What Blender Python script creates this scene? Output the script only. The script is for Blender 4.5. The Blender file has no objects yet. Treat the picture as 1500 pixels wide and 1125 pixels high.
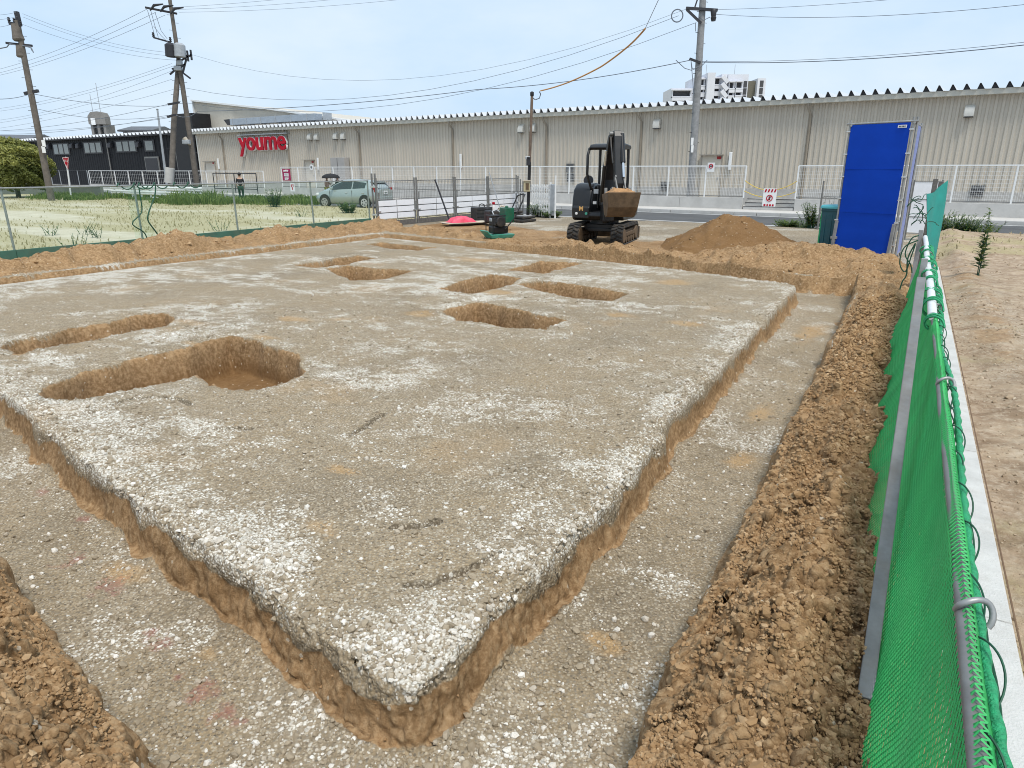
# Building plot with foundation trenches, green net fence, excavator, store across the street
import bpy, bmesh, math, random
import numpy as np
from mathutils import Vector, Matrix

random.seed(7)
rng = np.random.default_rng(7)
scene = bpy.context.scene
COL = scene.collection
PI = math.pi
rad = math.radians

# ------------------------------------------------------------------ camera numbers (photo pixels, 1500 wide)
F, CX, CY, HOR, H = 1000.0, 750.0, 562.5, 248.0, 1.85
TILT = math.atan((CY - HOR) / F)
cT, sT = math.cos(TILT), math.sin(TILT)


def ray(x, y):
    a = (x - CX) / F
    b = -(y - CY) / F
    return (a, cT + b * sT, -sT + b * cT)


def at(x, y, Y):
    """world point seen at a photo pixel, Y metres ahead"""
    r = ray(x, y)
    t = Y / r[1]
    return Vector((r[0] * t, Y, H + r[2] * t))


def gnd(x, y, z=0.0):
    r = ray(x, y)
    t = (z - H) / r[2]
    return Vector((r[0] * t, r[1] * t, z))


# plot frame: u to the right, v along the right hand fence (away).  street frame: a along the store, b towards it
AZ = rad(29.6)
cA, sA = math.cos(AZ), math.sin(AZ)
RS = (0.8173, -0.5762)
DS = (0.5762, 0.8173)


def U(u, v, z=0.0):
    return Vector((u * cA + v * sA, -u * sA + v * cA, z))


def to_uv(p):
    return (p[0] * cA - p[1] * sA, p[0] * sA + p[1] * cA)


def S(a, b, z=0.0):
    return Vector((a * RS[0] + b * DS[0], a * RS[1] + b * DS[1], z))


def to_ab(p):
    return (p[0] * RS[0] + p[1] * RS[1], p[0] * DS[0] + p[1] * DS[1])


def W(x, y, b):
    """(a, z) on the vertical street plane b"""
    r = ray(x, y)
    t = b / (r[0] * DS[0] + r[1] * DS[1])
    return (t * (r[0] * RS[0] + r[1] * RS[1]), H + t * r[2])


ROT_U = -AZ
ROT_S = math.atan2(RS[1], RS[0])


# ------------------------------------------------------------------ mesh builder
class MB:
    def __init__(s):
        s.v = []
        s.f = []

    def add(s, vs, fs):
        n = len(s.v)
        s.v += [tuple(p) for p in vs]
        s.f += [tuple(i + n for i in f) for f in fs]
        return s

    def box(s, c, d, R=None):
        x, y, z = d[0] / 2, d[1] / 2, d[2] / 2
        vs = [Vector((i * x, j * y, k * z)) for k in (-1, 1) for j in (-1, 1) for i in (-1, 1)]
        c = Vector(c)
        if R is not None:
            vs = [R @ p for p in vs]
        vs = [p + c for p in vs]
        return s.add(vs, [(0, 2, 3, 1), (4, 5, 7, 6), (0, 1, 5, 4), (2, 6, 7, 3), (0, 4, 6, 2), (1, 3, 7, 5)])

    def frame_of(s, d):
        d = Vector(d).normalized()
        up = Vector((0, 0, 1)) if abs(d.z) < 0.95 else Vector((0, 1, 0))
        x = d.cross(up).normalized()
        y = x.cross(d).normalized()
        return x, y

    def beam(s, p, q, w, h):
        """rectangular bar from p to q, w sideways, h up"""
        p, q = Vector(p), Vector(q)
        x, y = s.frame_of(q - p)
        vs = []
        for e in (p, q):
            for i, j in ((-1, -1), (1, -1), (1, 1), (-1, 1)):
                vs.append(e + x * (i * w / 2) + y * (j * h / 2))
        return s.add(vs, [(3, 2, 1, 0), (4, 5, 6, 7), (0, 1, 5, 4), (1, 2, 6, 5), (2, 3, 7, 6), (3, 0, 4, 7)])

    def bar(s, p, q, r, n=8, r2=None, cap=True):
        return s.tube([p, q], [r, r if r2 is None else r2], n, cap)

    def tube(s, pts, r, n=8, cap=True):
        pts = [Vector(p) for p in pts]
        m = len(pts)
        rs = r if isinstance(r, (list, tuple)) else [r] * m
        base = len(s.v)
        px = None
        for i, p in enumerate(pts):
            d = pts[min(i + 1, m - 1)] - pts[max(i - 1, 0)]
            if d.length < 1e-9:
                d = Vector((0, 0, 1))
            d.normalize()
            if px is None:
                x, y = s.frame_of(d)
            else:
                x = px - d * px.dot(d)
                x = x.normalized() if x.length > 1e-6 else s.frame_of(d)[0]
                y = x.cross(d).normalized()
            px = x
            for k in range(n):
                t = 2 * PI * k / n
                s.v.append(tuple(p + x * (math.cos(t) * rs[i]) + y * (math.sin(t) * rs[i])))
        for i in range(m - 1):
            for k in range(n):
                a = base + i * n + k
                b = base + i * n + (k + 1) % n
                s.f.append((b, a, a + n, b + n))
        if cap:
            s.f.append(tuple(base + k for k in range(n)))
            s.f.append(tuple(base + (m - 1) * n + k for k in reversed(range(n))))
        return s

    def prism(s, poly, axis, d0, d1):
        """poly of 2d points extruded along axis ('x': poly is (y,z); 'y': (x,z); 'z': (x,y))"""
        def mk(p, d):
            return {'x': (d, p[0], p[1]), 'y': (p[0], d, p[1]), 'z': (p[0], p[1], d)}[axis]
        n = len(poly)
        vs = [mk(p, d0) for p in poly] + [mk(p, d1) for p in poly]
        fs = [tuple(range(n))[::-1], tuple(range(n, 2 * n))]
        fs += [(i, (i + 1) % n, n + (i + 1) % n, n + i) for i in range(n)]
        return s.add(vs, fs)

    def lathe(s, prof, c=(0, 0, 0), n=16, axis='z'):
        base = len(s.v)
        for r, h in prof:
            for k in range(n):
                t = 2 * PI * k / n
                x, y = r * math.cos(t), r * math.sin(t)
                p = {'z': (x, y, h), 'x': (h, x, y), 'y': (x, h, y)}[axis]
                s.v.append((p[0] + c[0], p[1] + c[1], p[2] + c[2]))
        m = len(prof)
        for i in range(m - 1):
            for k in range(n):
                a, b = base + i * n + k, base + i * n + (k + 1) % n
                s.f.append((a, b, b + n, a + n))
        s.f.append(tuple(base + k for k in reversed(range(n))))
        s.f.append(tuple(base + (m - 1) * n + k for k in range(n)))
        return s

    def loft(s, rings, close=True, cap=True):
        base = len(s.v)
        n = len(rings[0])
        for r in rings:
            s.v += [tuple(p) for p in r]
        for i in range(len(rings) - 1):
            for k in range(n if close else n - 1):
                a, b = base + i * n + k, base + i * n + (k + 1) % n
                s.f.append((a, b, b + n, a + n))
        if cap and close:
            s.f.append(tuple(base + k for k in reversed(range(n))))
            s.f.append(tuple(base + (len(rings) - 1) * n + k for k in range(n)))
        return s

    def blob(s, c, r, n=8, jit=0.0, rs=random):
        """squashed sphere, r = (rx, ry, rz)"""
        rings = []
        m = max(4, n // 2 + 1)
        for i in range(1, m):
            t = PI * i / m
            ring = []
            for k in range(n):
                p = 2 * PI * k / n
                j = 1 + jit * (rs.random() * 2 - 1)
                ring.append((c[0] + r[0] * math.sin(t) * math.cos(p) * j, c[1] + r[1] * math.sin(t) * math.sin(p) * j, c[2] + r[2] * math.cos(t) * j))
            rings.append(ring[::-1])
        return s.loft(rings)

    def xf(s, M):
        s.v = [tuple(M @ Vector(p)) for p in s.v]
        return s

    def build(s, name, mat, parent=None, smooth=None, bevel=0.0, seg=2, recalc=True):
        me = bpy.data.meshes.new(name)
        me.from_pydata(s.v, [], s.f)
        if recalc and len(s.f) < 60000:
            bm = bmesh.new()
            bm.from_mesh(me)
            bmesh.ops.recalc_face_normals(bm, faces=bm.faces)
            bm.to_mesh(me)
            bm.free()
        if mat:
            me.materials.append(mat)
        o = bpy.data.objects.new(name, me)
        COL.objects.link(o)
        if parent is not None:
            o.parent = parent
        if smooth is not None:
            me.polygons.foreach_set('use_smooth', [True] * len(me.polygons))
            me.set_sharp_from_angle(angle=rad(smooth))
        if bevel > 0:
            b = o.modifiers.new('bevel', 'BEVEL')
            b.width = bevel
            b.segments = seg
            b.limit_method = 'ANGLE'
            b.angle_limit = rad(35)
        me.update()
        return o


def tag(o, label=None, cat=None, group=None, kind=None):
    if label:
        o['label'] = label
    if cat:
        o['category'] = cat
    if group:
        o['group'] = group
    if kind:
        o['kind'] = kind
    return o


def thing(name, label, cat, loc=(0, 0, 0), rotz=0.0, group=None):
    o = bpy.data.objects.new(name, None)
    o.empty_display_size = 0.2
    COL.objects.link(o)
    o.location = loc
    o.rotation_euler = (0, 0, rotz)
    return tag(o, label, cat, group)


def dup(root, loc=None, rotz=None, label=None, group=None):
    r = root.copy()
    COL.objects.link(r)
    if loc is not None:
        r.location = loc
    if rotz is not None:
        r.rotation_euler = (0, 0, rotz)
    if label:
        r['label'] = label
    if group:
        r['group'] = group
    for ch in list(root.children):
        c = ch.copy()
        COL.objects.link(c)
        c.parent = r
        for g in list(ch.children):
            d = g.copy()
            COL.objects.link(d)
            d.parent = c
    return r


def text_mesh(name, txt, size, mat, parent=None, M=None, extrude=0.01, offset=0.0, shear=0.0, spacing=1.0):
    cu = bpy.data.curves.new(name + '_src', 'FONT')
    cu.body = txt
    cu.size = size
    cu.extrude = extrude
    cu.offset = offset
    cu.shear = shear
    cu.space_character = spacing
    cu.align_x = 'CENTER'
    cu.align_y = 'CENTER'
    t = bpy.data.objects.new(name + '_src', cu)
    COL.objects.link(t)
    dg = bpy.context.evaluated_depsgraph_get()
    me = bpy.data.meshes.new_from_object(t.evaluated_get(dg))
    bpy.data.objects.remove(t)
    bpy.data.curves.remove(cu)
    if M is not None:
        me.transform(M)
    me.name = name
    me.materials.clear()
    me.materials.append(mat)
    o = bpy.data.objects.new(name, me)
    COL.objects.link(o)
    if parent is not None:
        o.parent = parent
    return o


# ------------------------------------------------------------------ materials
def nt_new(name):
    m = bpy.data.materials.new(name)
    m.use_nodes = True
    nt = m.node_tree
    b = nt.nodes['Principled BSDF']
    return m, nt, b


def N(nt, typ, **kw):
    n = nt.nodes.new(typ)
    for k, v in kw.items():
        if k.startswith('i_'):
            n.inputs[k[2:].replace('_', ' ')].default_value = v
        else:
            setattr(n, k, v)
    return n


def mixc(nt, fac, a, b, mode='MIX'):
    n = nt.nodes.new('ShaderNodeMix')
    n.data_type = 'RGBA'
    n.blend_type = mode
    for sock, val in ((n.inputs[0], fac), (n.inputs[6], a), (n.inputs[7], b)):
        if hasattr(val, 'is_output') or hasattr(val, 'links'):
            nt.links.new(val, sock)
        elif isinstance(val, (int, float)):
            sock.default_value = val
        else:
            sock.default_value = (val[0], val[1], val[2], 1)
    return n.outputs[2]


def math_n(nt, op, a, b=None, c=None, clamp=False):
    n = nt.nodes.new('ShaderNodeMath')
    n.operation = op
    n.use_clamp = clamp
    for i, val in enumerate((a, b, c)):
        if val is None:
            continue
        if hasattr(val, 'links'):
            nt.links.new(val, n.inputs[i])
        else:
            n.inputs[i].default_value = val
    return n.outputs[0]


def ramp(nt, fac, lo, hi):
    n = nt.nodes.new('ShaderNodeMapRange')
    n.clamp = True
    n.inputs[1].default_value = lo
    n.inputs[2].default_value = hi
    nt.links.new(fac, n.inputs[0])
    return n.outputs[0]


def mat(name, col, rough=0.6, metal=0.0, var=0.12, scale=6.0, bump=0.0, bscale=40.0, dirt=0.0, dirtcol=(0.2, 0.15, 0.1), spec=None, coords='Object', stretch=1.0):
    """principled surface with soft uneven colour and optional grime blotches"""
    m, nt, b = nt_new(name)
    tc = N(nt, 'ShaderNodeTexCoord')
    nz = N(nt, 'ShaderNodeTexNoise', i_Scale=scale, i_Detail=6.0, i_Roughness=0.65)
    mpn = N(nt, 'ShaderNodeMapping')
    mpn.inputs['Scale'].default_value = (1, 1, stretch)
    nt.links.new(tc.outputs[coords], mpn.inputs['Vector'])
    nt.links.new(mpn.outputs[0], nz.inputs['Vector'])
    lo = [c * (1 - var) for c in col]
    hi = [min(1, c * (1 + var)) for c in col]
    c = mixc(nt, ramp(nt, nz.outputs['Fac'], 0.3, 0.7), lo, hi)
    if dirt > 0:
        n2 = N(nt, 'ShaderNodeTexNoise', i_Scale=scale * 0.6, i_Detail=9.0, i_Roughness=0.75)
        nt.links.new(mpn.outputs[0], n2.inputs['Vector'])
        f = math_n(nt, 'MULTIPLY', ramp(nt, n2.outputs['Fac'], 0.48, 0.72), dirt)
        c = mixc(nt, f, c, dirtcol)
        nt.links.new(math_n(nt, 'ADD', math_n(nt, 'MULTIPLY', f, 0.3), rough, clamp=True), b.inputs['Roughness'])
    else:
        b.inputs['Roughness'].default_value = rough
    nt.links.new(c, b.inputs['Base Color'])
    b.inputs['Metallic'].default_value = metal
    if spec is not None:
        b.inputs['Specular IOR Level'].default_value = spec
    if bump > 0:
        n3 = N(nt, 'ShaderNodeTexNoise', i_Scale=bscale, i_Detail=5.0)
        nt.links.new(tc.outputs[coords], n3.inputs['Vector'])
        bp = N(nt, 'ShaderNodeBump', i_Strength=bump, i_Distance=0.01)
        nt.links.new(n3.outputs['Fac'], bp.inputs['Height'])
        nt.links.new(bp.outputs['Normal'], b.inputs['Normal'])
    return m


def glass_mat(name, col=(0.02, 0.03, 0.03)):
    m, nt, b = nt_new(name)
    b.inputs['Base Color'].default_value = (*col, 1)
    b.inputs['Roughness'].default_value = 0.06
    b.inputs['Specular IOR Level'].default_value = 0.8
    return m


def leaf_mat(name, c1, c2, trans=0.35):
    m, nt, b = nt_new(name)
    at_ = N(nt, 'ShaderNodeAttribute', attribute_name='tone')
    c = mixc(nt, at_.outputs['Fac'], c1, c2)
    nt.links.new(c, b.inputs['Base Color'])
    b.inputs['Roughness'].default_value = 0.6
    tr = N(nt, 'ShaderNodeBsdfTranslucent')
    nt.links.new(c, tr.inputs['Color'])
    mx = N(nt, 'ShaderNodeMixShader')
    mx.inputs[0].default_value = trans
    nt.links.new(b.outputs[0], mx.inputs[1])
    nt.links.new(tr.outputs[0], mx.inputs[2])
    nt.links.new(mx.outputs[0], nt.nodes['Material Output'].inputs['Surface'])
    return m


M = {}
M['steel'] = mat('galvanised_steel', (0.34, 0.34, 0.33), 0.5, 0.55, 0.2, 9, dirt=0.35, dirtcol=(0.22, 0.2, 0.17))
M['steel_dull'] = mat('dull_steel', (0.2, 0.2, 0.195), 0.55, 0.4, 0.2, 9, dirt=0.4, dirtcol=(0.16, 0.12, 0.08))
M['bright'] = mat('bright_clip_metal', (0.62, 0.62, 0.62), 0.3, 0.8, 0.1, 20)
M['white'] = mat('white_paint', (0.74, 0.74, 0.73), 0.5, 0, 0.05, 3)
M['board'] = mat('white_board', (0.83, 0.84, 0.87), 0.55, 0, 0.04, 3, dirt=0.12)
M['concrete'] = mat('pale_concrete', (0.47, 0.46, 0.44), 0.85, 0, 0.12, 1.5, 0.25, 60, dirt=0.25, dirtcol=(0.3, 0.28, 0.25))
M['curb'] = mat('white_concrete', (0.53, 0.52, 0.5), 0.85, 0, 0.14, 5, 0.5, 120, dirt=0.4, dirtcol=(0.38, 0.34, 0.29))
M['kick'] = mat('dark_green_board', (0.05, 0.14, 0.1), 0.7, 0, 0.2, 3, dirt=0.4)
M['black'] = mat('black_paint', (0.008, 0.008, 0.009), 0.4, 0, 0.25, 8, dirt=0.2, dirtcol=(0.04, 0.03, 0.02))
M['gloss_black'] = mat('gloss_black_paint', (0.006, 0.006, 0.007), 0.34, 0, 0.2, 5, dirt=0.15, dirtcol=(0.04, 0.03, 0.02))
M['rubber'] = mat('track_rubber', (0.025, 0.024, 0.023), 0.8, 0, 0.3, 15, dirt=0.8, dirtcol=(0.13, 0.095, 0.06))
M['black_plastic'] = mat('black_plastic', (0.02, 0.02, 0.021), 0.5, 0, 0.2, 8, dirt=0.25)
M['mud'] = mat('muddy_steel', (0.13, 0.085, 0.048), 0.7, 0.15, 0.35, 6, 0.3, 50, dirt=0.6, dirtcol=(0.06, 0.045, 0.03))
M['chrome'] = mat('chrome_rod', (0.75, 0.75, 0.75), 0.12, 1.0, 0.03, 8)
M['red'] = mat('red_paint', (0.42, 0.006, 0.022), 0.6, 0, 0.1, 2, spec=0.2)
M['magenta'] = mat('magenta_banner', (0.33, 0.012, 0.08), 0.7, 0, 0.1, 3)
M['asphalt'] = mat('asphalt', (0.075, 0.077, 0.08), 0.85, 0, 0.25, 0.8, 0.3, 200, dirt=0.35, dirtcol=(0.14, 0.13, 0.115))
M['pave'] = mat('pavement_concrete', (0.5, 0.48, 0.45), 0.85, 0, 0.12, 1.2, 0.2, 60, dirt=0.3, dirtcol=(0.32, 0.29, 0.25))
M['mark'] = mat('road_marking', (0.7, 0.7, 0.68), 0.7, 0, 0.1, 4, dirt=0.25)
M['pole'] = mat('weathered_pole', (0.13, 0.112, 0.095), 0.85, 0, 0.3, 4, 0.3, 30, dirt=0.5, dirtcol=(0.1, 0.085, 0.07))
M['pole_grey'] = mat('grey_concrete_pole', (0.25, 0.25, 0.25), 0.85, 0, 0.25, 5, dirt=0.4, dirtcol=(0.13, 0.13, 0.13))
M['wire'] = mat('wire_hazed', (0.13, 0.15, 0.18), 0.6, 0, 0.1, 1)  # grey wire, made paler and bluer in the colour for distance haze
M['dark_metal'] = mat('dark_fitting', (0.03, 0.03, 0.035), 0.55, 0.2, 0.2, 6)
M['pale_metal'] = mat('pale_fitting', (0.38, 0.4, 0.42), 0.5, 0.3, 0.15, 6)
M['beige'] = mat('beige_box', (0.5, 0.42, 0.26), 0.6, 0, 0.1, 5, dirt=0.2)
M['tealbin'] = mat('teal_plastic', (0.006, 0.075, 0.1), 0.4, 0, 0.12, 4, dirt=0.2)
M['aqua'] = mat('aqua_lid', (0.1, 0.45, 0.5), 0.4, 0, 0.1, 4)
M['orange'] = mat('orange_sheath', (0.5, 0.24, 0.06), 0.6, 0, 0.15, 3)
M['pink'] = mat('pink_tarp', (0.75, 0.07, 0.13), 0.55, 0, 0.2, 6)
M['green_paint'] = mat('green_paint', (0.012, 0.11, 0.06), 0.4, 0, 0.2, 6, dirt=0.3)
M['mint'] = mat('mint_paint', (0.06, 0.32, 0.24), 0.45, 0, 0.2, 8, dirt=0.3)
M['plywood'] = mat('pale_plywood', (0.55, 0.48, 0.38), 0.75, 0, 0.15, 4, dirt=0.3)
M['yellow'] = mat('yellow_rope', (0.6, 0.42, 0.06), 0.7, 0, 0.15, 9)
M['rope'] = mat('green_rope', (0.015, 0.3, 0.12), 0.55, 0, 0.35, 60, 0.8, 180)
M['rope_dark'] = mat('dark_green_cord', (0.008, 0.07, 0.035), 0.6, 0, 0.3, 60)
M['cord'] = mat('green_net_cord', (0.03, 0.39, 0.10), 0.65, 0, 0.2, 3, dirt=0.4, dirtcol=(0.13, 0.46, 0.17))
M['wood'] = mat('weathered_wood', (0.13, 0.12, 0.11), 0.85, 0, 0.35, 12, 0.5, 60)
M['blue'] = mat('blue_sheet', (0.002, 0.05, 0.42), 0.6, 0, 0.08, 1.5, 0.8, 2.5, spec=0.15)
M['blue_side'] = mat('pale_blue_sheet', (0.22, 0.27, 0.55), 0.5, 0, 0.1, 2)
M['teal'] = mat('teal_sheet', (0.01, 0.26, 0.22), 0.6, 0, 0.15, 4, 0.35, 9)
M['skin'] = mat('skin', (0.5, 0.3, 0.21), 0.6, 0, 0.05, 5)
M['hair'] = mat('black_hair', (0.012, 0.01, 0.009), 0.5, 0, 0.2, 20)
M['cloth_black'] = mat('black_cloth', (0.015, 0.015, 0.017), 0.85, 0, 0.2, 10)
M['cloth_green'] = mat('dark_green_cloth', (0.015, 0.045, 0.03), 0.85, 0, 0.2, 10)
M['cloth_pink'] = mat('pale_pink_cloth', (0.65, 0.38, 0.32), 0.85, 0, 0.12, 10)
M['cloth_yellow'] = mat('lime_cloth', (0.5, 0.5, 0.05), 0.85, 0, 0.12, 10)
M['glass'] = glass_mat('dark_glass')
M['win_glass'] = glass_mat('window_glass', (0.16, 0.17, 0.15))
M['clinker'] = mat('red_lamp', (0.3, 0.01, 0.01), 0.3, 0, 0.1, 5)
M['leaf'] = leaf_mat('weed_leaf', (0.07, 0.12, 0.02), (0.22, 0.28, 0.07))
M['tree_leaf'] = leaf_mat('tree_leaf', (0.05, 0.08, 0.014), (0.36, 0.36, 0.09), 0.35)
M['straw'] = leaf_mat('dry_grass', (0.27, 0.23, 0.11), (0.5, 0.43, 0.26), 0.3)
M['bark'] = mat('bark', (0.1, 0.075, 0.05), 0.9, 0, 0.3, 8, 0.5, 30)

# ------------------------------------------------------------------ camera, light
cam = bpy.data.cameras.new('camera')
cam.sensor_width = 36.0
cam.lens = 36.0 * F / 1500.0
cam.clip_start = 0.05
cam.clip_end = 4000
co = bpy.data.objects.new('camera', cam)
COL.objects.link(co)
co.location = (0, 0, H)
co.rotation_euler = (PI / 2 - TILT, 0, 0)
scene.camera = co

SUN_EL, SUN_AZ = rad(63), rad(158)      # azimuth clockwise from +Y: high, to the right
w = bpy.data.worlds.new('World')
scene.world = w
w.use_nodes = True
nt = w.node_tree
bg = nt.nodes['Background']
sky = N(nt, 'ShaderNodeTexSky', sky_type='NISHITA', sun_disc=False, sun_elevation=SUN_EL, sun_rotation=SUN_AZ, air_density=1.2, dust_density=2.0)
nt.links.new(sky.outputs[0], bg.inputs['Color'])
bg.inputs['Strength'].default_value = 0.08
bg2 = N(nt, 'ShaderNodeBackground')
tc = N(nt, 'ShaderNodeTexCoord')
mp = N(nt, 'ShaderNodeMapping')
mp.inputs['Scale'].default_value = (1, 1, 2.6)
nt.links.new(tc.outputs['Generated'], mp.inputs['Vector'])
cl = N(nt, 'ShaderNodeTexNoise', i_Scale=2.2, i_Detail=6.0, i_Roughness=0.55)
nt.links.new(mp.outputs[0], cl.inputs['Vector'])
cc = mixc(nt, ramp(nt, cl.outputs['Fac'], 0.35, 0.68), (0.50, 0.675, 0.885), (0.70, 0.80, 0.895))
nt.links.new(cc, bg2.inputs['Color'])
bg2.inputs['Strength'].default_value = 1.0
mx = N(nt, 'ShaderNodeMixShader')
mx.inputs[0].default_value = 0.88
nt.links.new(bg.outputs[0], mx.inputs[1])
nt.links.new(bg2.outputs[0], mx.inputs[2])
nt.links.new(mx.outputs[0], nt.nodes['World Output'].inputs['Surface'])

sl = bpy.data.lights.new('sun', 'SUN')
sl.energy = 2.6
sl.angle = rad(16)
sl.color = (1.0, 0.95, 0.87)
so = bpy.data.objects.new('sun', sl)
COL.objects.link(so)
so.rotation_euler = Vector((math.sin(SUN_AZ) * math.cos(SUN_EL), math.cos(SUN_AZ) * math.cos(SUN_EL), math.sin(SUN_EL))).to_track_quat('Z', 'Y').to_euler()

vs = scene.view_settings
vs.view_transform = 'Standard'
vs.look = 'None'
vs.exposure = 0.3
vs.gamma = 1.0
scene.cycles.max_bounces = 6
scene.cycles.transparent_max_bounces = 24
scene.cycles.use_denoising = True
scene.cycles.filter_width = 1.0

# ------------------------------------------------------------------ noise (vectorised)
def hash2(ix, iy, seed):
    h = (ix.astype(np.int64) * 374761393 + iy.astype(np.int64) * 668265263 + seed * 974634777) & 0xFFFFFFFF
    h = ((h ^ (h >> 13)) * 1274126177) & 0xFFFFFFFF
    h = (h ^ (h >> 16)) & 0xFFFFFFFF
    return (h / 4294967295.0).astype(np.float32)


def vnoise(x, y, seed=0):
    fx, fy = np.floor(x), np.floor(y)
    tx, ty = (x - fx).astype(np.float32), (y - fy).astype(np.float32)
    ix, iy = fx.astype(np.int64), fy.astype(np.int64)
    tx = tx * tx * (3 - 2 * tx)
    ty = ty * ty * (3 - 2 * ty)
    a, b = hash2(ix, iy, seed), hash2(ix + 1, iy, seed)
    c, d = hash2(ix, iy + 1, seed), hash2(ix + 1, iy + 1, seed)
    return (a + (b - a) * tx) * (1 - ty) + (c + (d - c) * tx) * ty


def fbm(x, y, octv=4, seed=0, gain=0.5):
    s = 0
    amp = 1.0
    tot = 0
    for i in range(octv):
        s = s + amp * vnoise(x * 2 ** i + 17.3 * i, y * 2 ** i - 9.1 * i, seed + i)
        tot += amp
        amp *= gain
    return s / tot


def worley(x, y, seed=0):
    """distance to nearest cell point and that cell's random number"""
    fx, fy = np.floor(x), np.floor(y)
    ix, iy = fx.astype(np.int64), fy.astype(np.int64)
    best = np.full(x.shape, 9.0, np.float32)
    rnd = np.zeros(x.shape, np.float32)
    for dx in (-1, 0, 1):
        for dy in (-1, 0, 1):
            px = ix + dx + hash2(ix + dx, iy + dy, seed)
            py = iy + dy + hash2(ix + dx, iy + dy, seed + 5)
            d = ((px - x) ** 2 + (py - y) ** 2).astype(np.float32)
            k = d < best
            best = np.where(k, d, best)
            rnd = np.where(k, hash2(ix + dx, iy + dy, seed + 9), rnd)
    return np.sqrt(best), rnd


def vnoise3(x, y, z, seed=0):
    fz = np.floor(z)
    t = (z - fz).astype(np.float32)
    t = t * t * (3 - 2 * t)
    iz = fz.astype(np.int64)
    out = 0
    for k in (0, 1):
        fx, fy = np.floor(x), np.floor(y)
        tx, ty = (x - fx).astype(np.float32), (y - fy).astype(np.float32)
        ix, iy = fx.astype(np.int64), fy.astype(np.int64) + (iz + k) * 7919
        tx = tx * tx * (3 - 2 * tx)
        ty = ty * ty * (3 - 2 * ty)
        a, b = hash2(ix, iy, seed), hash2(ix + 1, iy, seed)
        c, d = hash2(ix, iy + 1, seed), hash2(ix + 1, iy + 1, seed)
        v = (a + (b - a) * tx) * (1 - ty) + (c + (d - c) * tx) * ty
        out = out + v * (t if k else 1 - t)
    return out


def sstep(a, b, x):
    t = np.clip((x - a) / (b - a), 0, 1)
    return t * t * (3 - 2 * t)


def sd_poly(px, py, poly):
    """signed distance to a polygon, negative inside"""
    n = len(poly)
    d = np.full(px.shape, 1e9)
    ins = np.zeros(px.shape, bool)
    for i in range(n):
        ax, ay = poly[i]
        bx, by = poly[(i + 1) % n]
        ex, ey = bx - ax, by - ay
        wx, wy = px - ax, py - ay
        t = np.clip((wx * ex + wy * ey) / (ex * ex + ey * ey), 0, 1)
        d = np.minimum(d, (wx - ex * t) ** 2 + (wy - ey * t) ** 2)
        c = ((ay <= py) & (by > py)) | ((by <= py) & (ay > py))
        with np.errstate(divide='ignore', invalid='ignore'):
            ins ^= c & (px < ax + (py - ay) / (by - ay if by != ay else 1e-9) * ex)
    d = np.sqrt(d)
    return np.where(ins, -d, d)


def d_line(px, py, pts):
    d = np.full(px.shape, 1e9)
    for (ax, ay), (bx, by) in zip(pts[:-1], pts[1:]):
        ex, ey = bx - ax, by - ay
        wx, wy = px - ax, py - ay
        t = np.clip((wx * ex + wy * ey) / (ex * ex + ey * ey), 0, 1)
        d = np.minimum(d, (wx - ex * t) ** 2 + (wy - ey * t) ** 2)
    return np.sqrt(d)


# ------------------------------------------------------------------ the plot: pad, trenches, pits, spoil banks (u, v metres)
PAD = [(-1.37, 1.66), (-1.33, 2.62), (-1.29, 3.5), (-1.36, 4.6), (-1.44, 4.7), (-1.41, 5.36), (-1.44, 8.5), (-1.51, 12.25), (-1.6, 12.4), (-4.57, 13.43), (-9.4, 14.6), (-12.04, 15.3),
       (-13.12, 15.5), (-13.04, 13.8), (-13.1, 10.2), (-13.25, 8.5), (-13.22, 5.74), (-13.2, 4.3), (-6.66, 2.71), (-4.22, 2.17), (-2.87, 1.89), (-1.8, 1.72), (-1.5, 1.66)]
OUT = [(-0.54, -0.5), (-0.53, 4.5), (-0.56, 8.1), (-0.6, 13.35), (-1.5, 13.4), (-4.5, 14.5), (-9.4, 15.6), (-13.8, 16.4), (-13.95, 3.6), (-3.38, 1.22), (-1.86, 0.9), (-1.5, -0.5)]
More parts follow.
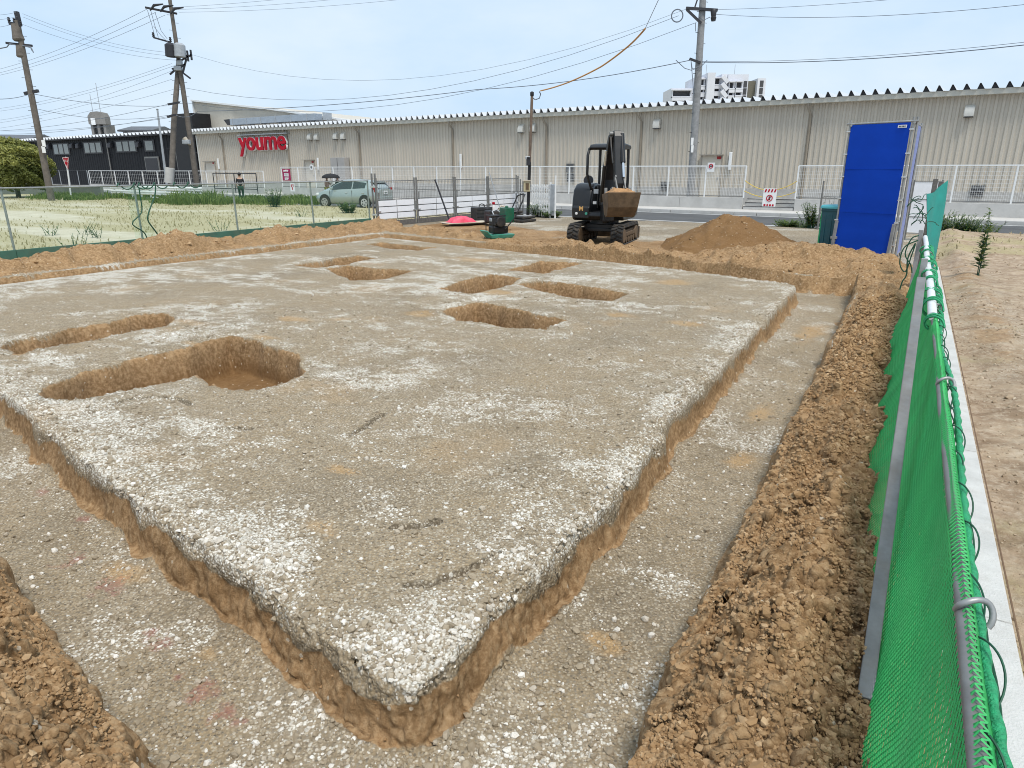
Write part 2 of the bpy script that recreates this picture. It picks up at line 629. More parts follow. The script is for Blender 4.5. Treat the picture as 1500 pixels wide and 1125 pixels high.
PITS = [
    [(-6.53, 2.95), (-6.72, 3.52), (-6.74, 4.0), (-6.71, 4.52), (-6.77, 5.15), (-6.45, 5.22), (-5.79, 5.04), (-5.25, 4.85), (-4.87, 4.49), (-4.8, 4.08), (-4.87, 3.89), (-5.36, 3.85), (-5.74, 3.97), (-5.78, 3.62), (-5.83, 3.18), (-5.9, 2.84), (-6.2, 2.82)],
    [(-8.7, 3.67), (-8.73, 3.95), (-8.76, 4.43), (-8.72, 4.92), (-8.81, 5.46), (-8.6, 5.62), (-8.2, 5.5), (-7.87, 5.15), (-7.99, 4.79), (-7.94, 4.29), (-8.06, 3.92), (-8.0, 3.48), (-8.42, 3.54)],
    [(-5.35, 7.45), (-5.42, 7.83), (-5.38, 8.39), (-4.96, 8.33), (-4.45, 8.16), (-3.73, 7.93), (-3.7, 7.34), (-4.13, 7.23), (-4.63, 7.33), (-4.93, 7.25)],
    [(-6.55, 9.12), (-6.65, 9.99), (-6.67, 10.92), (-5.89, 10.79), (-5.71, 10.09), (-5.78, 9.56), (-5.89, 8.97)],
    [(-5.62, 10.14), (-5.55, 10.68), (-4.81, 10.6), (-3.69, 10.22), (-3.7, 9.45), (-4.27, 9.41), (-4.98, 9.79)],
    [(-6.61, 11.49), (-6.73, 13.1), (-5.88, 13.3), (-5.8, 12.36), (-5.85, 11.49)],
    [(-10.82, 10.13), (-10.84, 11.16), (-10.78, 11.91), (-10.12, 11.71), (-9.92, 10.64), (-10.08, 9.95)],
    [(-9.81, 9.88), (-9.85, 10.55), (-9.12, 10.49), (-8.27, 10.54), (-8.06, 9.45), (-8.47, 9.13)],
    [(-12.3, 13.9), (-12.24, 14.44), (-11.07, 14.2), (-10.3, 14.2), (-10.24, 13.33), (-10.9, 13.29)],
]


def px_line(pts):
    return [to_uv(gnd(*p)) for p in pts]


CRACKS = [px_line([(130, 607), (187, 585), (230, 580), (260, 583), (280, 593)]), px_line([(578, 772), (616, 772), (640, 764)]),
          px_line([(597, 853), (627, 855), (661, 843), (695, 828), (729, 810)]), px_line([(512, 636), (530, 626), (560, 606)]), px_line([(305, 628), (345, 626), (365, 628)])]
SANDS = [((385, 493), 0.42, 0.1), ((300, 506), 0.3, 0.09), ((268, 472), 0.5, 0.18), ((430, 467), 0.35, 0.15), ((500, 468), 0.22, 0.12), ((903, 462), 0.3, 0.2), ((620, 461), 0.35, 0.2), ((700, 381), 0.9, 0.5),
         ((500, 690), 0.14, 0.06), ((470, 770), 0.2, 0.12), ((990, 413), 0.4, 0.4), ((1000, 475), 0.3, 0.25), ((1120, 560), 0.14, 0.35), ((1090, 625), 0.12, 0.3), ((735, 428), 0.4, 0.3), ((250, 470), 0.3, 0.2),
         ((165, 770), 0.2, 0.1), ((290, 880), 0.12, 0.06), ((900, 870), 0.14, 0.1), ((760, 1085), 0.09, 0.07), ((1190, 455), 0.2, 0.9)]
SANDS = [(to_uv(gnd(*p)), a, b) for p, a, b in SANDS]
REDS = [((108, 818), 0.06), ((160, 852), 0.07), ((170, 866), 0.04), ((60, 720), 0.05), ((120, 760), 0.05), ((222, 925), 0.045), ((235, 941), 0.04), ((300, 1010), 0.05), ((330, 1040), 0.05), ((345, 1055), 0.03), ((265, 985), 0.03)]
REDS = [(to_uv(gnd(p[0], p[1], -0.28)), a) for p, a in REDS]
HEAP = to_uv(gnd(1070, 364))
HEAP2 = to_uv(gnd(1190, 388))
MOUND = to_uv(gnd(1292, 420))


def bank_profile(d, w0, crest, w1, h):
    """height across a bank: 0 at d=0, h at crest, back to 0 at w1"""
    up = sstep(w0, crest, d)
    dn = 1 - sstep(crest, w1, d)
    return h * up * dn


def terrain(x, y, detail=True):
    """heights and surface weights at world points (numpy arrays)"""
    u = x * cA - y * sA
    v = x * sA + y * cA
    a = x * RS[0] + y * RS[1]
    b = x * DS[0] + y * DS[1]
    r = np.hypot(x, y)
    n1 = fbm(u * 1.1, v * 1.1, 4, 11) - 0.5
    n2a = fbm(u * 3.8, v * 3.8, 2, 21) - 0.5
    n2 = fbm(u * 5, v * 5, 4, 21) - 0.5
    nf = 1 - sstep(4.0, 8.5, r)
    n2 = n2a * 0.8 + (n2 - n2a * 0.8) * nf
    n3 = (fbm(u * 22, v * 22, 3, 31) - 0.5) * nf
    wob = n1 * 0.14 + n2a * 0.12
    inner = (r < 30)
    sp = np.full(u.shape, 9.0)
    so_ = np.full(u.shape, 9.0)
    k = inner
    sp[k] = sd_poly(u[k], v[k], PAD)
    so_[k] = sd_poly(u[k], v[k], OUT)
    spw = sp + wob * 0.75 - n2a * 0.045
    sow = so_ + wob * 0.7
    pit = np.full(u.shape, 9.0)
    for P in PITS:
        us, vs_ = [p[0] for p in P], [p[1] for p in P]
        k = (u > min(us) - 1) & (u < max(us) + 1) & (v > min(vs_) - 1) & (v < max(vs_) + 1)
        if k.any():
            pit[k] = np.minimum(pit[k], sd_poly(u[k], v[k], P))
    pitw = pit + wob * 0.8
    h = np.zeros(u.shape)
    h += n1 * 0.03 + n2 * 0.012
    # trench: down from the pad rim, up at its outer edge
    foot = 0.075 + n2a * 0.04
    tr = sstep(0.0, 1.0, spw / np.maximum(foot, 0.03)) * (1 - sstep(-0.07, 0.0, sow))
    depth = 0.29 + n1 * 0.03
    rimdrop = 0.018 * sstep(-0.12, 0.0, spw) * (spw < 0.3)
    h = h - depth * tr - rimdrop * (1 - tr)
    # talus at the wall foot
    h += tr * 0.028 * (1 - sstep(0.08, 0.26, spw)) * (0.6 + n2a * 1.5)
    # pits
    pd = 1 - sstep(-0.08 + n2a * 0.06, 0.0, pitw)
    pdepth = 0.43 + n1 * 0.14
    pfl = (n2 * 0.06) * pd
    h = h - pdepth * pd + pfl
    h -= 0.03 * (1 - sstep(0.0, 0.14, pitw)) * (1 - pd)
    outside = sow > -0.02
    # ---- banks
    var = 0.75 + n1 * 1.0
    right = bank_profile(u + 0.56, -0.06, 0.42, 1.0, 0.2) * np.where((u > -0.62) & (u < 0.42), 1, 0) * (1 - sstep(13.0, 14.2, v)) * (0.75 + (fbm(v * 1.3, u * 0.5, 3, 77) - 0.5) * 1.3)
    nd = -(v - (0.9 - (u + 1.86) * 0.205))          # distance outside the near edge
    near = bank_profile(nd, -0.08, 0.45, 2.6, 0.34) * np.where((u < -1.6) & (nd > -0.08), 1, 0) * np.clip(var, 0.5, 1.3)
    ld = -13.95 - u
    left = bank_profile(ld, 0.0, 0.62, 1.75, 0.33) * np.where((v > 0) & (v < 18.0), 1, 0) * np.clip(0.8 + (fbm(v * 0.7, u * 0.2, 3, 97) - 0.5) * 1.5, 0.3, 1.4)
    fd = (v - (13.4 - (u + 1.5) * 0.265)) / 1.035
    farb = bank_profile(fd, 0.0, 0.4, 1.35, 0.2) * (1 - 0.45 * sstep(-4.5, -2.5, u)) * np.where((u < -0.6) & (u > -14.2), 1, 0) * np.clip(0.65 + (fbm(u * 0.8, v * 0.2, 3, 117) - 0.5) * 2.0, 0.15, 1.4)
    hr = np.hypot(u - HEAP[0], v - HEAP[1])
    ang = np.arctan2(v - HEAP[1], u - HEAP[0])
    R_ = 1.68 + 0.25 * (fbm(np.cos(ang) * 1.3 + 5, np.sin(ang) * 1.3 + 5, 3, 131) - 0.5) * 2
    heap = 0.93 * np.clip(1 - hr / R_, 0, 1) ** 1.02 * np.where(hr < 4, 1, 0)
    heap = np.minimum(heap, 0.76 + 0.25 * (heap - 0.76)) * (1 + n1 * 0.35)
    h2 = np.hypot((u - HEAP2[0] + 0.25) / 1.4, (v - HEAP2[1]) / 1.0)
    heap2 = 0.42 * np.clip(1 - h2 / 1.55, 0, 1) ** 0.85 * np.where(h2 < 3, 1, 0) * (1 + n1 * 0.5)
    md = np.hypot((u - MOUND[0]) / 0.75, (v - MOUND[1]) / 1.1)
    mound = 0.22 * np.clip(1 - md, 0, 1) ** 0.8
    right = np.maximum(right, mound)
    far2 = np.maximum(farb, heap2)
    bank = np.maximum.reduce([right, near, left, far2, heap])
    bank = np.where(outside, bank, 0)
    ids = np.argmax(np.stack([right, near, left, far2, heap]), 0) + 1
    ids = np.where((bank > 0.012) & outside, ids, 0)
    h += bank
    soft = np.where(ids == 5, 0.55, 1.0)
    bm_ = np.clip(bank / 0.06, 0, 1) * soft
    if detail:
        for size, amp, sd in ((0.5, 0.12, 201), (0.24, 0.10, 211), (0.11, 0.065, 221), (0.055, 0.04, 231), (0.027, 0.02, 241)):
            k = (bm_ > 0) & (r < size * 150 + 1)
            if k.any():
                f, c = worley(u[k] / size + n2[k] * 1.2, v[k] / size + n2[k] * 1.2, sd)
                fade = 1 - sstep(size * 90, size * 150, r[k])
                h[k] += bm_[k] * amp * ((1 - np.clip(f, 0, 1)) * (0.4 + c) - 0.35) * fade
        # rough pad rim and loose stones on the trench floor
        k = (r < 14) & (bm_ <= 0)
        rim = np.clip(1 - np.abs(spw) / 0.22, 0, 1) + np.clip(1 - np.abs(pitw) / 0.12, 0, 1) * 0.8
        for size, amp, sd in ((0.10, 0.022, 261), (0.045, 0.017, 266), (0.022, 0.009, 271)):
            f, c = worley(u[k] / size, v[k] / size, sd)
            h[k] += amp * ((1 - np.clip(f, 0, 1)) * (0.3 + c) - 0.3) * np.clip(rim[k] + 0.13, 0, 1) * (1 - sstep(0.02, 0.2, tr[k]) * sstep(0.2, 0.1, spw[k]) * 0 - np.clip(4 * tr[k] * (1 - tr[k]), 0, 1)) * (1 - pd[k])
        for L in CRACKS:
            lu, lv = [p[0] for p in L], [p[1] for p in L]
            k = (u > min(lu) - .4) & (u < max(lu) + .4) & (v > min(lv) - .4) & (v < max(lv) + .4)
            if k.any():
                d = d_line(u[k], v[k], L) + n3[k] * 0.03
                h[k] -= 0.03 * (1 - sstep(0.0, 0.035, d))
    # ---- worked soil behind the far trench (excavator tracks)
    soilzone = sstep(0.2, 0.8, fd) * (1 - sstep(3.0, 4.6, fd + n1 * 2.5 + 0.10 * (u + 8))) * np.where((u < -0.6) & (u > -14.6), 1, 0)
    if detail:
        k = soilzone > 0.02
        h[k] += soilzone[k] * 0.05 * (fbm(u[k] * 3.2, v[k] * 1.3, 4, 301) - 0.5) * 2
    # ---- neighbour's ground right of the fence
    rlot = sstep(0.45, 0.62, u) * np.where(b < 26.5, 1, 0)
    if detail:
        k = rlot > 0
        h[k] += rlot[k] * (0.016 * (fbm(u[k] * 1.5, v[k] * 1.5, 4, 321) - 0.5) * 2 + 0.03 * (fbm(u[k] * 9, v[k] * 9, 4, 331, 0.65) - 0.5) * (1 - sstep(7, 16, r[k])))
        ridge = np.exp(-((u[k] - 1.05) / 0.24) ** 2) * (0.02 + 0.07 * sstep(8, 12, v[k]))
        h[k] -= 0.07 * rlot[k] * (1 - sstep(0.65, 1.6, u[k]))
        h[k] += rlot[k] * ridge * (0.4 + 1.2 * fbm(u[k] * 4, v[k] * 4, 3, 341))
    h += rlot * 0.16 * sstep(17, 21.5, v) * (1 - sstep(23.5, 25.3, b)) 
    # ---- street side: the sheets of road and pavement lie above this
    street = sstep(24.6, 25.4, b + n2 * 0.6)
    h = h * (1 - street) - 0.3 * street
    far_flat = sstep(40, 60, r)
    h = h * (1 - far_flat) - 0.3 * far_flat * np.where(b > 24, 1, 0) - 0.02 * far_flat * np.where(b <= 24, 1, 0)
    # ---- weights
    soil = np.where(ids > 0, 1.0, 0.0)
    wall = (1 - sstep(0.07, 0.105, spw + n2a * 0.06)) * sstep(0.3, 0.42, tr + n2a * 0.5)
    soil = np.maximum(soil, wall)
    outer_wall = np.clip(1 - np.abs(sow + 0.03) / 0.1, 0, 1) * (so_ < 0.4)
    soil = np.maximum(soil, sstep(0.2, 0.7, outer_wall + n2))
    soil = np.maximum(soil, 1 - sstep(-0.03, 0.004 + 0.0045 * r, pitw + n2a * 0.06))
    soil = np.maximum(soil, soilzone * sstep(0.22, 0.5, fbm(u * 1.4, v * 1.4, 4, 351) + 0.12))
    white = 1.25 * sstep(0.36, 0.76, fbm(u * 0.7 + 3, v * 1.1, 5, 401, 0.62)) * sstep(0.30, 0.68, fbm(u * 2.0, v * 3.6, 5, 411, 0.66))
    west = sstep(-3.5, -8.5, u) if False else np.clip((-u - 2.5) / 6, 0, 1)
    white = white * (0.5 + 0.75 * west + 0.3 * sstep(5, 9, v))
    fine = sstep(0.36, 0.62, fbm((u * 0.79 + v * 0.61) * 7 + 2, (v * 0.79 - u * 0.61) * 9, 3, 481, 0.65))
    white = white * (0.25 + 0.9 * fine) + 0.10 * fine
    rimw = sstep(-0.40, 0.0, spw + n1 * 0.8 + n2 * 0.4 + 0.10 * (u < -1.6) * (v < 4)) * (spw < 0.03) * (0.45 + 1.5 * n1 + n2 * 1.3)
    pitrim = (1 - sstep(0.02, 0.34, pit + n1 * 0.5)) * (0.3 + n1 * 1.8 + n2 * 1.3)
    white = np.maximum(white, np.clip(np.maximum(rimw * (0.5 + 0.6 * fine), pitrim * (0.4 + 0.7 * fine)), 0, 1))
    floor = np.where((so_ < 0) & (sp > 0.1), 1, 0)
    fl_w = 0.5 * sstep(0.54, 0.75, fbm(u * 2.2, v * 2.2, 4, 421, 0.6)) + 0.22 * (1 - sstep(0.12, 0.45, sp + n1))
    cd_ = np.hypot(u + 1.5, v - 1.85)
    white = np.maximum(white, 0.8 * (1 - sstep(0.1, 0.42, cd_ + n1 * 0.3 + n2 * 0.3)) * (sp < 0.02))
    white = white * (1 - sstep(0.1, 0.35, tr)) * sstep(-0.01, 0.02 + 0.005 * r, pitw)
    white = np.where((floor > 0) & (tr > 0.9), np.clip(fl_w * 0.75, 0, 0.55), white)
    white = np.where((sp > 0.6) & (so_ > 0.1), 0.12 + 0.4 * sstep(0.5, 0.7, fbm(u, v, 4, 431)), white)
    rg_ = rlot * np.exp(-((u - 1.05) / 0.35) ** 2) * sstep(6.5, 9.5, v) * (1 - sstep(17, 20, v))
    soil = np.maximum(soil, 0.75 * rg_ * sstep(0.3, 0.6, fbm(u * 3, v * 3, 4, 511)))
    sand = np.zeros(u.shape)
    for (cu, cv), ru, rv in SANDS:
        k = (np.abs(u - cu) < 2) & (np.abs(v - cv) < 2)
        if k.any():
            e = np.hypot((u[k] - cu) / ru, (v[k] - cv) / rv) + n2[k] * 1.6 + n3[k] * 0.8
            sand[k] = np.maximum(sand[k], 0.62 * (1 - sstep(0.1, 1.1, e)))
    sand = np.maximum(sand, 0.22 * sstep(0.7, 0.85, fbm(u * 1.2, v * 1.2, 4, 441)) * (sp < 0))
    red = np.zeros(u.shape)
    for (cu, cv), rr in REDS:
        k = (np.abs(u - cu) < 0.4) & (np.abs(v - cv) < 0.4)
        if k.any():
            e = np.hypot(u[k] - cu, v[k] - cv) / rr + n3[k] * 3.0 + n2[k]
            red[k] = np.maximum(red[k], 0.32 * (1 - sstep(0.2, 1.4, e)))
    lot = np.where(u < -15.75, 1.0, 0.0) * (1 - sstep(25.0, 25.6, b))
    lot = np.maximum(lot, rlot * 0.999)
    lot = np.maximum(lot, far_flat)
    grass = np.where(u < -15.7, 1, 0) * sstep(0.36, 0.62, fbm(u * 0.12, v * 0.5, 5, 451, 0.6) + 0.38 * sstep(17, 24.5, b))
    grass = np.maximum(grass, np.where(u > 0.6, 1, 0) * 0.9 * sstep(0.4, 0.6, fbm(u * 0.5, v * 1.2, 4, 461) + 0.25 * sstep(16.5, 19, v) - 0.22))
    damp_shade = np.clip(0.5 + n1 * 1.5, 0, 1)
    damp_shade = np.where((fd > 1.2) & (u > -15.6) & (u < 0.4) & (ids == 0), np.maximum(damp_shade, 0.75 + 0.4 * sstep(0.35, 0.6, fbm(u * 0.6, v * 1.2, 3, 471))), damp_shade)
    damp_shade = np.where(ids == 5, 1.3, damp_shade)
    damp_shade = np.maximum(damp_shade, 1.2 * sstep(0.2, 0.7, pd))  # shade inside the pits painted into the earth colour, darker with depth
    for L in CRACKS:
        lu, lv = [p[0] for p in L], [p[1] for p in L]
        k = (u > min(lu) - .4) & (u < max(lu) + .4) & (v > min(lv) - .4) & (v < max(lv) + .4)
        if k.any():
            damp_shade[k] = np.maximum(damp_shade[k], 2.4 * (1 - sstep(0.0, 0.055, d_line(u[k], v[k], L) + n3[k] * 0.05)))
    return h, ids, (soil, white, sand, lot), (red, grass, damp_shade, rlot)


def ground_z(x, y):
    x, y = np.atleast_1d(np.asarray(x, float)), np.atleast_1d(np.asarray(y, float))
    return terrain(x, y)[0]


# polar grid around the photographer, finest where the photograph looks
az_list = np.concatenate([np.linspace(-100, -62, 60, endpoint=False), np.linspace(-62, 50, 1060, endpoint=False), np.linspace(50, 100, 80)])
r1 = H / np.tan(np.radians(np.concatenate([np.linspace(74, 48, 230, endpoint=False), np.linspace(48, 17, 980, endpoint=False), np.linspace(17, 13.2, 90)])))
r2 = [r1[-1]]
while r2[-1] < 46:
    r2.append(r2[-1] * (1.0036 if r2[-1] < 22 else 1.007))
while r2[-1] < 2500:
    r2.append(r2[-1] * 1.08)
r_list = np.concatenate([r1, np.array(r2[1:])])
AZg, Rg = np.meshgrid(np.radians(az_list), r_list)
GX, GY = (Rg * np.sin(AZg)).ravel(), (Rg * np.cos(AZg)).ravel()
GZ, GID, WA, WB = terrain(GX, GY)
GZ = np.where(Rg.ravel() > 300, -0.3, GZ)
na, nr = len(az_list), len(r_list)
# crumble the steep cut faces and banks along their normals (3d noise, so that faces do not look combed)
Pg = np.stack([GX, GY, GZ], 1).reshape(nr, na, 3)
t1, t2 = np.gradient(Pg, axis=0), np.gradient(Pg, axis=1)
Ng = np.cross(t2, t1).reshape(-1, 3)
Ng /= np.maximum(np.linalg.norm(Ng, axis=1, keepdims=True), 1e-9)
Ng *= np.sign(Ng[:, 2:3] + 1e-9)
Rr_ = Rg.ravel()
steep = sstep(0.25, 0.7, 1 - Ng[:, 2]) * (1 - sstep(11, 15, Rr_))
bk = (GID > 0) * (1 - sstep(4, 7, Rr_)) * 0.45
am = np.maximum(steep, bk)
k = np.where(am > 0.01)[0]
X_, Y_, Z_ = GX[k], GY[k], GZ[k]
near_ = 1 - sstep(2.8, 4.5, Rr_[k])
dd = 0.03 * (vnoise3(X_ * 7, Y_ * 7, Z_ * 9, 901) - 0.5) + 0.036 * (1 - sstep(3.5, 5.5, Rr_[k])) * (vnoise3(X_ * 15, Y_ * 15, Z_ * 15, 902) - 0.5)
dd += near_ * 0.024 * (vnoise3(X_ * 36, Y_ * 36, Z_ * 36, 903) - 0.5)
dd = dd * am[k]
GX[k] += Ng[k, 0] * dd
GY[k] += Ng[k, 1] * dd
GZ[k] += Ng[k, 2] * dd


def np_mesh(name, co_, quads, attrs, material, smooth=False, tris=False):
    me = bpy.data.meshes.new(name)
    k = quads.shape[1]
    me.vertices.add(len(co_))
    me.vertices.foreach_set('co', np.ascontiguousarray(co_, np.float32).ravel())
    me.loops.add(quads.size)
    me.loops.foreach_set('vertex_index', np.ascontiguousarray(quads, np.int32).ravel())
    me.polygons.add(len(quads))
    me.polygons.foreach_set('loop_start', np.arange(0, quads.size, k, dtype=np.int32))
    me.polygons.foreach_set('loop_total', np.full(len(quads), k, np.int32))
    me.polygons.foreach_set('use_smooth', np.full(len(quads), bool(smooth)))
    me.update(calc_edges=True)
    for nm, arr in attrs.items():
        arr = np.asarray(arr, np.float32)
        if arr.ndim == 1:
            at_ = me.attributes.new(nm, 'FLOAT', 'POINT')
            at_.data.foreach_set('value', np.ascontiguousarray(arr))
        else:
            at_ = me.attributes.new(nm, 'FLOAT_COLOR', 'POINT')
            at_.data.foreach_set('color', np.ascontiguousarray(arr).ravel())
    me.materials.append(material)
    o = bpy.data.objects.new(name, me)
    COL.objects.link(o)
    return o


def ground_material():
    m, nt, b = nt_new('site_ground')
    L = nt.links
    tc = N(nt, 'ShaderNodeTexCoord')
    P = tc.outputs['Object']
    A = N(nt, 'ShaderNodeAttribute', attribute_name='wa')
    B = N(nt, 'ShaderNodeAttribute', attribute_name='wb')
    sa, sb = N(nt, 'ShaderNodeSeparateColor'), N(nt, 'ShaderNodeSeparateColor')
    L.new(A.outputs['Color'], sa.inputs[0])
    L.new(B.outputs['Color'], sb.inputs[0])
    soil, white, sand, lot = sa.outputs[0], sa.outputs[1], sa.outputs[2], A.outputs['Alpha']
    red, grass, damp_shade, rlot = sb.outputs[0], sb.outputs[1], sb.outputs[2], B.outputs['Alpha']

    def vor(scale):
        n = N(nt, 'ShaderNodeTexVoronoi', i_Scale=scale)
        L.new(P, n.inputs['Vector'])
        s = N(nt, 'ShaderNodeSeparateColor')
        L.new(n.outputs['Color'], s.inputs[0])
        return n.outputs['Distance'], s.outputs[0], s.outputs[1]

    def noi(scale, det=6.0, ro=0.6):
        n = N(nt, 'ShaderNodeTexNoise', i_Scale=scale, i_Detail=det, i_Roughness=ro)
        L.new(P, n.inputs['Vector'])
        return n.outputs['Fac']
    d1, c1, c1b = vor(75)
    d2, c2, c2b = vor(34)
    nA, nB, nC = noi(1.3), noi(9), noi(60, 5, 0.7)
    # fine compacted matrix
    base = mixc(nt, ramp(nt, nB, 0.3, 0.7), (0.255, 0.198, 0.127), (0.385, 0.31, 0.212))
    base = mixc(nt, ramp(nt, nA, 0.35, 0.7), base, (0.35, 0.262, 0.157))
    base = mixc(nt, math_n(nt, 'MULTIPLY', ramp(nt, damp_shade, 0.55, 1.4), 0.75), base, (0.085, 0.068, 0.048))
    # stones, small then large; the share of pale ones follows 'white'
    st = mixc(nt, c1b, (0.13, 0.105, 0.075), (0.43, 0.365, 0.27))
    g = mixc(nt, math_n(nt, 'MULTIPLY', ramp(nt, c1, 0.2, 0.35), math_n(nt, 'SUBTRACT', 1.0, ramp(nt, d1, 0.4, 0.62))), base, st)
    wn = math_n(nt, 'MULTIPLY_ADD', math_n(nt, 'SUBTRACT', nC, 0.5), 0.5, white)
    g = mixc(nt, math_n(nt, 'MULTIPLY', ramp(nt, wn, 0.05, 0.9), 0.5), g, (0.47, 0.41, 0.32))
    pale1 = math_n(nt, 'MULTIPLY', math_n(nt, 'LESS_THAN', c1, math_n(nt, 'MULTIPLY_ADD', wn, 0.95, 0.03)), math_n(nt, 'SUBTRACT', 1.0, ramp(nt, d1, 0.42, 0.75)))
    g = mixc(nt, math_n(nt, 'MULTIPLY', pale1, ramp(nt, wn, 0.0, 0.25)), g, mixc(nt, c1b, (0.48, 0.44, 0.365), (0.72, 0.69, 0.62)))
    pale2 = math_n(nt, 'MULTIPLY', math_n(nt, 'LESS_THAN', c2, math_n(nt, 'MULTIPLY_ADD', wn, 0.42, 0.012)), math_n(nt, 'LESS_THAN', d2, 0.42))
    g = mixc(nt, pale2, g, mixc(nt, c2b, (0.42, 0.38, 0.31), (0.74, 0.71, 0.65)))
    g = mixc(nt, math_n(nt, 'MULTIPLY', sand, ramp(nt, nC, 0.25, 0.5)), g, mixc(nt, nB, (0.42, 0.25, 0.10), (0.52, 0.33, 0.15)))
    g = mixc(nt, math_n(nt, 'MULTIPLY', ramp(nt, d1, 0.42, 0.72), 0.38), g, (0.10, 0.078, 0.05))
    # dug earth
    sn = noi(3.1, 8, 0.65)
    s2 = noi(26, 7, 0.7)
    e = mixc(nt, ramp(nt, sn, 0.32, 0.68), (0.19, 0.112, 0.052), (0.345, 0.212, 0.105))
    e = mixc(nt, math_n(nt, 'MULTIPLY', ramp(nt, s2, 0.45, 0.72), 0.8), e, (0.50, 0.35, 0.20))
    e = mixc(nt, math_n(nt, 'MULTIPLY', ramp(nt, damp_shade, 0.9, 1.2), 0.75), e, (0.165, 0.085, 0.03))
    e = mixc(nt, math_n(nt, 'MULTIPLY', ramp(nt, s2, 0.5, 0.28), 0.6), e, (0.13, 0.073, 0.032))
    pe = math_n(nt, 'MULTIPLY', math_n(nt, 'LESS_THAN', c2, 0.03), math_n(nt, 'LESS_THAN', d2, 0.35))
    e = mixc(nt, pe, e, (0.5, 0.42, 0.32))
    # dry sandy lots
    l = mixc(nt, ramp(nt, nA, 0.3, 0.7), (0.47, 0.415, 0.31), (0.60, 0.545, 0.43))
    l = mixc(nt, math_n(nt, 'MULTIPLY', ramp(nt, nB, 0.5, 0.8), 0.6), l, (0.33, 0.275, 0.19))
    lr = mixc(nt, ramp(nt, noi(2.6, 7, 0.7), 0.36, 0.66), (0.24, 0.165, 0.105), (0.45, 0.345, 0.24))
    lr = mixc(nt, math_n(nt, 'MULTIPLY', ramp(nt, noi(11, 8, 0.75), 0.48, 0.68), 0.8), lr, (0.54, 0.45, 0.345))
    lr = mixc(nt, math_n(nt, 'MULTIPLY', ramp(nt, noi(6, 8, 0.75), 0.44, 0.3), 0.7), lr, (0.2, 0.14, 0.09))
    l = mixc(nt, rlot, l, lr)
    gr = mixc(nt, nB, (0.30, 0.255, 0.12), (0.42, 0.36, 0.21))
    l = mixc(nt, math_n(nt, 'MULTIPLY', grass, ramp(nt, noi(18, 6, 0.7), 0.3, 0.55)), l, gr)
    soil_s = ramp(nt, math_n(nt, 'MULTIPLY_ADD', math_n(nt, 'SUBTRACT', noi(24, 6, 0.7), 0.5), 0.9, soil), 0.36, 0.62)
    c = mixc(nt, soil_s, g, e)
    c = mixc(nt, math_n(nt, 'MULTIPLY', lot, math_n(nt, 'SUBTRACT', 1.0, math_n(nt, 'MULTIPLY', soil, 0.85))), c, l)
    c = mixc(nt, math_n(nt, 'MULTIPLY', red, ramp(nt, nC, 0.2, 0.6)), c, (0.30, 0.025, 0.045))
    L.new(c, b.inputs['Base Color'])
    b.inputs['Roughness'].default_value = 0.92
    b.inputs['Specular IOR Level'].default_value = 0.2
    # relief
    hs = math_n(nt, 'ADD', math_n(nt, 'MULTIPLY', math_n(nt, 'SUBTRACT', 0.7, d1), 0.006), math_n(nt, 'MULTIPLY', math_n(nt, 'MULTIPLY', math_n(nt, 'SUBTRACT', 0.6, d2), c2), 0.008))
    he = math_n(nt, 'MULTIPLY', math_n(nt, 'ADD', s2, noi(70, 6, 0.7)), 0.009)
    mxh = nt.nodes.new('ShaderNodeMix')
    L.new(math_n(nt, 'MAXIMUM', soil, lot), mxh.inputs[0])
    L.new(hs, mxh.inputs[2])
    L.new(he, mxh.inputs[3])
    bp = N(nt, 'ShaderNodeBump', i_Strength=0.9, i_Distance=1.0)
    L.new(mxh.outputs[0], bp.inputs['Height'])
    L.new(bp.outputs['Normal'], b.inputs['Normal'])
    return m


GMAT = ground_material()
idx = np.arange(na * nr).reshape(nr, na)
quads = np.stack([idx[:-1, :-1], idx[:-1, 1:], idx[1:, 1:], idx[1:, :-1]], -1).reshape(-1, 4)[:, ::-1]
qid = GID[quads]
fid = np.where((qid == qid[:, :1]).all(1), qid[:, 0], 0)
XYZ = np.stack([GX, GY, GZ], 1)
WA_ = np.stack(WA, 1)
WB_ = np.stack(WB, 1)
LAB = {0: ('ground', 'gravel building pad with trenches and pits, and sandy lots around it', 'ground', 'structure'),
       1: ('spoil_bank', 'crumbly brown spoil bank between the right trench and the green net', 'spoil bank', None),
       2: ('spoil_bank', 'crumbly brown spoil bank in the near left corner beyond the trench', 'spoil bank', None),
       3: ('spoil_bank', 'long low spoil bank along the foot of the left net fence', 'spoil bank', None),
       4: ('spoil_bank', 'uneven spoil bank along the far trench in front of the excavator and heap', 'spoil bank', None),
       5: ('soil_heap', 'tall cone shaped heap of fine brown soil right of the excavator', 'soil heap', None)}
for i, (nm, lab, cat, kind) in LAB.items():
    q = quads[fid == i]
    used, inv = np.unique(q, return_inverse=True)
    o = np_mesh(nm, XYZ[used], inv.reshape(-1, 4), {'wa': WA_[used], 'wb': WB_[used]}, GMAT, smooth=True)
    tag(o, lab, cat, None if kind or i == 5 else 'banks of dug soil round the trenches', kind)

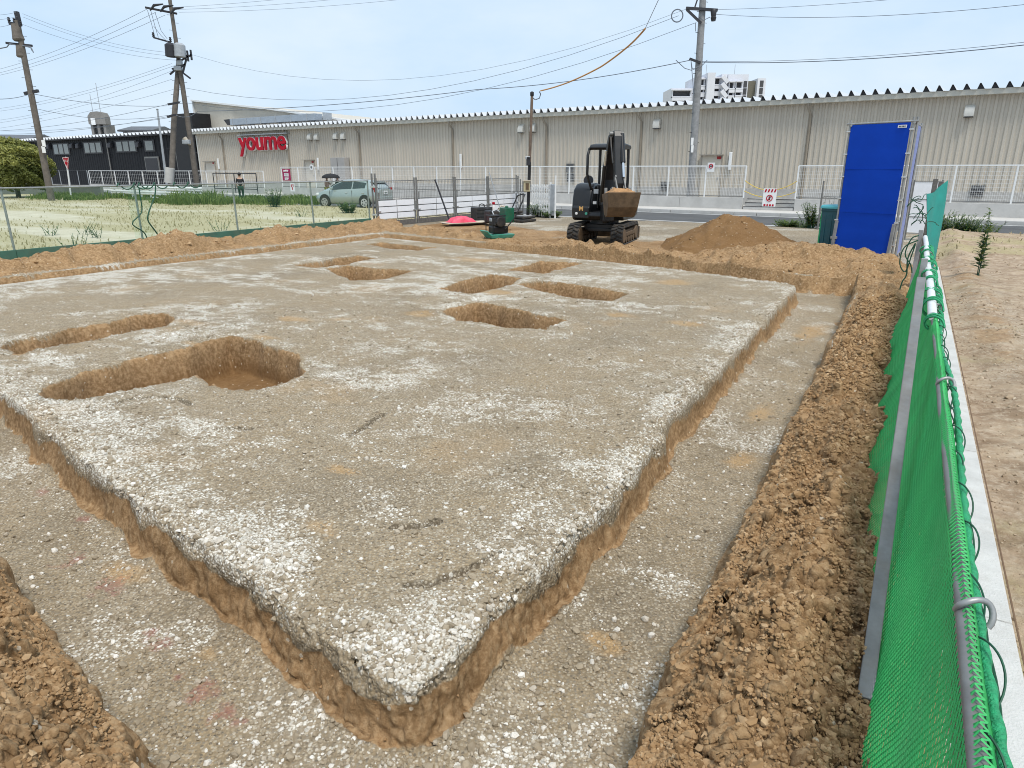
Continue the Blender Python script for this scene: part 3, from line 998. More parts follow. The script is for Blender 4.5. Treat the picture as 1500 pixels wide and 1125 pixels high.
# ------------------------------------------------------------------ loose stones and clods
PHI = (1 + 5 ** 0.5) / 2
ICO = np.array([(-1, PHI, 0), (1, PHI, 0), (-1, -PHI, 0), (1, -PHI, 0), (0, -1, PHI), (0, 1, PHI), (0, -1, -PHI), (0, 1, -PHI), (PHI, 0, -1), (PHI, 0, 1), (-PHI, 0, -1), (-PHI, 0, 1)]) / math.hypot(1, PHI)
ICF = np.array([(0, 11, 5), (0, 5, 1), (0, 1, 7), (0, 7, 10), (0, 10, 11), (1, 5, 9), (5, 11, 4), (11, 10, 2), (10, 7, 6), (7, 1, 8), (3, 9, 4), (3, 4, 2), (3, 2, 6), (3, 6, 8), (3, 8, 9), (4, 9, 5), (2, 4, 11), (6, 2, 10), (8, 6, 7), (9, 8, 1)])


def subdivide(V, Fc):
    V = list(map(tuple, V))
    cache = {}
    out = []

    def mid(i, j):
        k = (min(i, j), max(i, j))
        if k not in cache:
            p = np.add(V[i], V[j])
            V.append(tuple(p / np.linalg.norm(p)))
            cache[k] = len(V) - 1
        return cache[k]
    for a, b_, c in Fc:
        ab, bc, ca = mid(a, b_), mid(b_, c), mid(c, a)
        out += [(a, ab, ca), (ab, b_, bc), (ca, bc, c), (ab, bc, ca)]
    return np.array(V), np.array(out)


ICO2, ICF2 = subdivide(ICO, ICF)


def scatter(name, xs, ys, sizes, tone, material, fine=False, flat=0.75, sink=0.25, jit=0.28, zs=None):
    """many small lumps as one mesh"""
    n = len(xs)
    T, Fc = (ICO2, ICF2) if fine else (ICO, ICF)
    temps = np.stack([T * (1 + jit * (rng.random((len(T), 1)) * 2 - 1)) for _ in range(8)])
    V = temps[rng.integers(0, 8, n)]
    V = V * (np.stack([rng.uniform(0.75, 1.35, n), rng.uniform(0.75, 1.2, n), rng.uniform(0.6, 1.0, n) * flat / 0.75], 1) * sizes[:, None])[:, None, :]
    t, p, s = rng.uniform(0, 2 * PI, n), rng.normal(0, 0.35, n), rng.normal(0, 0.35, n)
    cz, sz, cx, sx, cy, sy = np.cos(t), np.sin(t), np.cos(p), np.sin(p), np.cos(s), np.sin(s)
    Rm = np.empty((n, 3, 3))
    Rm[:, 0] = np.stack([cz * cy - sz * sx * sy, -sz * cx, cz * sy + sz * sx * cy], 1)
    Rm[:, 1] = np.stack([sz * cy + cz * sx * sy, cz * cx, sz * sy - cz * sx * cy], 1)
    Rm[:, 2] = np.stack([-cx * sy, sx, cx * cy], 1)
    V = np.einsum('nij,nkj->nki', Rm, V)
    z = (ground_z(xs, ys) if zs is None else zs) + sizes * (0.5 - sink)
    V += np.stack([xs, ys, z], 1)[:, None, :]
    Fa = (Fc[None] + (np.arange(n) * len(T))[:, None, None]).reshape(-1, 3)
    return np_mesh(name, V.reshape(-1, 3), Fa, {'tone': np.repeat(tone, len(T))}, material)


def tone_mat(name, c0, c1, c2, rough=0.9, bump=0.3, bs=150):
    m, nt, b = nt_new(name)
    at_ = N(nt, 'ShaderNodeAttribute', attribute_name='tone')
    tc = N(nt, 'ShaderNodeTexCoord')
    nz = N(nt, 'ShaderNodeTexNoise', i_Scale=bs, i_Detail=5.0)
    nt.links.new(tc.outputs['Object'], nz.inputs['Vector'])
    c = mixc(nt, ramp(nt, at_.outputs['Fac'], 0.0, 0.5), c0, c1)
    c = mixc(nt, ramp(nt, at_.outputs['Fac'], 0.5, 1.0), c, c2)
    c = mixc(nt, math_n(nt, 'MULTIPLY', ramp(nt, nz.outputs['Fac'], 0.4, 0.7), 0.3), c, [k * 0.6 for k in c1])
    nt.links.new(c, b.inputs['Base Color'])
    b.inputs['Roughness'].default_value = rough
    b.inputs['Specular IOR Level'].default_value = 0.25
    bp = N(nt, 'ShaderNodeBump', i_Strength=bump, i_Distance=0.004)
    nt.links.new(nz.outputs['Fac'], bp.inputs['Height'])
    nt.links.new(bp.outputs['Normal'], b.inputs['Normal'])
    return m


STONE = tone_mat('gravel_stone', (0.2, 0.16, 0.11), (0.36, 0.295, 0.21), (0.80, 0.77, 0.71))
CLOD = tone_mat('earth_clod', (0.175, 0.102, 0.048), (0.325, 0.20, 0.098), (0.52, 0.37, 0.22), 0.95, 0.6, 60)

# candidate points: uniform in view angle so that near ground gets fine stones
def candidates(n, rmin, rmax, az0, az1, power=1.0):
    r = rmin * (rmax / rmin) ** (rng.random(n) ** power)
    a = np.radians(rng.uniform(az0, az1, n))
    return r * np.sin(a), r * np.cos(a), r


cx_, cy_, cr_ = candidates(330000, 1.3, 11.0, -66, 52)
hz, ids_, wa_, wb_ = terrain(cx_, cy_)
keep = (ids_ == 0) & (wa_[0] < 0.2) & (wa_[3] < 0.5)
prob = np.clip(0.10 + 0.42 * wa_[1] ** 1.1, 0, 1) * np.clip(1.3 - cr_ / 14, 0.3, 1)
keep &= rng.random(len(cx_)) < prob
gx, gy, gr, gw = cx_[keep], cy_[keep], cr_[keep], wa_[1][keep]
rimk = np.clip(1 - np.abs(sd_poly(gx * cA - gy * sA, gx * sA + gy * cA, PAD) + 0.05) / 0.16, 0, 1)
sz_ = np.clip(0.0047 * rng.lognormal(0, 0.5, len(gx)) * (1 + 0.05 * gr) * (1 + 0.35 * rimk), 0.003, 0.02)
tn = np.where(rng.random(len(gx)) < np.clip(0.14 + gw * 0.7, 0, 0.75), rng.uniform(0.55, 0.98, len(gx)), rng.uniform(0.22, 0.6, len(gx)))
# bigger single stones on the trench floors and along the pad rim
bu, bv = rng.uniform(-9, -0.4, 60000), rng.uniform(0.8, 9, 60000)
bx0, by0 = bu * cA + bv * sA, -bu * sA + bv * cA
bz, bid, bwa, bwb = terrain(bx0, by0)
bsp, bso = sd_poly(bu, bv, PAD), sd_poly(bu, bv, OUT)
pb = np.where((bsp > 0.05) & (bso < -0.03), 0.10 + 0.25 * bwa[1], np.where(np.abs(bsp + 0.06) < 0.1, 0.16, 0.012)) * ((bid == 0) & (bwa[0] < 0.3)) * np.clip(4.5 / np.hypot(bx0, by0), 0, 1)
kb = rng.random(len(bu)) < pb
gx, gy = np.concatenate([gx, bx0[kb]]), np.concatenate([gy, by0[kb]])
sz_ = np.concatenate([sz_, np.clip(0.0078 * rng.lognormal(0, 0.35, kb.sum()), 0.005, 0.017)])
tn = np.concatenate([tn, np.where(rng.random(kb.sum()) < 0.5, rng.uniform(0.7, 1, kb.sum()), rng.uniform(0.05, 0.6, kb.sum()))])
o = scatter('gravel', gx, gy, sz_, tn, STONE, zs=np.concatenate([hz[keep], bz[kb]]))
tag(o, 'loose pale and grey gravel stones lying on the pad and trench floors', 'gravel', None, 'stuff')

ex, ey, er = candidates(120000, 1.2, 24.0, -80, 52)
eu_, ev_ = rng.uniform(-0.6, 0.40, 190000), 0.7 + 9.5 * rng.random(190000) ** 1.9
fu_, fv_ = rng.uniform(-4.6, -1.4, 60000), rng.uniform(0.1, 1.75, 60000)
hu_, hv_ = rng.uniform(0.62, 4.0, 30000), 0.7 + 12 * rng.random(30000) ** 1.8
eu_, ev_ = np.concatenate([eu_, fu_, hu_]), np.concatenate([ev_, fv_, hv_])
ex = np.concatenate([ex, eu_ * cA + ev_ * sA])
ey = np.concatenate([ey, -eu_ * sA + ev_ * cA])
er = np.hypot(ex, ey)
hz, ids_, wa_, wb_ = terrain(ex, ey)
soilp = np.where(ids_ == 5, 0.3, np.where(ids_ > 0, 0.5, np.where(wa_[0] > 0.6, 0.02, np.where(wb_[3] > 0.5, 0.3, 0.0)))) * np.clip(2.2 * vnoise(ex * 4.0, ey * 4.0, 71), 0.15, 1.6)
keep = rng.random(len(ex)) < soilp
kx, ky, kr = ex[keep], ey[keep], er[keep]
sz_ = np.clip(0.0040 * rng.lognormal(0, 0.46, len(kx)) * (1 + 0.15 * kr), 0.0028, 0.016 + 0.0045 * kr)
tn = np.clip(rng.normal(0.5, 0.17, len(kx)), 0, 1)
big = sz_ > 0.0145 + 0.0035 * kr
hk = hz[keep]
rl = wb_[3][keep] > 0.5
LOTC = tone_mat('lot_crumb', (0.22, 0.155, 0.1), (0.38, 0.29, 0.2), (0.55, 0.46, 0.35), 0.95, 0.5, 60)
o = scatter('lot_crumbs', kx[rl], ky[rl], sz_[rl] * 0.8, tn[rl], LOTC, zs=hk[rl], sink=0.45)
tag(o, 'small dry crumbs of earth on the bare lot right of the curb', 'soil', None, 'stuff')
kx, ky, sz_, tn, hk, big = kx[~rl], ky[~rl], sz_[~rl], tn[~rl], hk[~rl], big[~rl]
o = scatter('soil_clods', kx[~big], ky[~big], sz_[~big], tn[~big], CLOD, zs=hk[~big], jit=0.38, sink=0.3)
tag(o, 'small crumbs of brown soil covering the spoil banks', 'soil', None, 'stuff')
o = scatter('soil_lumps', kx[big], ky[big], sz_[big], tn[big], CLOD, fine=True, zs=hk[big], jit=0.24, sink=0.42)
tag(o, 'bigger lumps of brown soil lying on the spoil banks', 'soil', None, 'stuff')

# ------------------------------------------------------------------ right hand net fence, curb, teal sheet, blue screen
def pv(px, py, v):
    """world point on a photo ray at plot distance v"""
    r = ray(px, py)
    t = v / (r[0] * sA + r[1] * cA)
    return Vector((r[0] * t, r[1] * t, H + r[2] * t))


def loc_u(p, u0, v0, z0=0.0):
    u, v = to_uv(p)
    return Vector((u - u0, v - v0, p[2] - z0))


FU, FV = 0.15, 3.0
RZ = 0.86
fence = thing('net_fence', 'green knotted net fence over a steel rail beside the right spoil bank', 'fence', U(FU, FV), ROT_U)
GZF = 0.10


def net_point(v, t):
    """t<0: flap right of the rail, 0: over the rail, 0..1: curtain on the trench side"""
    bul = 0.03 + 0.15 * np.exp(-((v - 4.6) / 1.3) ** 2) + 0.17 * np.exp(-((v - 7.6) / 1.9) ** 2)
    fold = 0.5 + 0.5 * np.sin(v * 5.3 + 1.5 * np.sin(v * 2.1))
    tt = np.clip(t, 0, 1)
    u = 0.228 - 0.075 * tt - bul * 1.15 * tt ** 2.2 - 0.014 * fold * tt * (1 - 0.4 * tt) + 0.006 * np.sin(v * 7 + 3 * tt) * tt
    sag = 0.03 * np.sin(v * 3.1) ** 2 + 0.12 * np.clip((v - 8.5) / 2, 0, 1)
    z = (RZ + 0.012 - sag * (1 - tt)) * (1 - tt) + (GZF - 0.05) * tt
    f = np.clip(-t / 0.16, 0, 1)
    u = np.where(t < 0, 0.228 + 0.065 * np.sin(f * PI * 0.55), u)
    z = np.where(t < 0, RZ + 0.012 + 0.034 * np.sin(np.clip(f * 1.6, 0, 1) * PI) - 0.20 * f ** 2 - 0.03 * np.sin(v * 3.1) ** 2 * f, z)
    return np.stack([u - FU, v - FV, z], -1)


def strands(P, Q, r):
    """three sided cords between point arrays"""
    d = Q - P
    d /= np.maximum(np.linalg.norm(d, axis=1, keepdims=True), 1e-6)
    ref = np.tile(np.array([[1.0, 0.13, 0.07]]), (len(P), 1))
    x = np.cross(d, ref)
    x /= np.linalg.norm(x, axis=1, keepdims=True)
    y = np.cross(d, x)
    V = []
    for E_ in (P, Q):
        for k in range(3):
            a = 2 * PI * k / 3
            V.append(E_ + (x * math.cos(a) + y * math.sin(a)) * r)
    V = np.stack(V, 1)
    base = (np.arange(len(P)) * 6)[:, None, None]
    Fq = np.array([[0, 1, 4, 3], [1, 2, 5, 4], [2, 0, 3, 5]])[None] + base
    return V.reshape(-1, 3), Fq.reshape(-1, 4)


pvv, pz = 0.023, 0.0195
rows = int(0.86 / pz)
frows = 4
cols = int(11.6 / pvv)
jj = np.arange(-frows, rows + 1)
tt_ = np.where(jj < 0, jj * 0.10 / frows, jj / rows)
vv0 = -0.35 + np.arange(cols) * pvv
Vg, Tg = np.meshgrid(vv0, tt_, indexing='ij')
Vg = Vg + (np.abs(jj) % 2)[None, :] * pvv / 2 + 0.003 * np.sin(Tg * 12 + Vg * 3)
NP_ = net_point(Vg, Tg) + rng.normal(0, 0.0004, Vg.shape + (3,))
Pl, Ql = [], []
for j in range(len(jj) - 1):
    odd = abs(jj[j]) % 2
    a_ = NP_[:, j]
    b_ = NP_[:, j + 1]
    Pl.append(a_)
    Ql.append(b_)
    if odd:
        Pl.append(a_[:-1]); Ql.append(b_[1:])
    else:
        Pl.append(a_[1:]); Ql.append(b_[:-1])
V_, F_ = strands(np.concatenate(Pl), np.concatenate(Ql), 0.0021)
net = np_mesh('net', V_, F_, {}, M['cord'])
net.parent = fence


def rail_pts(v0, v1, u, z, n, wob=0.004):
    return [(u - FU + wob * math.sin(v0 + i * 1.7), v0 + (v1 - v0) * i / n - FV, z + wob * math.cos(i * 1.3)) for i in range(n + 1)]


MB().tube(rail_pts(-0.9, 6.3, 0.245, RZ, 12, 0.002), 0.0175, 12).build('rail', M['steel_dull'], fence, 40)
MB().tube(rail_pts(5.4, 12.0, 0.235, RZ + 0.03, 6, 0.004), 0.03, 12).build('rail', mat('white_pipe', (0.72, 0.73, 0.73), 0.4, 0.1, 0.06, 8, dirt=0.2), fence, 40)
bt_ = pv(1355, 408, 5.0)
bt_ = loc_u(bt_, FU, FV)
bt_.x -= 0.02
b0_ = loc_u(gnd(1270, 1002, 0.16), FU, FV)
b0_ = b0_ + (b0_ - bt_) * 0.02
MB().beam(b0_, bt_, 0.05, 0.02).build('brace', M['steel_dull'], fence, bevel=0.004)
for v, u in ((8.1, 0.19), (12.0, 0.17)):
    MB().beam((u - FU, v - FV, -0.1), (u - FU, v + 0.02 - FV, 0.99), 0.06, 0.05).build('post', M['pole_grey'], fence, bevel=0.004)
# twisted rope lying along the rail, and its lacing
rp, rr = [], []
n = 420
for i in range(n + 1):
    v = -0.8 + 9.4 * i / n
    rp.append((0.288 + 0.014 * math.sin(v * 2.3) - FU, v - FV, RZ - 0.015 + 0.012 * math.sin(v * 3.7)))
    rr.append(0.0125 + 0.0028 * math.sin(i * 1.25))
MB().tube(rp, rr, 8).build('rope', M['rope'], fence, 60)
for off, ph, uu in ((0.0, 0.0, 0.276),):
    pts = []
    for i in range(700):
        v = -0.7 + 8.4 * i / 700
        a = v * 2 * PI / 0.30 + ph
        pts.append((uu + 0.026 * math.cos(a) + 0.012 * math.sin(v * 9) - FU, v + off - FV, RZ - 0.02 + 0.036 * math.sin(a)))
    MB().tube(pts, 0.0027, 5).build('lacing_cord', M['rope_dark'], fence, 60)
mb = MB()
for k, (u0, z0, ph) in enumerate(((0.272, RZ - 0.03, 0), (0.292, RZ - 0.06, 1.5), (0.305, RZ - 0.09, 3))):
    mb.tube([(u0 + 0.012 * math.sin(i * 0.4 + ph) - FU, -0.7 + 8.2 * i / 160 - FV, z0 + 0.012 * math.cos(i * 0.33 + ph)) for i in range(161)], 0.0032, 5)
mb.build('edge_cord', M['rope_dark'], fence, 60)
# coiled spare rope at the far end of the rail
for k in range(9):
    mb = MB()
    pts = []
    v0 = 5.2 + k * 0.62
    for i in range(60):
        a = i / 60 * 2 * PI * 2.2
        pts.append((0.245 + (0.055 + 0.01 * (k % 3)) * math.cos(a) - FU, v0 + i * 0.006 - FV + 0.05 * math.sin(a * 0.5), RZ + 0.0 + (0.055 + 0.02 * (k % 2)) * math.sin(a)))
    mb.tube(pts, 0.008, 6)
    mb.build('rope_coil', M['rope'], fence, 60)
for px, py in ((1422, 890), (1381, 560), (1367, 450), (1357, 398), (1352, 372)):
    d = pv(px, py, 1.0)
    # solve for the v where this ray meets the height of the rail
    k = (RZ + 0.02 - H) / (d[2] - H)
    v = k
    cu = 0.265
    pts = [(cu + 0.036 * math.cos(a) - FU, v - FV + 0.012 * math.sin(a * 2), RZ + 0.008 + 0.036 * math.sin(a)) for a in [PI * (1.05 - 1.25 * i / 14) for i in range(15)]]
    MB().tube(pts, 0.0075, 8).build('hook', M['steel'], fence, 60)

CU0 = 0.5
curb = thing('concrete_curb', 'low whitish concrete curb wall along the foot of the right net fence', 'curb', U(CU0, 6.5), ROT_U)
mb = MB()
for i in range(8):
    v0 = -1.0 + i * 2.0
    mb.box((0.005, v0 + 1.0 - 6.5, -0.09), (0.185, 1.994, 0.42))
mb.build('curb_blocks', M['curb'], curb, bevel=0.008)
MB().tube([(0.105, -7.4, 0.118), (0.108, 0, 0.122), (0.104, 8.4, 0.119)], 0.004, 5).build('edge_wire', mat('rusty_wire', (0.2, 0.12, 0.07), 0.7, 0.3), curb)

# teal sheet tied to old posts past the rail's end
ts_u, ts_v = 0.4, 13.2
teal = thing('teal_sheet', 'teal green sheet tied between old posts past the end of the net fence', 'sheet', U(ts_u, ts_v), ROT_U)
c4 = [loc_u(pv(1357, 284, 12.6), ts_u, ts_v), loc_u(pv(1387, 264, 13.6), ts_u, ts_v), loc_u(pv(1371, 380, 13.6), ts_u, ts_v), loc_u(pv(1353, 412, 12.6), ts_u, ts_v)]
grid = []
for i in range(15):
    row = []
    s_ = i / 14
    for j in range(19):
        t_ = j / 18
        p = (c4[0] * (1 - s_) + c4[1] * s_) * (1 - t_) + (c4[3] * (1 - s_) + c4[2] * s_) * t_
        p = p + Vector((0.02 * math.sin(s_ * 7 + t_ * 3), 0.03 * math.sin(t_ * 5 + s_ * 4), -0.05 * math.sin(PI * s_) * (1 - t_)))
        row.append(p)
    grid.append(row)
mb = MB()
for side in (0, 0.004):
    g2 = [[p + Vector((side, -side, 0)) for p in row] for row in grid]
    mb.loft(g2, close=False)
mb.build('sheet_cloth', M['teal'], teal, 80, recalc=False)
for k, (px, py) in enumerate(((1371, 262), (1379, 266))):
    t_ = loc_u(pv(px, py, 13.9), ts_u, ts_v)
    MB().beam((t_.x - 0.01, t_.y, -0.1), t_, 0.075, 0.06).build('wooden_post', M['wood'], teal, bevel=0.006)
# tangle of tie cords
mb = MB()
rs = random.Random(4)
for k in range(16):
    p0 = loc_u(pv(1352 + rs.uniform(-5, 6), 285 + rs.uniform(0, 45), 12.55), ts_u, ts_v)
    pts = [p0]
    dr = Vector((rs.uniform(-1, 0.3), rs.uniform(-0.5, 0.5), rs.uniform(-0.4, 0.8)))
    for i in range(7):
        dr = (dr + Vector((rs.uniform(-0.5, 0.5), rs.uniform(-0.4, 0.4), rs.uniform(-0.7, 0.4)))).normalized()
        pts.append(pts[-1] + dr * 0.035)
    mb.tube(pts, 0.006, 5)
mb.build('tie_cords', M['rope_dark'], teal, 60)
coil = thing('loose_cord', 'dark green cord hanging in a loose loop left of the net fence end', 'cord', U(-0.05, 11.4), ROT_U)
for path in ([(1345, 352), (1325, 362), (1318, 385), (1326, 398), (1335, 375), (1341, 358)], [(1341, 356), (1330, 378), (1328, 402), (1322, 412), (1318, 424)], [(1346, 345), (1335, 350), (1326, 372), (1334, 388), (1336, 400)]):
    P = [loc_u(pv(x, y, 11.4), -0.05, 11.4) for x, y in path]
    fine = []
    for i in range(len(P) - 1):
        p0, p1, p2, p3 = P[max(i - 1, 0)], P[i], P[i + 1], P[min(i + 2, len(P) - 1)]
        for k in range(6):
            t = k / 6
            fine.append(0.5 * ((2 * p1) + (p2 - p0) * t + (2 * p0 - 5 * p1 + 4 * p2 - p3) * t * t + (3 * p1 - p0 - 3 * p2 + p3) * t ** 3))
    fine.append(P[-1])
    MB().tube(fine, 0.0095, 6).build('cord_loop', M['rope_dark'], coil, 60)

# ---- blue screen on pipes
b0, b1 = Vector((-1.38, 16.8, 0)), Vector((-0.22, 16.3, 0))
wdt = (b1 - b0).length
ang = math.atan2((b1 - b0).y, (b1 - b0).x)
blue = thing('screen_enclosure', 'tall royal blue sheet screen on a steel pipe frame beside the teal bin', 'screen', U(b0.x, b0.y, 0.0), ROT_U + ang)
BH, BD = 2.78, 1.3
SK = -0.36      # the sides run back along the street fence line, not square to the front


def sheet_grid(w_, z0, z1, wave, horiz=True):
    g = []
    for i in range(25):
        row = []
        for j in range(49):
            x, z = w_ * i / 24, z0 + (z1 - z0) * j / 48
            y = wave * (math.sin(z * 2.3 + x * 0.7) + 0.5 * math.sin(x * 5 + z) + 0.5 * math.sin(z * 9.0) * math.exp(-((z * 1.11 % 1) - 0.5) ** 2 * 30))
            row.append(Vector((x, y, z)))
        g.append(row)
    return g


mb = MB().loft([[p + Vector((0.035, -0.03, 0)) for p in r] for r in sheet_grid(wdt - 0.07, 0.1, BH - 0.05, 0.006)], close=False)
mb.build('front_sheet', M['blue'], blue, 80, recalc=False)
for z in (0.98, 1.86):
    MB().box((wdt / 2, -0.038, z), (wdt - 0.09, 0.006, 0.012)).build('sheet_seam', M['blue'], blue)
g = sheet_grid(BD - 0.1, 0.12, BH - 0.06, 0.006)
mb = MB().loft([[Vector((wdt + 0.03 + p.y + SK * p.x, 0.06 + p.x, p.z)) for p in r] for r in g], close=False)
mb.build('side_sheet', M['blue_side'], blue, 80, recalc=False)
mb = MB().loft([[Vector((p.y + SK * p.x, 0.06 + p.x, p.z)) for p in r] for r in g], close=False)
mb.build('side_sheet', M['blue'], blue, 80, recalc=False)
for x, y, lean in ((0, 0, 0), (wdt, 0, 0), (wdt + 0.07, 0.05, 0), (0, BD, 0), (wdt, BD, 0), (wdt + 0.06, BD + 0.06, 0)):
    x += SK * y
    MB().bar((x, y, -0.15), (x, y, BH + (0.05 if y < 1 else 0.0)), 0.024, 10).build('pipe', M['steel'], blue, 40)
for z in (0.1, BH - 0.03):
    MB().bar((-0.06, -0.005, z), (wdt + 0.1, -0.005, z), 0.022, 10).build('pipe', M['steel'], blue, 40)
for x in (0, wdt):
    for z in (0.1, BH - 0.06):
        MB().bar((x + 0.045, -0.05, z), (x + 0.045 + SK * (BD + 0.05), BD + 0.05, z), 0.022, 10).build('pipe', M['steel'], blue, 40)
for x in (0.0, wdt):
    for z in (0.35, 0.8, 1.25, 1.7, 2.15, 2.6):
        MB().box((x, -0.025, z), (0.085, 0.05, 0.03)).build('clamp', M['bright'], blue, bevel=0.006)
MB().box((0, -0.03, 0.42), (0.14, 0.07, 0.06)).build('clamp', M['steel'], blue, bevel=0.01)
for x in (0.0, wdt - 0.05):
    MB().beam((x - 0.02, -0.05, -0.12), (x + 0.02, -0.045, 0.78), 0.06, 0.05).build('stake', M['pole_grey'], blue, bevel=0.006)
mb = MB().box((wdt - 0.18, -0.045, BH - 0.12), (0.17, 0.006, 0.055))
lab_ = mb.build('maker_label', M['white'], blue)
mb = MB()
for k in range(5):
    mb.box((wdt - 0.235 + k * 0.027, -0.0495, BH - 0.12), (0.016, 0.003, 0.026))
o = mb.build('label_print', M['dark_metal'], blue)

# white panel behind the blue screen
p = gnd(1345, 352)
pu, pvv_ = to_uv(p)
wp = thing('white_panel', 'white board panel in a grey frame standing behind the blue screen', 'panel', U(pu, pvv_), ROT_U + rad(-8))
MB().box((0, 0, 0.86), (0.62, 0.03, 1.32)).build('board', M['board'], wp)
for x in (-0.33, 0.33):
    MB().bar((x, 0, -0.1), (x, 0, 1.58), 0.02, 8).build('post', M['steel_dull'], wp, 40)
for z in (0.18, 0.62, 1.08, 1.545):
    MB().box((0, -0.019, z), (0.64, 0.012, 0.022)).build('batten', M['steel'], wp)

# teal bin
p = gnd(1217, 374)
pu, pvv_ = to_uv(p)
tb = thing('plastic_bin', 'dark teal plastic bin with aqua lid left of the blue screen', 'bin', U(pu, pvv_ + 0.1), ROT_U + rad(-20))
rings = []
for z, s_ in ((0, 0.42), (0.3, 0.435), (0.95, 0.47), (0.98, 0.49), (1.02, 0.49)):
    rings.append([(i * s_ / 2, j * s_ * 0.5, z) for i, j in ((-1, -1), (1, -1), (1, 1), (-1, 1))])
MB().loft(rings).build('bin_body', M['tealbin'], tb, bevel=0.012)
mb = MB()
for x in (-0.14, 0, 0.14):
    mb.box((x, -0.228, 0.55), (0.03, 0.02, 0.72))
mb.build('rib', M['tealbin'], tb, bevel=0.004)
rings = []
for z, s_ in ((1.02, 0.53), (1.07, 0.53), (1.10, 0.47), (1.105, 0.2)):
    rings.append([(i * s_ / 2, j * s_ * 0.5, z) for i, j in ((-1, -1), (1, -1), (1, 1), (-1, 1))])
MB().loft(rings).build('lid', M['aqua'], tb, bevel=0.01)
MB().box((-0.236, -0.2, 0.52), (0.03, 0.05, 0.9)).build('corner_strip', M['rope'], tb, bevel=0.004)

# ------------------------------------------------------------------ mini excavator (front = -y, towards the camera)
pe = gnd(884, 354)
eu, ev = to_uv(pe)
EZ = float(ground_z(pe.x, pe.y)[0]) - 0.01
ex_ = thing('mini_excavator', 'black tracked mini excavator holding up a full earth bucket', 'excavator', (pe.x, pe.y, EZ), ROT_U + rad(8))


def track_loop(r, L, n=14):
    """side outline (y, z) of a crawler"""
    pts = []
    for i in range(n + 1):
        a = PI / 2 + PI * i / n
        pts.append((-L / 2 + r + r * math.cos(a), r + r * math.sin(a)))
    for i in range(n + 1):
        a = -PI / 2 + PI * i / n
        pts.append((L / 2 - r + r * math.cos(a), r + r * math.sin(a)))
    return pts


def crawler(xc):
    L, r, w_ = 1.98, 0.25, 0.31
    outer = track_loop(r, L)
    inner = [(y * 0.965, (z - r) * 0.80 + r) for y, z in outer]
    n = len(outer)
    mb = MB()
    vs = []
    for x in (xc - w_ / 2, xc + w_ / 2):
        vs += [(x, y, z) for y, z in outer] + [(x, y, z) for y, z in inner]
    fs = []
    for i in range(n):
        j = (i + 1) % n
        fs += [(i, j, 2 * n + j, 2 * n + i), (n + j, n + i, 3 * n + i, 3 * n + j), (i, n + i, n + j, j), (2 * n + i, 2 * n + j, 3 * n + j, 3 * n + i)]
    mb.add(vs, fs)
    # lugs, in two staggered rows like a chevron tread
    per = [0]
    for i in range(n):
        j = (i + 1) % n
        per.append(per[-1] + math.dist(outer[i], outer[j]))
    m = 44
    for k in range(m):
        for side in (-1, 1):
            d = ((k + (0.5 if side > 0 else 0)) / m) * per[-1]
            i = max(q for q in range(n) if per[q] <= d)
            j = (i + 1) % n
            t = (d - per[i]) / max(per[i + 1] - per[i], 1e-6)
            y, z = outer[i][0] * (1 - t) + outer[j][0] * t, outer[i][1] * (1 - t) + outer[j][1] * t
            ty, tz = outer[j][0] - outer[i][0], outer[j][1] - outer[i][1]
            a = math.atan2(tz, ty)
            R = Matrix.Rotation(a, 3, 'X')
            R = R @ Matrix.Rotation(side * 0.35, 3, 'Z')
            mb.box((xc + side * w_ * 0.24, y, z), (w_ * 0.5, 0.055, 0.06), R)
    o = mb.build('track', M['rubber'], ex_, bevel=0.006, seg=1)
    fr = MB().box((xc, 0, r + 0.0), (w_ * 0.62, L - 2 * r + 0.06, 0.24))
    fr.box((xc, 0, r + 0.02), (w_ * 0.9, L - 2 * r - 0.2, 0.1))
    f = fr.build('track_frame', M['mud'], o, bevel=0.012)
    for y in (-L / 2 + r, L / 2 - r):
        MB().lathe([(0.06, -0.15), (0.17, -0.15), (0.195, -0.12), (0.195, 0.12), (0.17, 0.15), (0.06, 0.15)], (xc, y, r), 18, 'x').build('sprocket', M['mud'], o, 40)
    for y in (-0.42, -0.14, 0.14, 0.42):
        MB().lathe([(0.03, -0.14), (0.085, -0.14), (0.085, 0.14), (0.03, 0.14)], (xc, y, 0.13), 12, 'x').build('roller', M['mud'], o, 40)


crawler(-0.575)
crawler(0.575)
mb = MB().box((0, 0.05, 0.42), (0.86, 0.8, 0.16)).box((0, -0.36, 0.36), (0.7, 0.07, 0.09))
mb.build('undercarriage', M['black'], ex_, bevel=0.015)
MB().lathe([(0.36, 0.48), (0.38, 0.50), (0.38, 0.60), (0.3, 0.62)], (0, 0, 0), 24).build('slew_ring', M['black'], ex_, 40)
mb = MB().box((0, 1.22, 0.2), (1.42, 0.06, 0.32))
mb.build('dozer_blade', M['mud'], ex_, bevel=0.012)
for x in (-0.3, 0.3):
    mb = MB().beam((x, 0.5, 0.34), (x, 1.2, 0.22), 0.09, 0.1)
    mb.build('blade_arm', M['black'], ex_, bevel=0.01)
# upper house: rounded hood on the left, deck and seat
def rounded(x0, x1, prof):
    return MB().prism(prof, 'x', x0, x1)


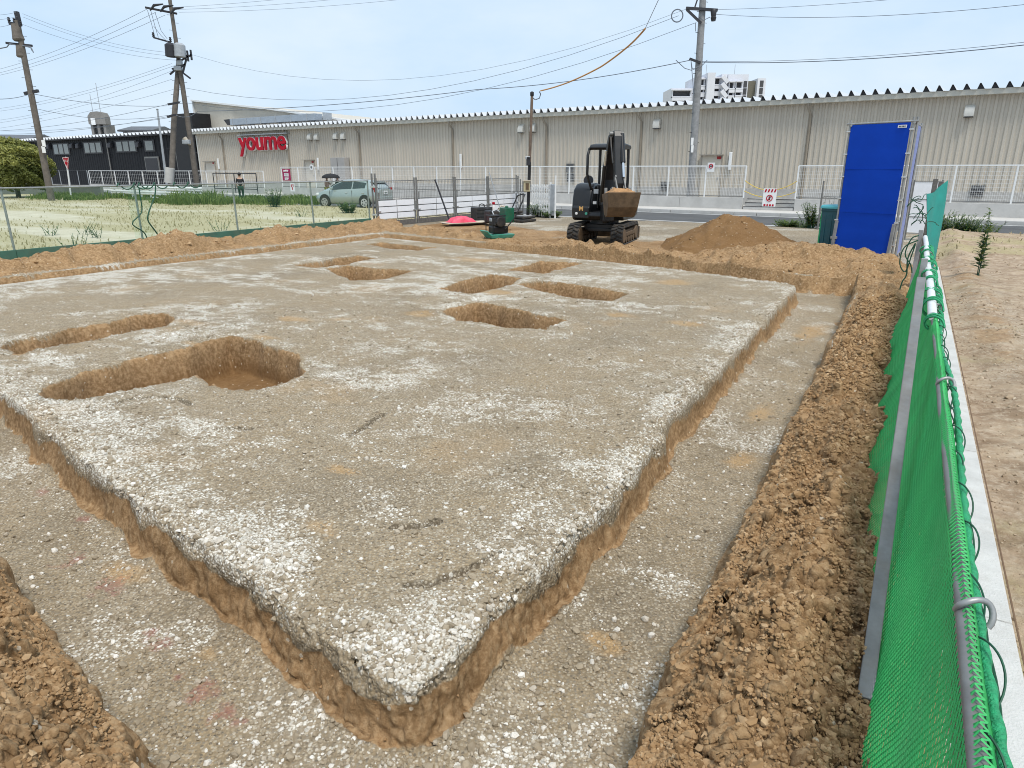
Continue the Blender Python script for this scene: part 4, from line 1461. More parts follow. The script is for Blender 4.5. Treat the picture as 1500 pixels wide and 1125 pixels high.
deck = [(-0.62, 0.62), (0.72, 0.62), (0.80, 0.70), (0.80, 0.82), (-0.66, 0.82), (-0.70, 0.72)]
rounded(-0.66, 0.66, deck).build('deck', M['black'], ex_, bevel=0.03, seg=3)
hood = [(-0.60, 0.60), (0.55, 0.60), (0.74, 0.72), (0.80, 1.0), (0.72, 1.28), (0.50, 1.46), (0.0, 1.53), (-0.32, 1.50), (-0.52, 1.38), (-0.62, 1.12), (-0.66, 0.86)]
rounded(-0.72, -0.20, hood).build('side_hood', M['gloss_black'], ex_, 40, bevel=0.07, seg=4)
mb = MB().prism([(-0.715, 0.66), (-0.72, 0.93), (-0.64, 0.99), (-0.60, 0.66)], 'x', -0.66, -0.23)
mb.build('front_panel', M['black'], ex_, bevel=0.02)
rear = [(0.42, 0.62), (0.86, 0.66), (0.93, 0.85), (0.90, 1.12), (0.78, 1.22), (0.42, 1.22)]
rounded(-0.70, 0.70, rear).build('counterweight', M['gloss_black'], ex_, 40, bevel=0.08, seg=4)
MB().box((0.05, 0.22, 1.0), (0.5, 0.46, 0.16)).box((0.05, 0.42, 1.28), (0.46, 0.12, 0.5)).build('seat', M['black_plastic'], ex_, bevel=0.05, seg=3)
mb = MB().box((0.5, -0.2, 0.95), (0.24, 0.7, 0.28))
mb.build('side_box', M['black'], ex_, bevel=0.04, seg=3)
for x in (-0.17, 0.26):
    MB().bar((x, -0.14, 0.9), (x, -0.2, 1.36), 0.014, 8).lathe([(0.012, 1.34), (0.028, 1.37), (0.03, 1.42), (0.012, 1.46)], (x, -0.2, 0), 10).build('control_lever', M['black_plastic'], ex_, 40)
MB().lathe([(0.012, 1.39), (0.03, 1.41), (0.028, 1.45), (0.01, 1.47)], (0.13, -0.34, 0), 10).bar((0.13, -0.34, 0.85), (0.13, -0.34, 1.4), 0.012).build('control_lever', mat('tan_knob', (0.4, 0.22, 0.15), 0.5), ex_, 40)
for x, c in ((-0.56, 'white'), (-0.30, 'mint')):
    MB().lathe([(0.02, -0.012), (0.035, -0.008), (0.035, 0.008), (0.02, 0.012)], (x, -0.735, 0.78), 12, 'y').build('headlight', M[c], ex_, 40)
MB().box((-0.12, -0.60, 1.05), (0.09, 0.02, 0.07)).build('sticker', M['white'], ex_)
MB().box((-0.10, -0.58, 1.33), (0.12, 0.02, 0.11)).build('sticker', M['pale_metal'], ex_)
Mt = Matrix.Translation((-0.44, -0.727, 0.90)) @ Matrix.Rotation(PI / 2, 4, 'X')
text_mesh('emblem', 'M', 0.145, mat('amber_emblem', (0.62, 0.36, 0.12), 0.4), ex_, Mt, 0.004, 0.006)
# small fan mesh cover standing above the hood at the back
MB().lathe([(0.02, -0.03), (0.13, -0.03), (0.13, 0.03), (0.02, 0.03)], (-0.62, 0.55, 1.58), 20, 'y').build('round_mirror', M['dark_metal'], ex_, 40)
# canopy: two bent front posts, two rear posts, roof
for sx in (-1, 1):
    x = sx * 0.355 + 0.08
    pts = [(x - 0.02 * sx, -0.52, 0.82), (x, -0.60, 1.25), (x + 0.05 * sx, -0.66, 1.75), (x + 0.06 * sx, -0.62, 2.2), (x + 0.05 * sx, -0.52, 2.36), (x + 0.02 * sx, -0.38, 2.40)]
    if sx < 0:
        pts = [(x + 0.14, -0.42, 1.30), (x + 0.02, -0.52, 1.42)] + pts[2:]
    MB().tube(pts, 0.036, 8).build('canopy_post', M['black'], ex_, 50)
    MB().tube([(x + 0.02 * sx, 0.45, 0.9), (x + 0.03 * sx, 0.50, 1.6), (x + 0.02 * sx, 0.46, 2.36)], 0.038, 8).build('canopy_post', M['black'], ex_, 50)
roof = [(-0.56, 2.33), (0.62, 2.36), (0.70, 2.40), (0.62, 2.47), (0.0, 2.50), (-0.52, 2.46), (-0.62, 2.39)]
rounded(-0.31, 0.49, roof).build('canopy_roof', M['black'], ex_, 40, bevel=0.03, seg=3)
# boom, arm, bucket, swung a little to the right
kids0 = set(ex_.children)
bx = 0.22
swing = MB().box((bx, -0.82, 0.80), (0.28, 0.36, 0.36)).lathe([(0.07, 0.56), (0.1, 0.58), (0.1, 1.06), (0.07, 1.08)], (bx, -0.72, 0), 14)
swing.build('swing_post', M['black'], ex_, bevel=0.02)


def plate_arm(name, prof, w_, material, x=bx):
    return MB().prism(prof, 'x', x - w_ / 2, x + w_ / 2).build(name, material, ex_, bevel=0.014, seg=2)


boom = [(-0.78, 0.84), (-0.98, 0.86), (-1.02, 1.25), (-1.00, 1.62), (-1.08, 1.98), (-1.28, 2.42), (-1.36, 2.60), (-1.30, 2.66), (-1.22, 2.62), (-0.98, 2.28), (-0.74, 1.86), (-0.66, 1.5), (-0.70, 1.1)]
plate_arm('boom', boom, 0.27, M['black'], bx - 0.01)
arm = [(-1.20, 2.58), (-1.26, 2.74), (-1.40, 2.74), (-1.48, 2.62), (-1.80, 1.55), (-1.78, 1.38), (-1.66, 1.36), (-1.58, 1.5), (-1.34, 2.3)]
plate_arm('arm', arm, 0.2, M['black'], bx + 0.05)
for a_, b_, r_, nm in (((-0.98, 1.10), (-1.24, 1.95), 0.05, 'boom_cylinder'), ((-1.40, 2.66), (-1.66, 2.02), 0.062, 'bucket_cylinder')):
    x = bx + (-0.2 if nm.startswith('boom') else 0.14)
    y0, z0 = a_
    y1, z1 = b_
    c = MB().bar((x, y0, z0), (x, y1, z1), r_, 14).build(nm, M['gloss_black'], ex_, 40)
    d = Vector((x, y1, z1)) - Vector((x, y0, z0))
    MB().bar((x, y1, z1), Vector((x, y1, z1)) + d.normalized() * 0.36, r_ * 0.5, 12).build('rod', M['chrome'], c, 40)
c = MB().bar((bx - 0.02, -1.12, 2.56), (bx - 0.02, -0.86, 2.10), 0.05, 14).build('arm_cylinder', M['gloss_black'], ex_, 40)
mb = MB()
for s_ in (-1, 1):
    mb.tube([(bx + s_ * 0.08, -0.9, 1.1), (bx + s_ * 0.15, -0.95, 1.55), (bx + s_ * 0.14, -1.12, 2.1), (bx + s_ * 0.1, -1.34, 2.62), (bx + s_ * 0.12, -1.46, 2.45), (bx + s_ * 0.09, -1.6, 2.0)], 0.018, 6)
mb.build('hydraulic_hose', M['black_plastic'], ex_, 60)
for y, z, w_ in ((-1.33, 2.67, 0.32), (-1.72, 1.42, 0.3), (-0.9, 0.95, 0.34)):
    MB().lathe([(0.025, -w_ / 2), (0.05, -w_ / 2), (0.05, w_ / 2), (0.025, w_ / 2)], (bx + 0.03, y, z), 12, 'x').build('pivot_pin', M['steel_dull'], ex_, 40)
mb = MB()
for s_ in (-1, 1):
    mb.beam((bx + 0.05 + s_ * 0.1, -1.72, 1.68), (bx + 0.05 + s_ * 0.1, -1.98, 1.42), 0.03, 0.07)
    mb.beam((bx + 0.05 + s_ * 0.09, -1.62, 1.6), (bx + 0.05 + s_ * 0.09, -1.76, 1.72), 0.03, 0.06)
mb.build('bucket_link', M['steel_dull'], ex_, bevel=0.006)
# curled bucket: floor plate faces the camera, mouth up
bw = 0.74
bxc = bx + 0.06
prof = [(-3.86 - y, z) for y, z in [(-1.62, 1.36), (-1.70, 1.02), (-1.86, 0.82), (-2.04, 0.78), (-2.16, 0.84), (-2.24, 1.30)]]
mb = MB()
inner = [(-3.86 - y, z) for y, z in [(-1.65, 1.36), (-1.73, 1.04), (-1.88, 0.85), (-2.03, 0.81), (-2.13, 0.87), (-2.21, 1.30)]]
n = len(prof)
for sgn in (0,):
    vs = []
    for t, x in ((1.0, bxc - bw / 2), (1.0, bxc + bw / 2)):
        vs += [(x, y, z) for y, z in prof] + [(x, y, z) for y, z in inner]
    fs = []
    for i in range(n - 1):
        fs += [(i, i + 1, 2 * n + i + 1, 2 * n + i), (n + i + 1, n + i, 3 * n + i, 3 * n + i + 1)]
    fs += [(0, n, 3 * n, 2 * n), (n - 1, 2 * n - 1 + 0, 4 * n - 1, 3 * n - 1)]
    mb.add(vs, fs)
for x in (bxc - bw / 2 - 0.012, bxc + bw / 2 + 0.012):
    mb.prism(prof, 'x', x - 0.013, x + 0.013)
mb.v = [(bxc + (x - bxc) * (0.84 + 0.16 * (z - 0.78) / 0.58), y, z) for x, y, z in mb.v]
bucket = mb.build('bucket', M['mud'], ex_, bevel=0.006)
for k in range(5):
    x = bxc - bw / 2 + 0.08 + k * (bw - 0.16) / 4
    MB().beam((x, -1.63, 1.22), (x, -1.58, 1.44), 0.07, 0.035).build('tooth', M['steel_dull'], bucket, bevel=0.006)
# spill of earth heaped in the bucket
nx, ny = 26, 16
pts, fs = [], []
for j in range(ny + 1):
    for i in range(nx + 1):
        s_, t_ = i / nx, j / ny
        x, y = bxc - bw / 2 + 0.03 + s_ * (bw - 0.06), -2.21 + t_ * 0.56
        e = min(s_, 1 - s_, t_, 1 - t_) * 4
        z = 1.27 + 0.13 * min(1, e) + 0.05 * float(vnoise(np.array([x * 9.0]), np.array([y * 9.0]), 5)[0]) + 0.03 * float(vnoise(np.array([x * 31.0]), np.array([y * 31.0]), 6)[0])
        pts.append((x, y, z))
for j in range(ny):
    for i in range(nx):
        a = j * (nx + 1) + i
        fs.append((a, a + 1, a + nx + 2, a + nx + 1))
# swing everything built since about the king post
SWM = Matrix.Translation((bx, -0.72, 0)) @ Matrix.Rotation(rad(27), 4, 'Z') @ Matrix.Translation((-bx, 0.72, 0))
for c in ex_.children:
    if c not in kids0:
        c.data.transform(SWM)
        for d in c.children:
            d.data.transform(SWM)
soil_in = MB()
soil_in.add(pts, fs)
EARTH = mat('bucket_earth', (0.36, 0.2, 0.09), 0.95, 0, 0.35, 9, 0.8, 40)
o = soil_in.xf(SWM).build('earth_load', EARTH, None, 60)
o.matrix_world = Matrix.Translation(ex_.location) @ Matrix.Rotation(ex_.rotation_euler.z, 4, 'Z')
tag(o, 'load of loose brown earth filling the excavator bucket', 'earth')

# ------------------------------------------------------------------ fence of mesh panels with white boards
PP = [to_uv(gnd(x, y)) for x, y in ((550, 333), (612, 328), (668, 322), (716, 317), (760, 312))]
PP = [(-15.45, 18.1), (-15.28, 20.05), (-15.16, 22.3), (-15.1, 24.6), (-15.05, 27.1)]
PNAMES = ['nearest the car', 'with the long dark pole leaning on it', 'behind the black toolbox', 'with the thin pale pole leaning on it']


def place_bar_panel(i, p0, p1):
    d = Vector((p1[0] - p0[0], p1[1] - p0[1], 0))
    L = d.length - 0.1
    root = thing('site_fence', 'grey wire mesh fence panel with white boards, ' + PNAMES[i], 'fence panel', U(p0[0], p0[1]), ROT_U + math.atan2(d.y, d.x), 'mesh panels with white boards')
    HT = 1.52
    for x in (0.03, L + 0.02):
        MB().bar((x, 0, -0.1), (x, 0, HT + 0.06), 0.03, 8).build('post', M['steel_dull'], root, 40)
    for z in (0.22, 0.88, HT - 0.04):
        MB().bar((0.03, 0, z), (L, 0, z), 0.016, 6).build('cross_rail', M['steel_dull'], root, 40)
    mb = MB()
    x = 0.1
    while x < L:
        mb.beam((x, 0, 0.22), (x, 0, HT - 0.04), 0.006, 0.006)
        x += 0.085
    z = 0.3
    while z < HT:
        mb.beam((0.04, 0.004, z), (L, 0.004, z), 0.006, 0.006)
        z += 0.16
    mb.build('wire_mesh', M['steel_dull'], root)
    bw_, bh = (L - 0.1) / 2, 0.62 / 3
    for c in range(2):
        for r in range(3):
            MB().box((0.06 + bw_ * (c + 0.5), -0.024, 0.24 + bh * (r + 0.5)), (bw_ - 0.03, 0.014, bh - 0.03)).build('white_board', M['board'], root, bevel=0.003)
    for x in (0.10, L - 0.06):
        MB().box((x, -0.03, 0.5), (0.11, 0.05, 0.045)).build('clamp', M['bright'], root, bevel=0.006)
    MB().box((L / 2, 0.0, 0.55), (L - 0.08, 0.012, 0.60)).build('backing', M['steel_dull'], root)
    MB().bar((0.16, 0.02, -0.1), (0.16, 0.02, 1.1), 0.022, 8).build('stake', M['steel'], root, 40)
    MB().box((L / 2, 0, 0.1), (L, 0.05, 0.16)).build('toe_board', M['wood'], root)


for i in range(4):
    place_bar_panel(i, PP[i], PP[i + 1])

# poles leaning on the panels
for (x0, y0), (x1, y1), r_, m_, lab in (((637, 263), (660, 327), 0.03, 'dark_metal', 'dark steel pole leaning against the second mesh panel'), ((716.5, 252), (736, 317), 0.02, 'pale_metal', 'thin pale pole leaning against the last mesh panel by the service pole')):
    base = gnd(x1, y1, 0.02)
    top = at(x0, y0, base.y + 0.25)
    o = thing('leaning_pole', lab, 'pole', base, 0, 'poles leaning on the mesh panels')
    MB().bar((0, 0, 0), top - base, r_, 8).build('shaft', M[m_], o, 40)
    MB().lathe([(r_, -0.01), (r_ * 1.5, 0.0), (r_ * 1.5, 0.05), (r_, 0.06)], (0, 0, 0), 10).build('foot', M['rubber'], o, 40)

# ------------------------------------------------------------------ tools on the ground
p = gnd(731, 350)
pc = thing('plate_compactor', 'green and black plate compactor standing in front of the toolbox', 'compactor', (p.x, p.y, float(ground_z(p.x, p.y)[0])), ROT_U + rad(60))
rings = [[(x * s_, y * s_ * 0.8 - 0.0, z) for x, y in ((-0.36, -0.27), (0.36, -0.27), (0.36, 0.27), (-0.36, 0.27))] for z, s_ in ((0.12, 1.08), (0.03, 0.95), (0.0, 0.8))]
mb = MB().loft(rings).prism([(-0.39, 0.1), (-0.5, 0.22), (-0.47, 0.24), (-0.36, 0.13)], 'y', -0.22, 0.22)
mb.build('base_plate', M['mint'], pc, bevel=0.015)
MB().box((-0.02, 0, 0.24), (0.46, 0.34, 0.2)).build('exciter_housing', M['black'], pc, bevel=0.04, seg=3)
MB().box((-0.05, 0, 0.46), (0.36, 0.34, 0.22)).box((-0.12, 0.0, 0.60), (0.2, 0.22, 0.08)).lathe([(0.05, -0.03), (0.15, -0.03), (0.15, 0.03), (0.05, 0.03)], (-0.05, -0.19, 0.46), 16, 'y').build('engine', M['black_plastic'], pc, bevel=0.03, seg=2)
MB().box((-0.2, 0.05, 0.5), (0.1, 0.16, 0.1)).build('muffler', M['pale_metal'], pc, bevel=0.03)
MB().box((0.25, 0, 0.62), (0.28, 0.36, 0.4)).lathe([(0.05, 0.82), (0.05, 0.86), (0.02, 0.87)], (0.25, 0, 0), 12).build('water_tank', M['green_paint'], pc, bevel=0.05, seg=3)
mb = MB()
for s_ in (-1, 1):
    mb.tube([(0.1, s_ * 0.17, 0.25), (0.40, s_ * 0.19, 0.55), (0.62, s_ * 0.19, 0.95), (0.70, s_ * 0.18, 1.12), (0.78, s_ * 0.1, 1.16), (0.78, 0, 1.16)], 0.018, 8)
mb.build('handle', M['black'], pc, 60)
mb = MB()
for a, b_ in (((-0.3, -0.2, 0.1), (-0.3, -0.2, 0.62)), ((-0.3, 0.2, 0.1), (-0.3, 0.2, 0.62)), ((-0.3, -0.2, 0.62), (-0.3, 0.2, 0.62)), ((-0.3, -0.2, 0.62), (0.1, -0.2, 0.62)), ((-0.3, 0.2, 0.62), (0.1, 0.2, 0.62))):
    mb.bar(a, b_, 0.014, 8)
mb.build('guard_frame', M['black'], pc, 60)
mb = MB().tube([(-0.1, 0.1, 0.62), (-0.12, 0.16, 0.72), (0.02, 0.18, 0.76), (0.14, 0.14, 0.68)], 0.02, 8)
mb.build('hose', M['pale_metal'], pc, 60)

p = gnd(706, 326)
tb_ = thing('tool_case', 'black plastic tool case with carry handle behind the compactor', 'tool case', p, ROT_U + rad(70))
MB().box((0, 0, 0.28), (0.78, 0.34, 0.54)).build('case_body', M['black_plastic'], tb_, bevel=0.03, seg=3)
mb = MB()
for z in (0.1, 0.22, 0.34, 0.46):
    mb.box((0, -0.175, z), (0.7, 0.02, 0.03))
mb.build('rib', M['black'], tb_, bevel=0.005)
MB().tube([(-0.12, 0, 0.55), (-0.11, 0, 0.63), (0, 0, 0.66), (0.11, 0, 0.63), (0.12, 0, 0.55)], 0.018, 8).build('handle', M['black'], tb_, 60)
p = gnd(725, 330)
gn = thing('generator', 'black boxy generator with pale hose beside the tool case', 'generator', p, ROT_U + rad(60))
MB().box((0, 0, 0.3), (0.62, 0.46, 0.42)).build('housing', M['black_plastic'], gn, bevel=0.05, seg=3)
for x in (-0.26, 0.26):
    MB().tube([(x, -0.2, 0.03), (x, -0.22, 0.56), (x, 0.22, 0.56), (x, 0.2, 0.03)], 0.016, 8).build('frame_tube', M['black'], gn, 60)
MB().tube([(0.1, -0.1, 0.5), (0.16, -0.16, 0.66), (0.3, -0.2, 0.62), (0.36, -0.2, 0.4)], 0.03, 8).build('hose', M['plywood'], gn, 60)
p = gnd(711, 332)
bt = thing('drink_bottle', 'clear bottle with red cap standing on the generator', 'bottle', (p.x + 0.28, p.y + 0.1, 0.52), 0)
MB().lathe([(0.035, 0), (0.04, 0.02), (0.04, 0.17), (0.015, 0.23), (0.015, 0.25)], n=12).build('bottle_body', M['white'], bt, 50)
MB().lathe([(0.035, 0.2), (0.05, 0.22), (0.05, 0.27), (0.03, 0.28)], n=12).build('cap', M['red'], bt, 50)
for px, py, s_, lab in ((748, 321, 0, 'black rubber mats piled behind the compactor handle'), (766, 325, 1, 'flat dark cover with pale top lying by the service pole')):
    p = gnd(px, py)
    o = thing('rubber_mat', lab, 'mat', p, ROT_U + rad(50 + 30 * s_), 'dark mats by the gate')
    mb = MB()
    for k in range(3 - s_):
        mb.box((0.05 * k, 0.04 * k, 0.06 + 0.11 * k), (0.85 - 0.1 * k, 0.6, 0.09))
    mb.build('mat_layers', M['rubber'], o, bevel=0.03, seg=3)
    MB().box((0.0, -0.05, 0.31 - 0.09 * s_), (0.5, 0.4, 0.03)).build('mat_top', M['pole_grey'], o, bevel=0.01)

p = gnd(672, 330)
brd = thing('plywood_board', 'pale plywood board lying flat under the pink tarpaulin', 'board', (p.x, p.y, 0.04), ROT_U + rad(62))
MB().box((0.3, 0, 0.05), (1.7, 0.7, 0.025)).build('sheet', M['plywood'], brd, bevel=0.003)
for y in (-0.25, 0.25):
    MB().box((0.3, y, 0.018), (1.6, 0.06, 0.036)).build('batten', M['wood'], brd)
ax = brd.rotation_euler.z
tarp = thing('tarpaulin', 'crumpled pink tarpaulin heaped on the plywood board', 'tarpaulin', (p.x + 0.1 * math.cos(ax), p.y + 0.1 * math.sin(ax), 0.105), ax)
g = []
for i in range(41):
    row = []
    for j in range(25):
        s_, t_ = i / 40, j / 24
        x, y = -0.46 + 0.92 * s_, -0.27 + 0.54 * t_
        e = max(0, 1 - (abs(x) / 0.46) ** 2.2) * max(0, 1 - (abs(y) / 0.27) ** 2.5)
        nz_ = float(fbm(np.array([x * 3.0]), np.array([y * 3.5]), 4, 55)[0])
        nr_ = abs(float(vnoise(np.array([x * 6.0 + y * 3]), np.array([y * 7.0]), 57)[0]) - 0.5)
        row.append((x * (1 + 0.12 * nz_), y * (1 + 0.2 * nr_), e * (0.0 + 0.24 * nz_ * (1 - 0.35 * s_)) + min(1, 3 * e) * (0.18 * nr_ + 0.05 * abs(math.sin(x * 9 + y * 5))) + 0.004))
    g.append(row)
MB().loft(g, close=False).build('tarp_cloth', M['pink'], tarp, 70, recalc=False)
MB().box((0.1, 0.1, 0.035), (0.8, 0.36, 0.06)).build('dark_lining', M['black_plastic'], tarp, bevel=0.02)

# ------------------------------------------------------------------ street: road, pavement, walls, mesh fences
BW, BS = 33.5, 37.5


def street_sheet(name, a0, a1, b0, b1, z, material, lab, cat, thick=0.12):
    o = MB().box(((a0 + a1) / 2, (b0 + b1) / 2, z - thick / 2), (a1 - a0, b1 - b0, thick)).build(name, material)
    o.rotation_euler = (0, 0, ROT_S)
    return tag(o, lab, cat, None, 'structure')


street_sheet('road', -190, 60, 25.2, 31.4, -0.10, M['asphalt'], 'dark grey asphalt street between the plot and the store fence', 'road')
street_sheet('pavement', -190, 60, 31.55, 60, 0.05, M['pave'], 'pale concrete pavement and apron between the street and the store', 'pavement')
mb = MB()
for i in range(140):
    mb.box((-100 + i * 1.0 + 0.5, 31.475, -0.06), (0.985, 0.15, 0.23))
o = mb.build('kerb', M['concrete'], None, bevel=0.02)
o.rotation_euler = (0, 0, ROT_S)
tag(o, 'pale kerb stones along the far side of the street', 'kerb', None, 'structure')
for b, nm in ((26.1, 'edge line nearest the plot'), (31.1, 'edge line along the far kerb')):
    street_sheet('road_marking', -120, 50, b, b + 0.14, -0.096, M['mark'], 'white painted ' + nm, 'road marking', 0.02)


def street_thing(name, lab, cat, a, b, z=0.05, group=None, rot=0.0):
    return thing(name, lab, cat, S(a, b, z), ROT_S + rot, group)


A_OPEN0, A_OPEN1 = W(1089, 290, BW)[0], W(1165, 290, BW)[0]
A_L, A_L2 = W(412, 250, BW)[0], W(385, 250, BW)[0]


def mesh_run(lab, wall_lab, a0, a1, zt=2.0, zw=0.57, sp=1.95, pitch=0.075, hp=0.15, b=BW, first=None):
    """pale mesh fence standing on a low concrete wall; local x runs from a0"""
    L = a1 - a0
    if wall_lab:
        wl = street_thing('concrete_wall', wall_lab, 'wall', a0, b)
        mb = MB()
        n = max(1, round(L / 3.0))
        for i in range(n):
            mb.box((L * (i + 0.5) / n, 0, (zw - 0.05) / 2 - 0.1), (L / n - 0.012, 0.18, zw - 0.05 + 0.2))
        mb.build('wall_blocks', M['concrete'], wl, bevel=0.01)
    f = street_thing('mesh_fence', lab, 'fence', a0, b, 0.0, 'white mesh fences along the street')
    n = max(1, round(L / sp))
    for i in range(n + 1):
        x = L * i / n
        MB().box((x, 0, (zw + zt) / 2), (0.06, 0.05, zt - zw)).build('post', M['white'], f)
    MB().box((L / 2, 0, zt + 0.0), (L, 0.045, 0.05)).build('top_rail', M['white'], f)
    MB().box((L / 2, 0, zw + 0.06), (L, 0.035, 0.035)).build('bottom_rail', M['steel_dull'], f)
    mb = MB()
    x = 0.0
    while x < L:
        mb.beam((x, 0.02, zw + 0.05), (x, 0.02, zt), 0.007, 0.007)
        x += pitch
    z = zw + hp
    while z < zt:
        mb.beam((0, 0.028, z), (L, 0.028, z), 0.008, 0.008)
        z += hp
    mb.build('wire_mesh', M['white'], f)
    return f


mesh_run('long white mesh fence on a low concrete wall left of the stepped opening', 'low pale concrete wall under the long white mesh fence', A_L, A_OPEN0)
mesh_run('white mesh fence on a low concrete wall right of the stepped opening', 'low pale concrete wall right of the stepped opening', A_OPEN1, 30.0)
mesh_run('lower white mesh fence in front of the dark building and store corner', 'low grey concrete wall in front of the dark building', W(130, 252, BW)[0], A_L2, 1.72, 0.45, 2.6, 0.32, 0.32)
f = mesh_run('dark mesh fence between the bush and the white fence at the dark building', None, W(62, 255, BW + 1.0)[0], W(128, 255, BW + 1.0)[0], 1.75, 0.3, 2.2, 0.3, 0.5, BW + 1.0)
for c in f.children:
    c.data.materials.clear()
    c.data.materials.append(M['dark_metal'] if not c.name.startswith('post') else M['pale_metal'])
# gate frame of dark tube by the standing person
gx0 = W(312, 256, BW - 0.6)[0]
gt = street_thing('barrier_frame', 'dark tubular barrier frame beside the person in black', 'barrier', gx0, BW - 0.6)
L = W(375, 256, BW - 0.6)[0] - gx0
for z in (0.35, 1.5):
    MB().bar((0, 0, z), (L, 0, z), 0.035, 8).build('rail', M['dark_metal'], gt, 40)
for x in (0, L * 0.5, L):
    MB().bar((x, 0, 0), (x, 0, 1.5), 0.035, 8).build('post', M['dark_metal'], gt, 40)

# steps up through the opening, chain of yellow rope and the sign on it
st = street_thing('steps', 'grey concrete steps in the gap between the white mesh fences', 'steps', A_OPEN0, BW)
L = A_OPEN1 - A_OPEN0
for k in range(3):
    MB().box((L / 2, 0.1 + 0.3 * k, 0.08 + 0.16 * k), (L - 0.06, 0.32, 0.16)).build('step', M['concrete'], st, bevel=0.012)
    MB().box((L / 2, -0.055 + 0.3 * k, 0.145 + 0.16 * k), (L - 0.06, 0.03, 0.028)).build('nosing', M['dark_metal'], st)
rp_ = street_thing('rope_barrier', 'two sagging yellow ropes across the stepped opening', 'rope', A_OPEN0, BW)
for z0, sag in ((1.30, 0.42), (0.84, 0.28)):
    MB().tube([(L * i / 16, -0.02, z0 - sag * (1 - ((i - 8) / 8) ** 2)) for i in range(17)], 0.017, 6).build('rope_strand', M['yellow'], rp_, 60)
sg = street_thing('warning_sign', 'white warning sign with red stripes hanging on the yellow ropes', 'sign', A_OPEN0 + L * 0.52, BW - 0.06, 0.0)
z0, z1 = W(1127, 303, BW)[1], W(1127, 276, BW)[1]
w_ = 0.60
MB().box((0, 0, (z0 + z1) / 2), (w_, 0.02, z1 - z0)).build('sign_plate', M['white'], sg, bevel=0.004)
for k in range(4):
    x = -w_ / 2 + 0.09 + k * 0.14
    MB().prism([(x, z1 - 0.03), (x + 0.07, z1 - 0.03), (x + 0.03, z1 - 0.17), (x - 0.04, z1 - 0.17)], 'y', -0.018, -0.011).build('stripe', M['red'], sg)
zc = (z0 + z1) / 2 - 0.02
mb = MB()
mb.tube([(0.13 * math.cos(2 * PI * i / 20), -0.016, zc + 0.13 * math.sin(2 * PI * i / 20)) for i in range(21)], 0.02, 6)
mb.build('ban_ring', M['red'], sg, 60)
MB().box((0, -0.014, zc), (0.26, 0.008, 0.03), Matrix.Rotation(rad(-45), 3, 'Y')).build('ban_bar', M['red'], sg)
MB().box((0, -0.012, zc), (0.08, 0.004, 0.16)).build('figure_mark', M['dark_metal'], sg)
mb = MB()
for k, wd in enumerate((0.07, 0.05, 0.07, 0.06)):
    mb.box((-0.19 + k * 0.125, -0.0135, z0 + 0.08), (wd + 0.02, 0.006, 0.075)).box((-0.19 + k * 0.125, -0.014, z0 + 0.08), (0.018, 0.009, 0.1))
mb.build('sign_lettering', M['red'], sg)
a, z = W(1042, 245, BW)
ns = street_thing('notice_plate', 'small white notice with red ring on the mesh fence by the pale door', 'notice', a, BW - 0.05, z)
MB().box((0, 0, 0), (0.34, 0.015, 0.42)).build('plate', M['white'], ns)
MB().tube([(0.09 * math.cos(2 * PI * i / 16), -0.014, 0.05 + 0.09 * math.sin(2 * PI * i / 16)) for i in range(17)], 0.02, 6).build('ring', M['red'], ns, 60)
MB().box((0, -0.012, 0.05), (0.12, 0.008, 0.05)).build('mark', M['dark_metal'], ns)
a, z = W(457, 245, BW)
ns = street_thing('notice_plate', 'small round pale notice on the mesh fence left of the green car', 'notice', a, BW - 0.05, z)
MB().lathe([(0.02, -0.012), (0.2, -0.012), (0.2, 0.0), (0.02, 0.0)], n=16, axis='y').build('plate', M['white'], ns)
MB().lathe([(0.02, -0.018), (0.09, -0.018), (0.09, -0.0125), (0.02, -0.0125)], n=14, axis='y').build('ring', M['steel_dull'], ns)
# upright banner on the fence
a, z = W(421, 256, BW)
bn = street_thing('banner', 'upright magenta banner with white lettering on the white mesh fence', 'banner', a, BW - 0.08, z)
hb = W(421, 247.5, BW)[1] - W(421, 264.5, BW)[1]
wb_ = W(427.5, 256, BW)[0] - W(416, 256, BW)[0]
MB().box((0, 0, 0), (wb_, 0.02, hb)).build('banner_cloth', M['magenta'], bn)
mb = MB()
k_ = hb / 3
for c, strokes in enumerate(([(-.3, .3, -.3, -.3), (-.3, 0, .1, .2), (.0, .35, .05, -.35), (.15, -.05, .35, .15), (.3, .3, .25, -.3)],
                             [(-.35, .25, .35, .25), (-.2, .0, .2, .0), (-.35, -.25, .35, -.3), (0, .4, -.1, -.3), (.2, .1, .3, -.2)],
                             [(-.3, .1, .3, .15), (-.05, .4, -.15, -.35), (.1, .0, .2, -.3), (-.3, -.25, .0, -.1)])):
    for x0, y0, x1, y1 in strokes:
        zc = hb / 2 - k_ * (c + 0.5)
        mb.beam((x0 * wb_ * 0.8, -0.014, zc + y0 * k_ * 0.85), (x1 * wb_ * 0.8, -0.014, zc + y1 * k_ * 0.85), 0.012, 0.10)
mb.build('banner_lettering', M['white'], bn)
a, z = W(430, 274, BW)
pb = street_thing('notice_board', 'small white poster below the magenta banner', 'poster', a, BW - 0.1, z)
MB().box((0, 0, 0), (0.5, 0.015, 0.62)).build('sheet', M['white'], pb)
mb = MB()
for x, z in ((-0.1, 0.1), (0.1, 0.12), (0.0, -0.1)):
    mb.box((x, -0.011, z), (0.09, 0.006, 0.2))
mb.build('print', M['red'], pb)

# ------------------------------------------------------------------ the store
A0, A1 = W(287, 192, BS)[0], 34.0
ZE = 5.0
GZ_S = 0.05


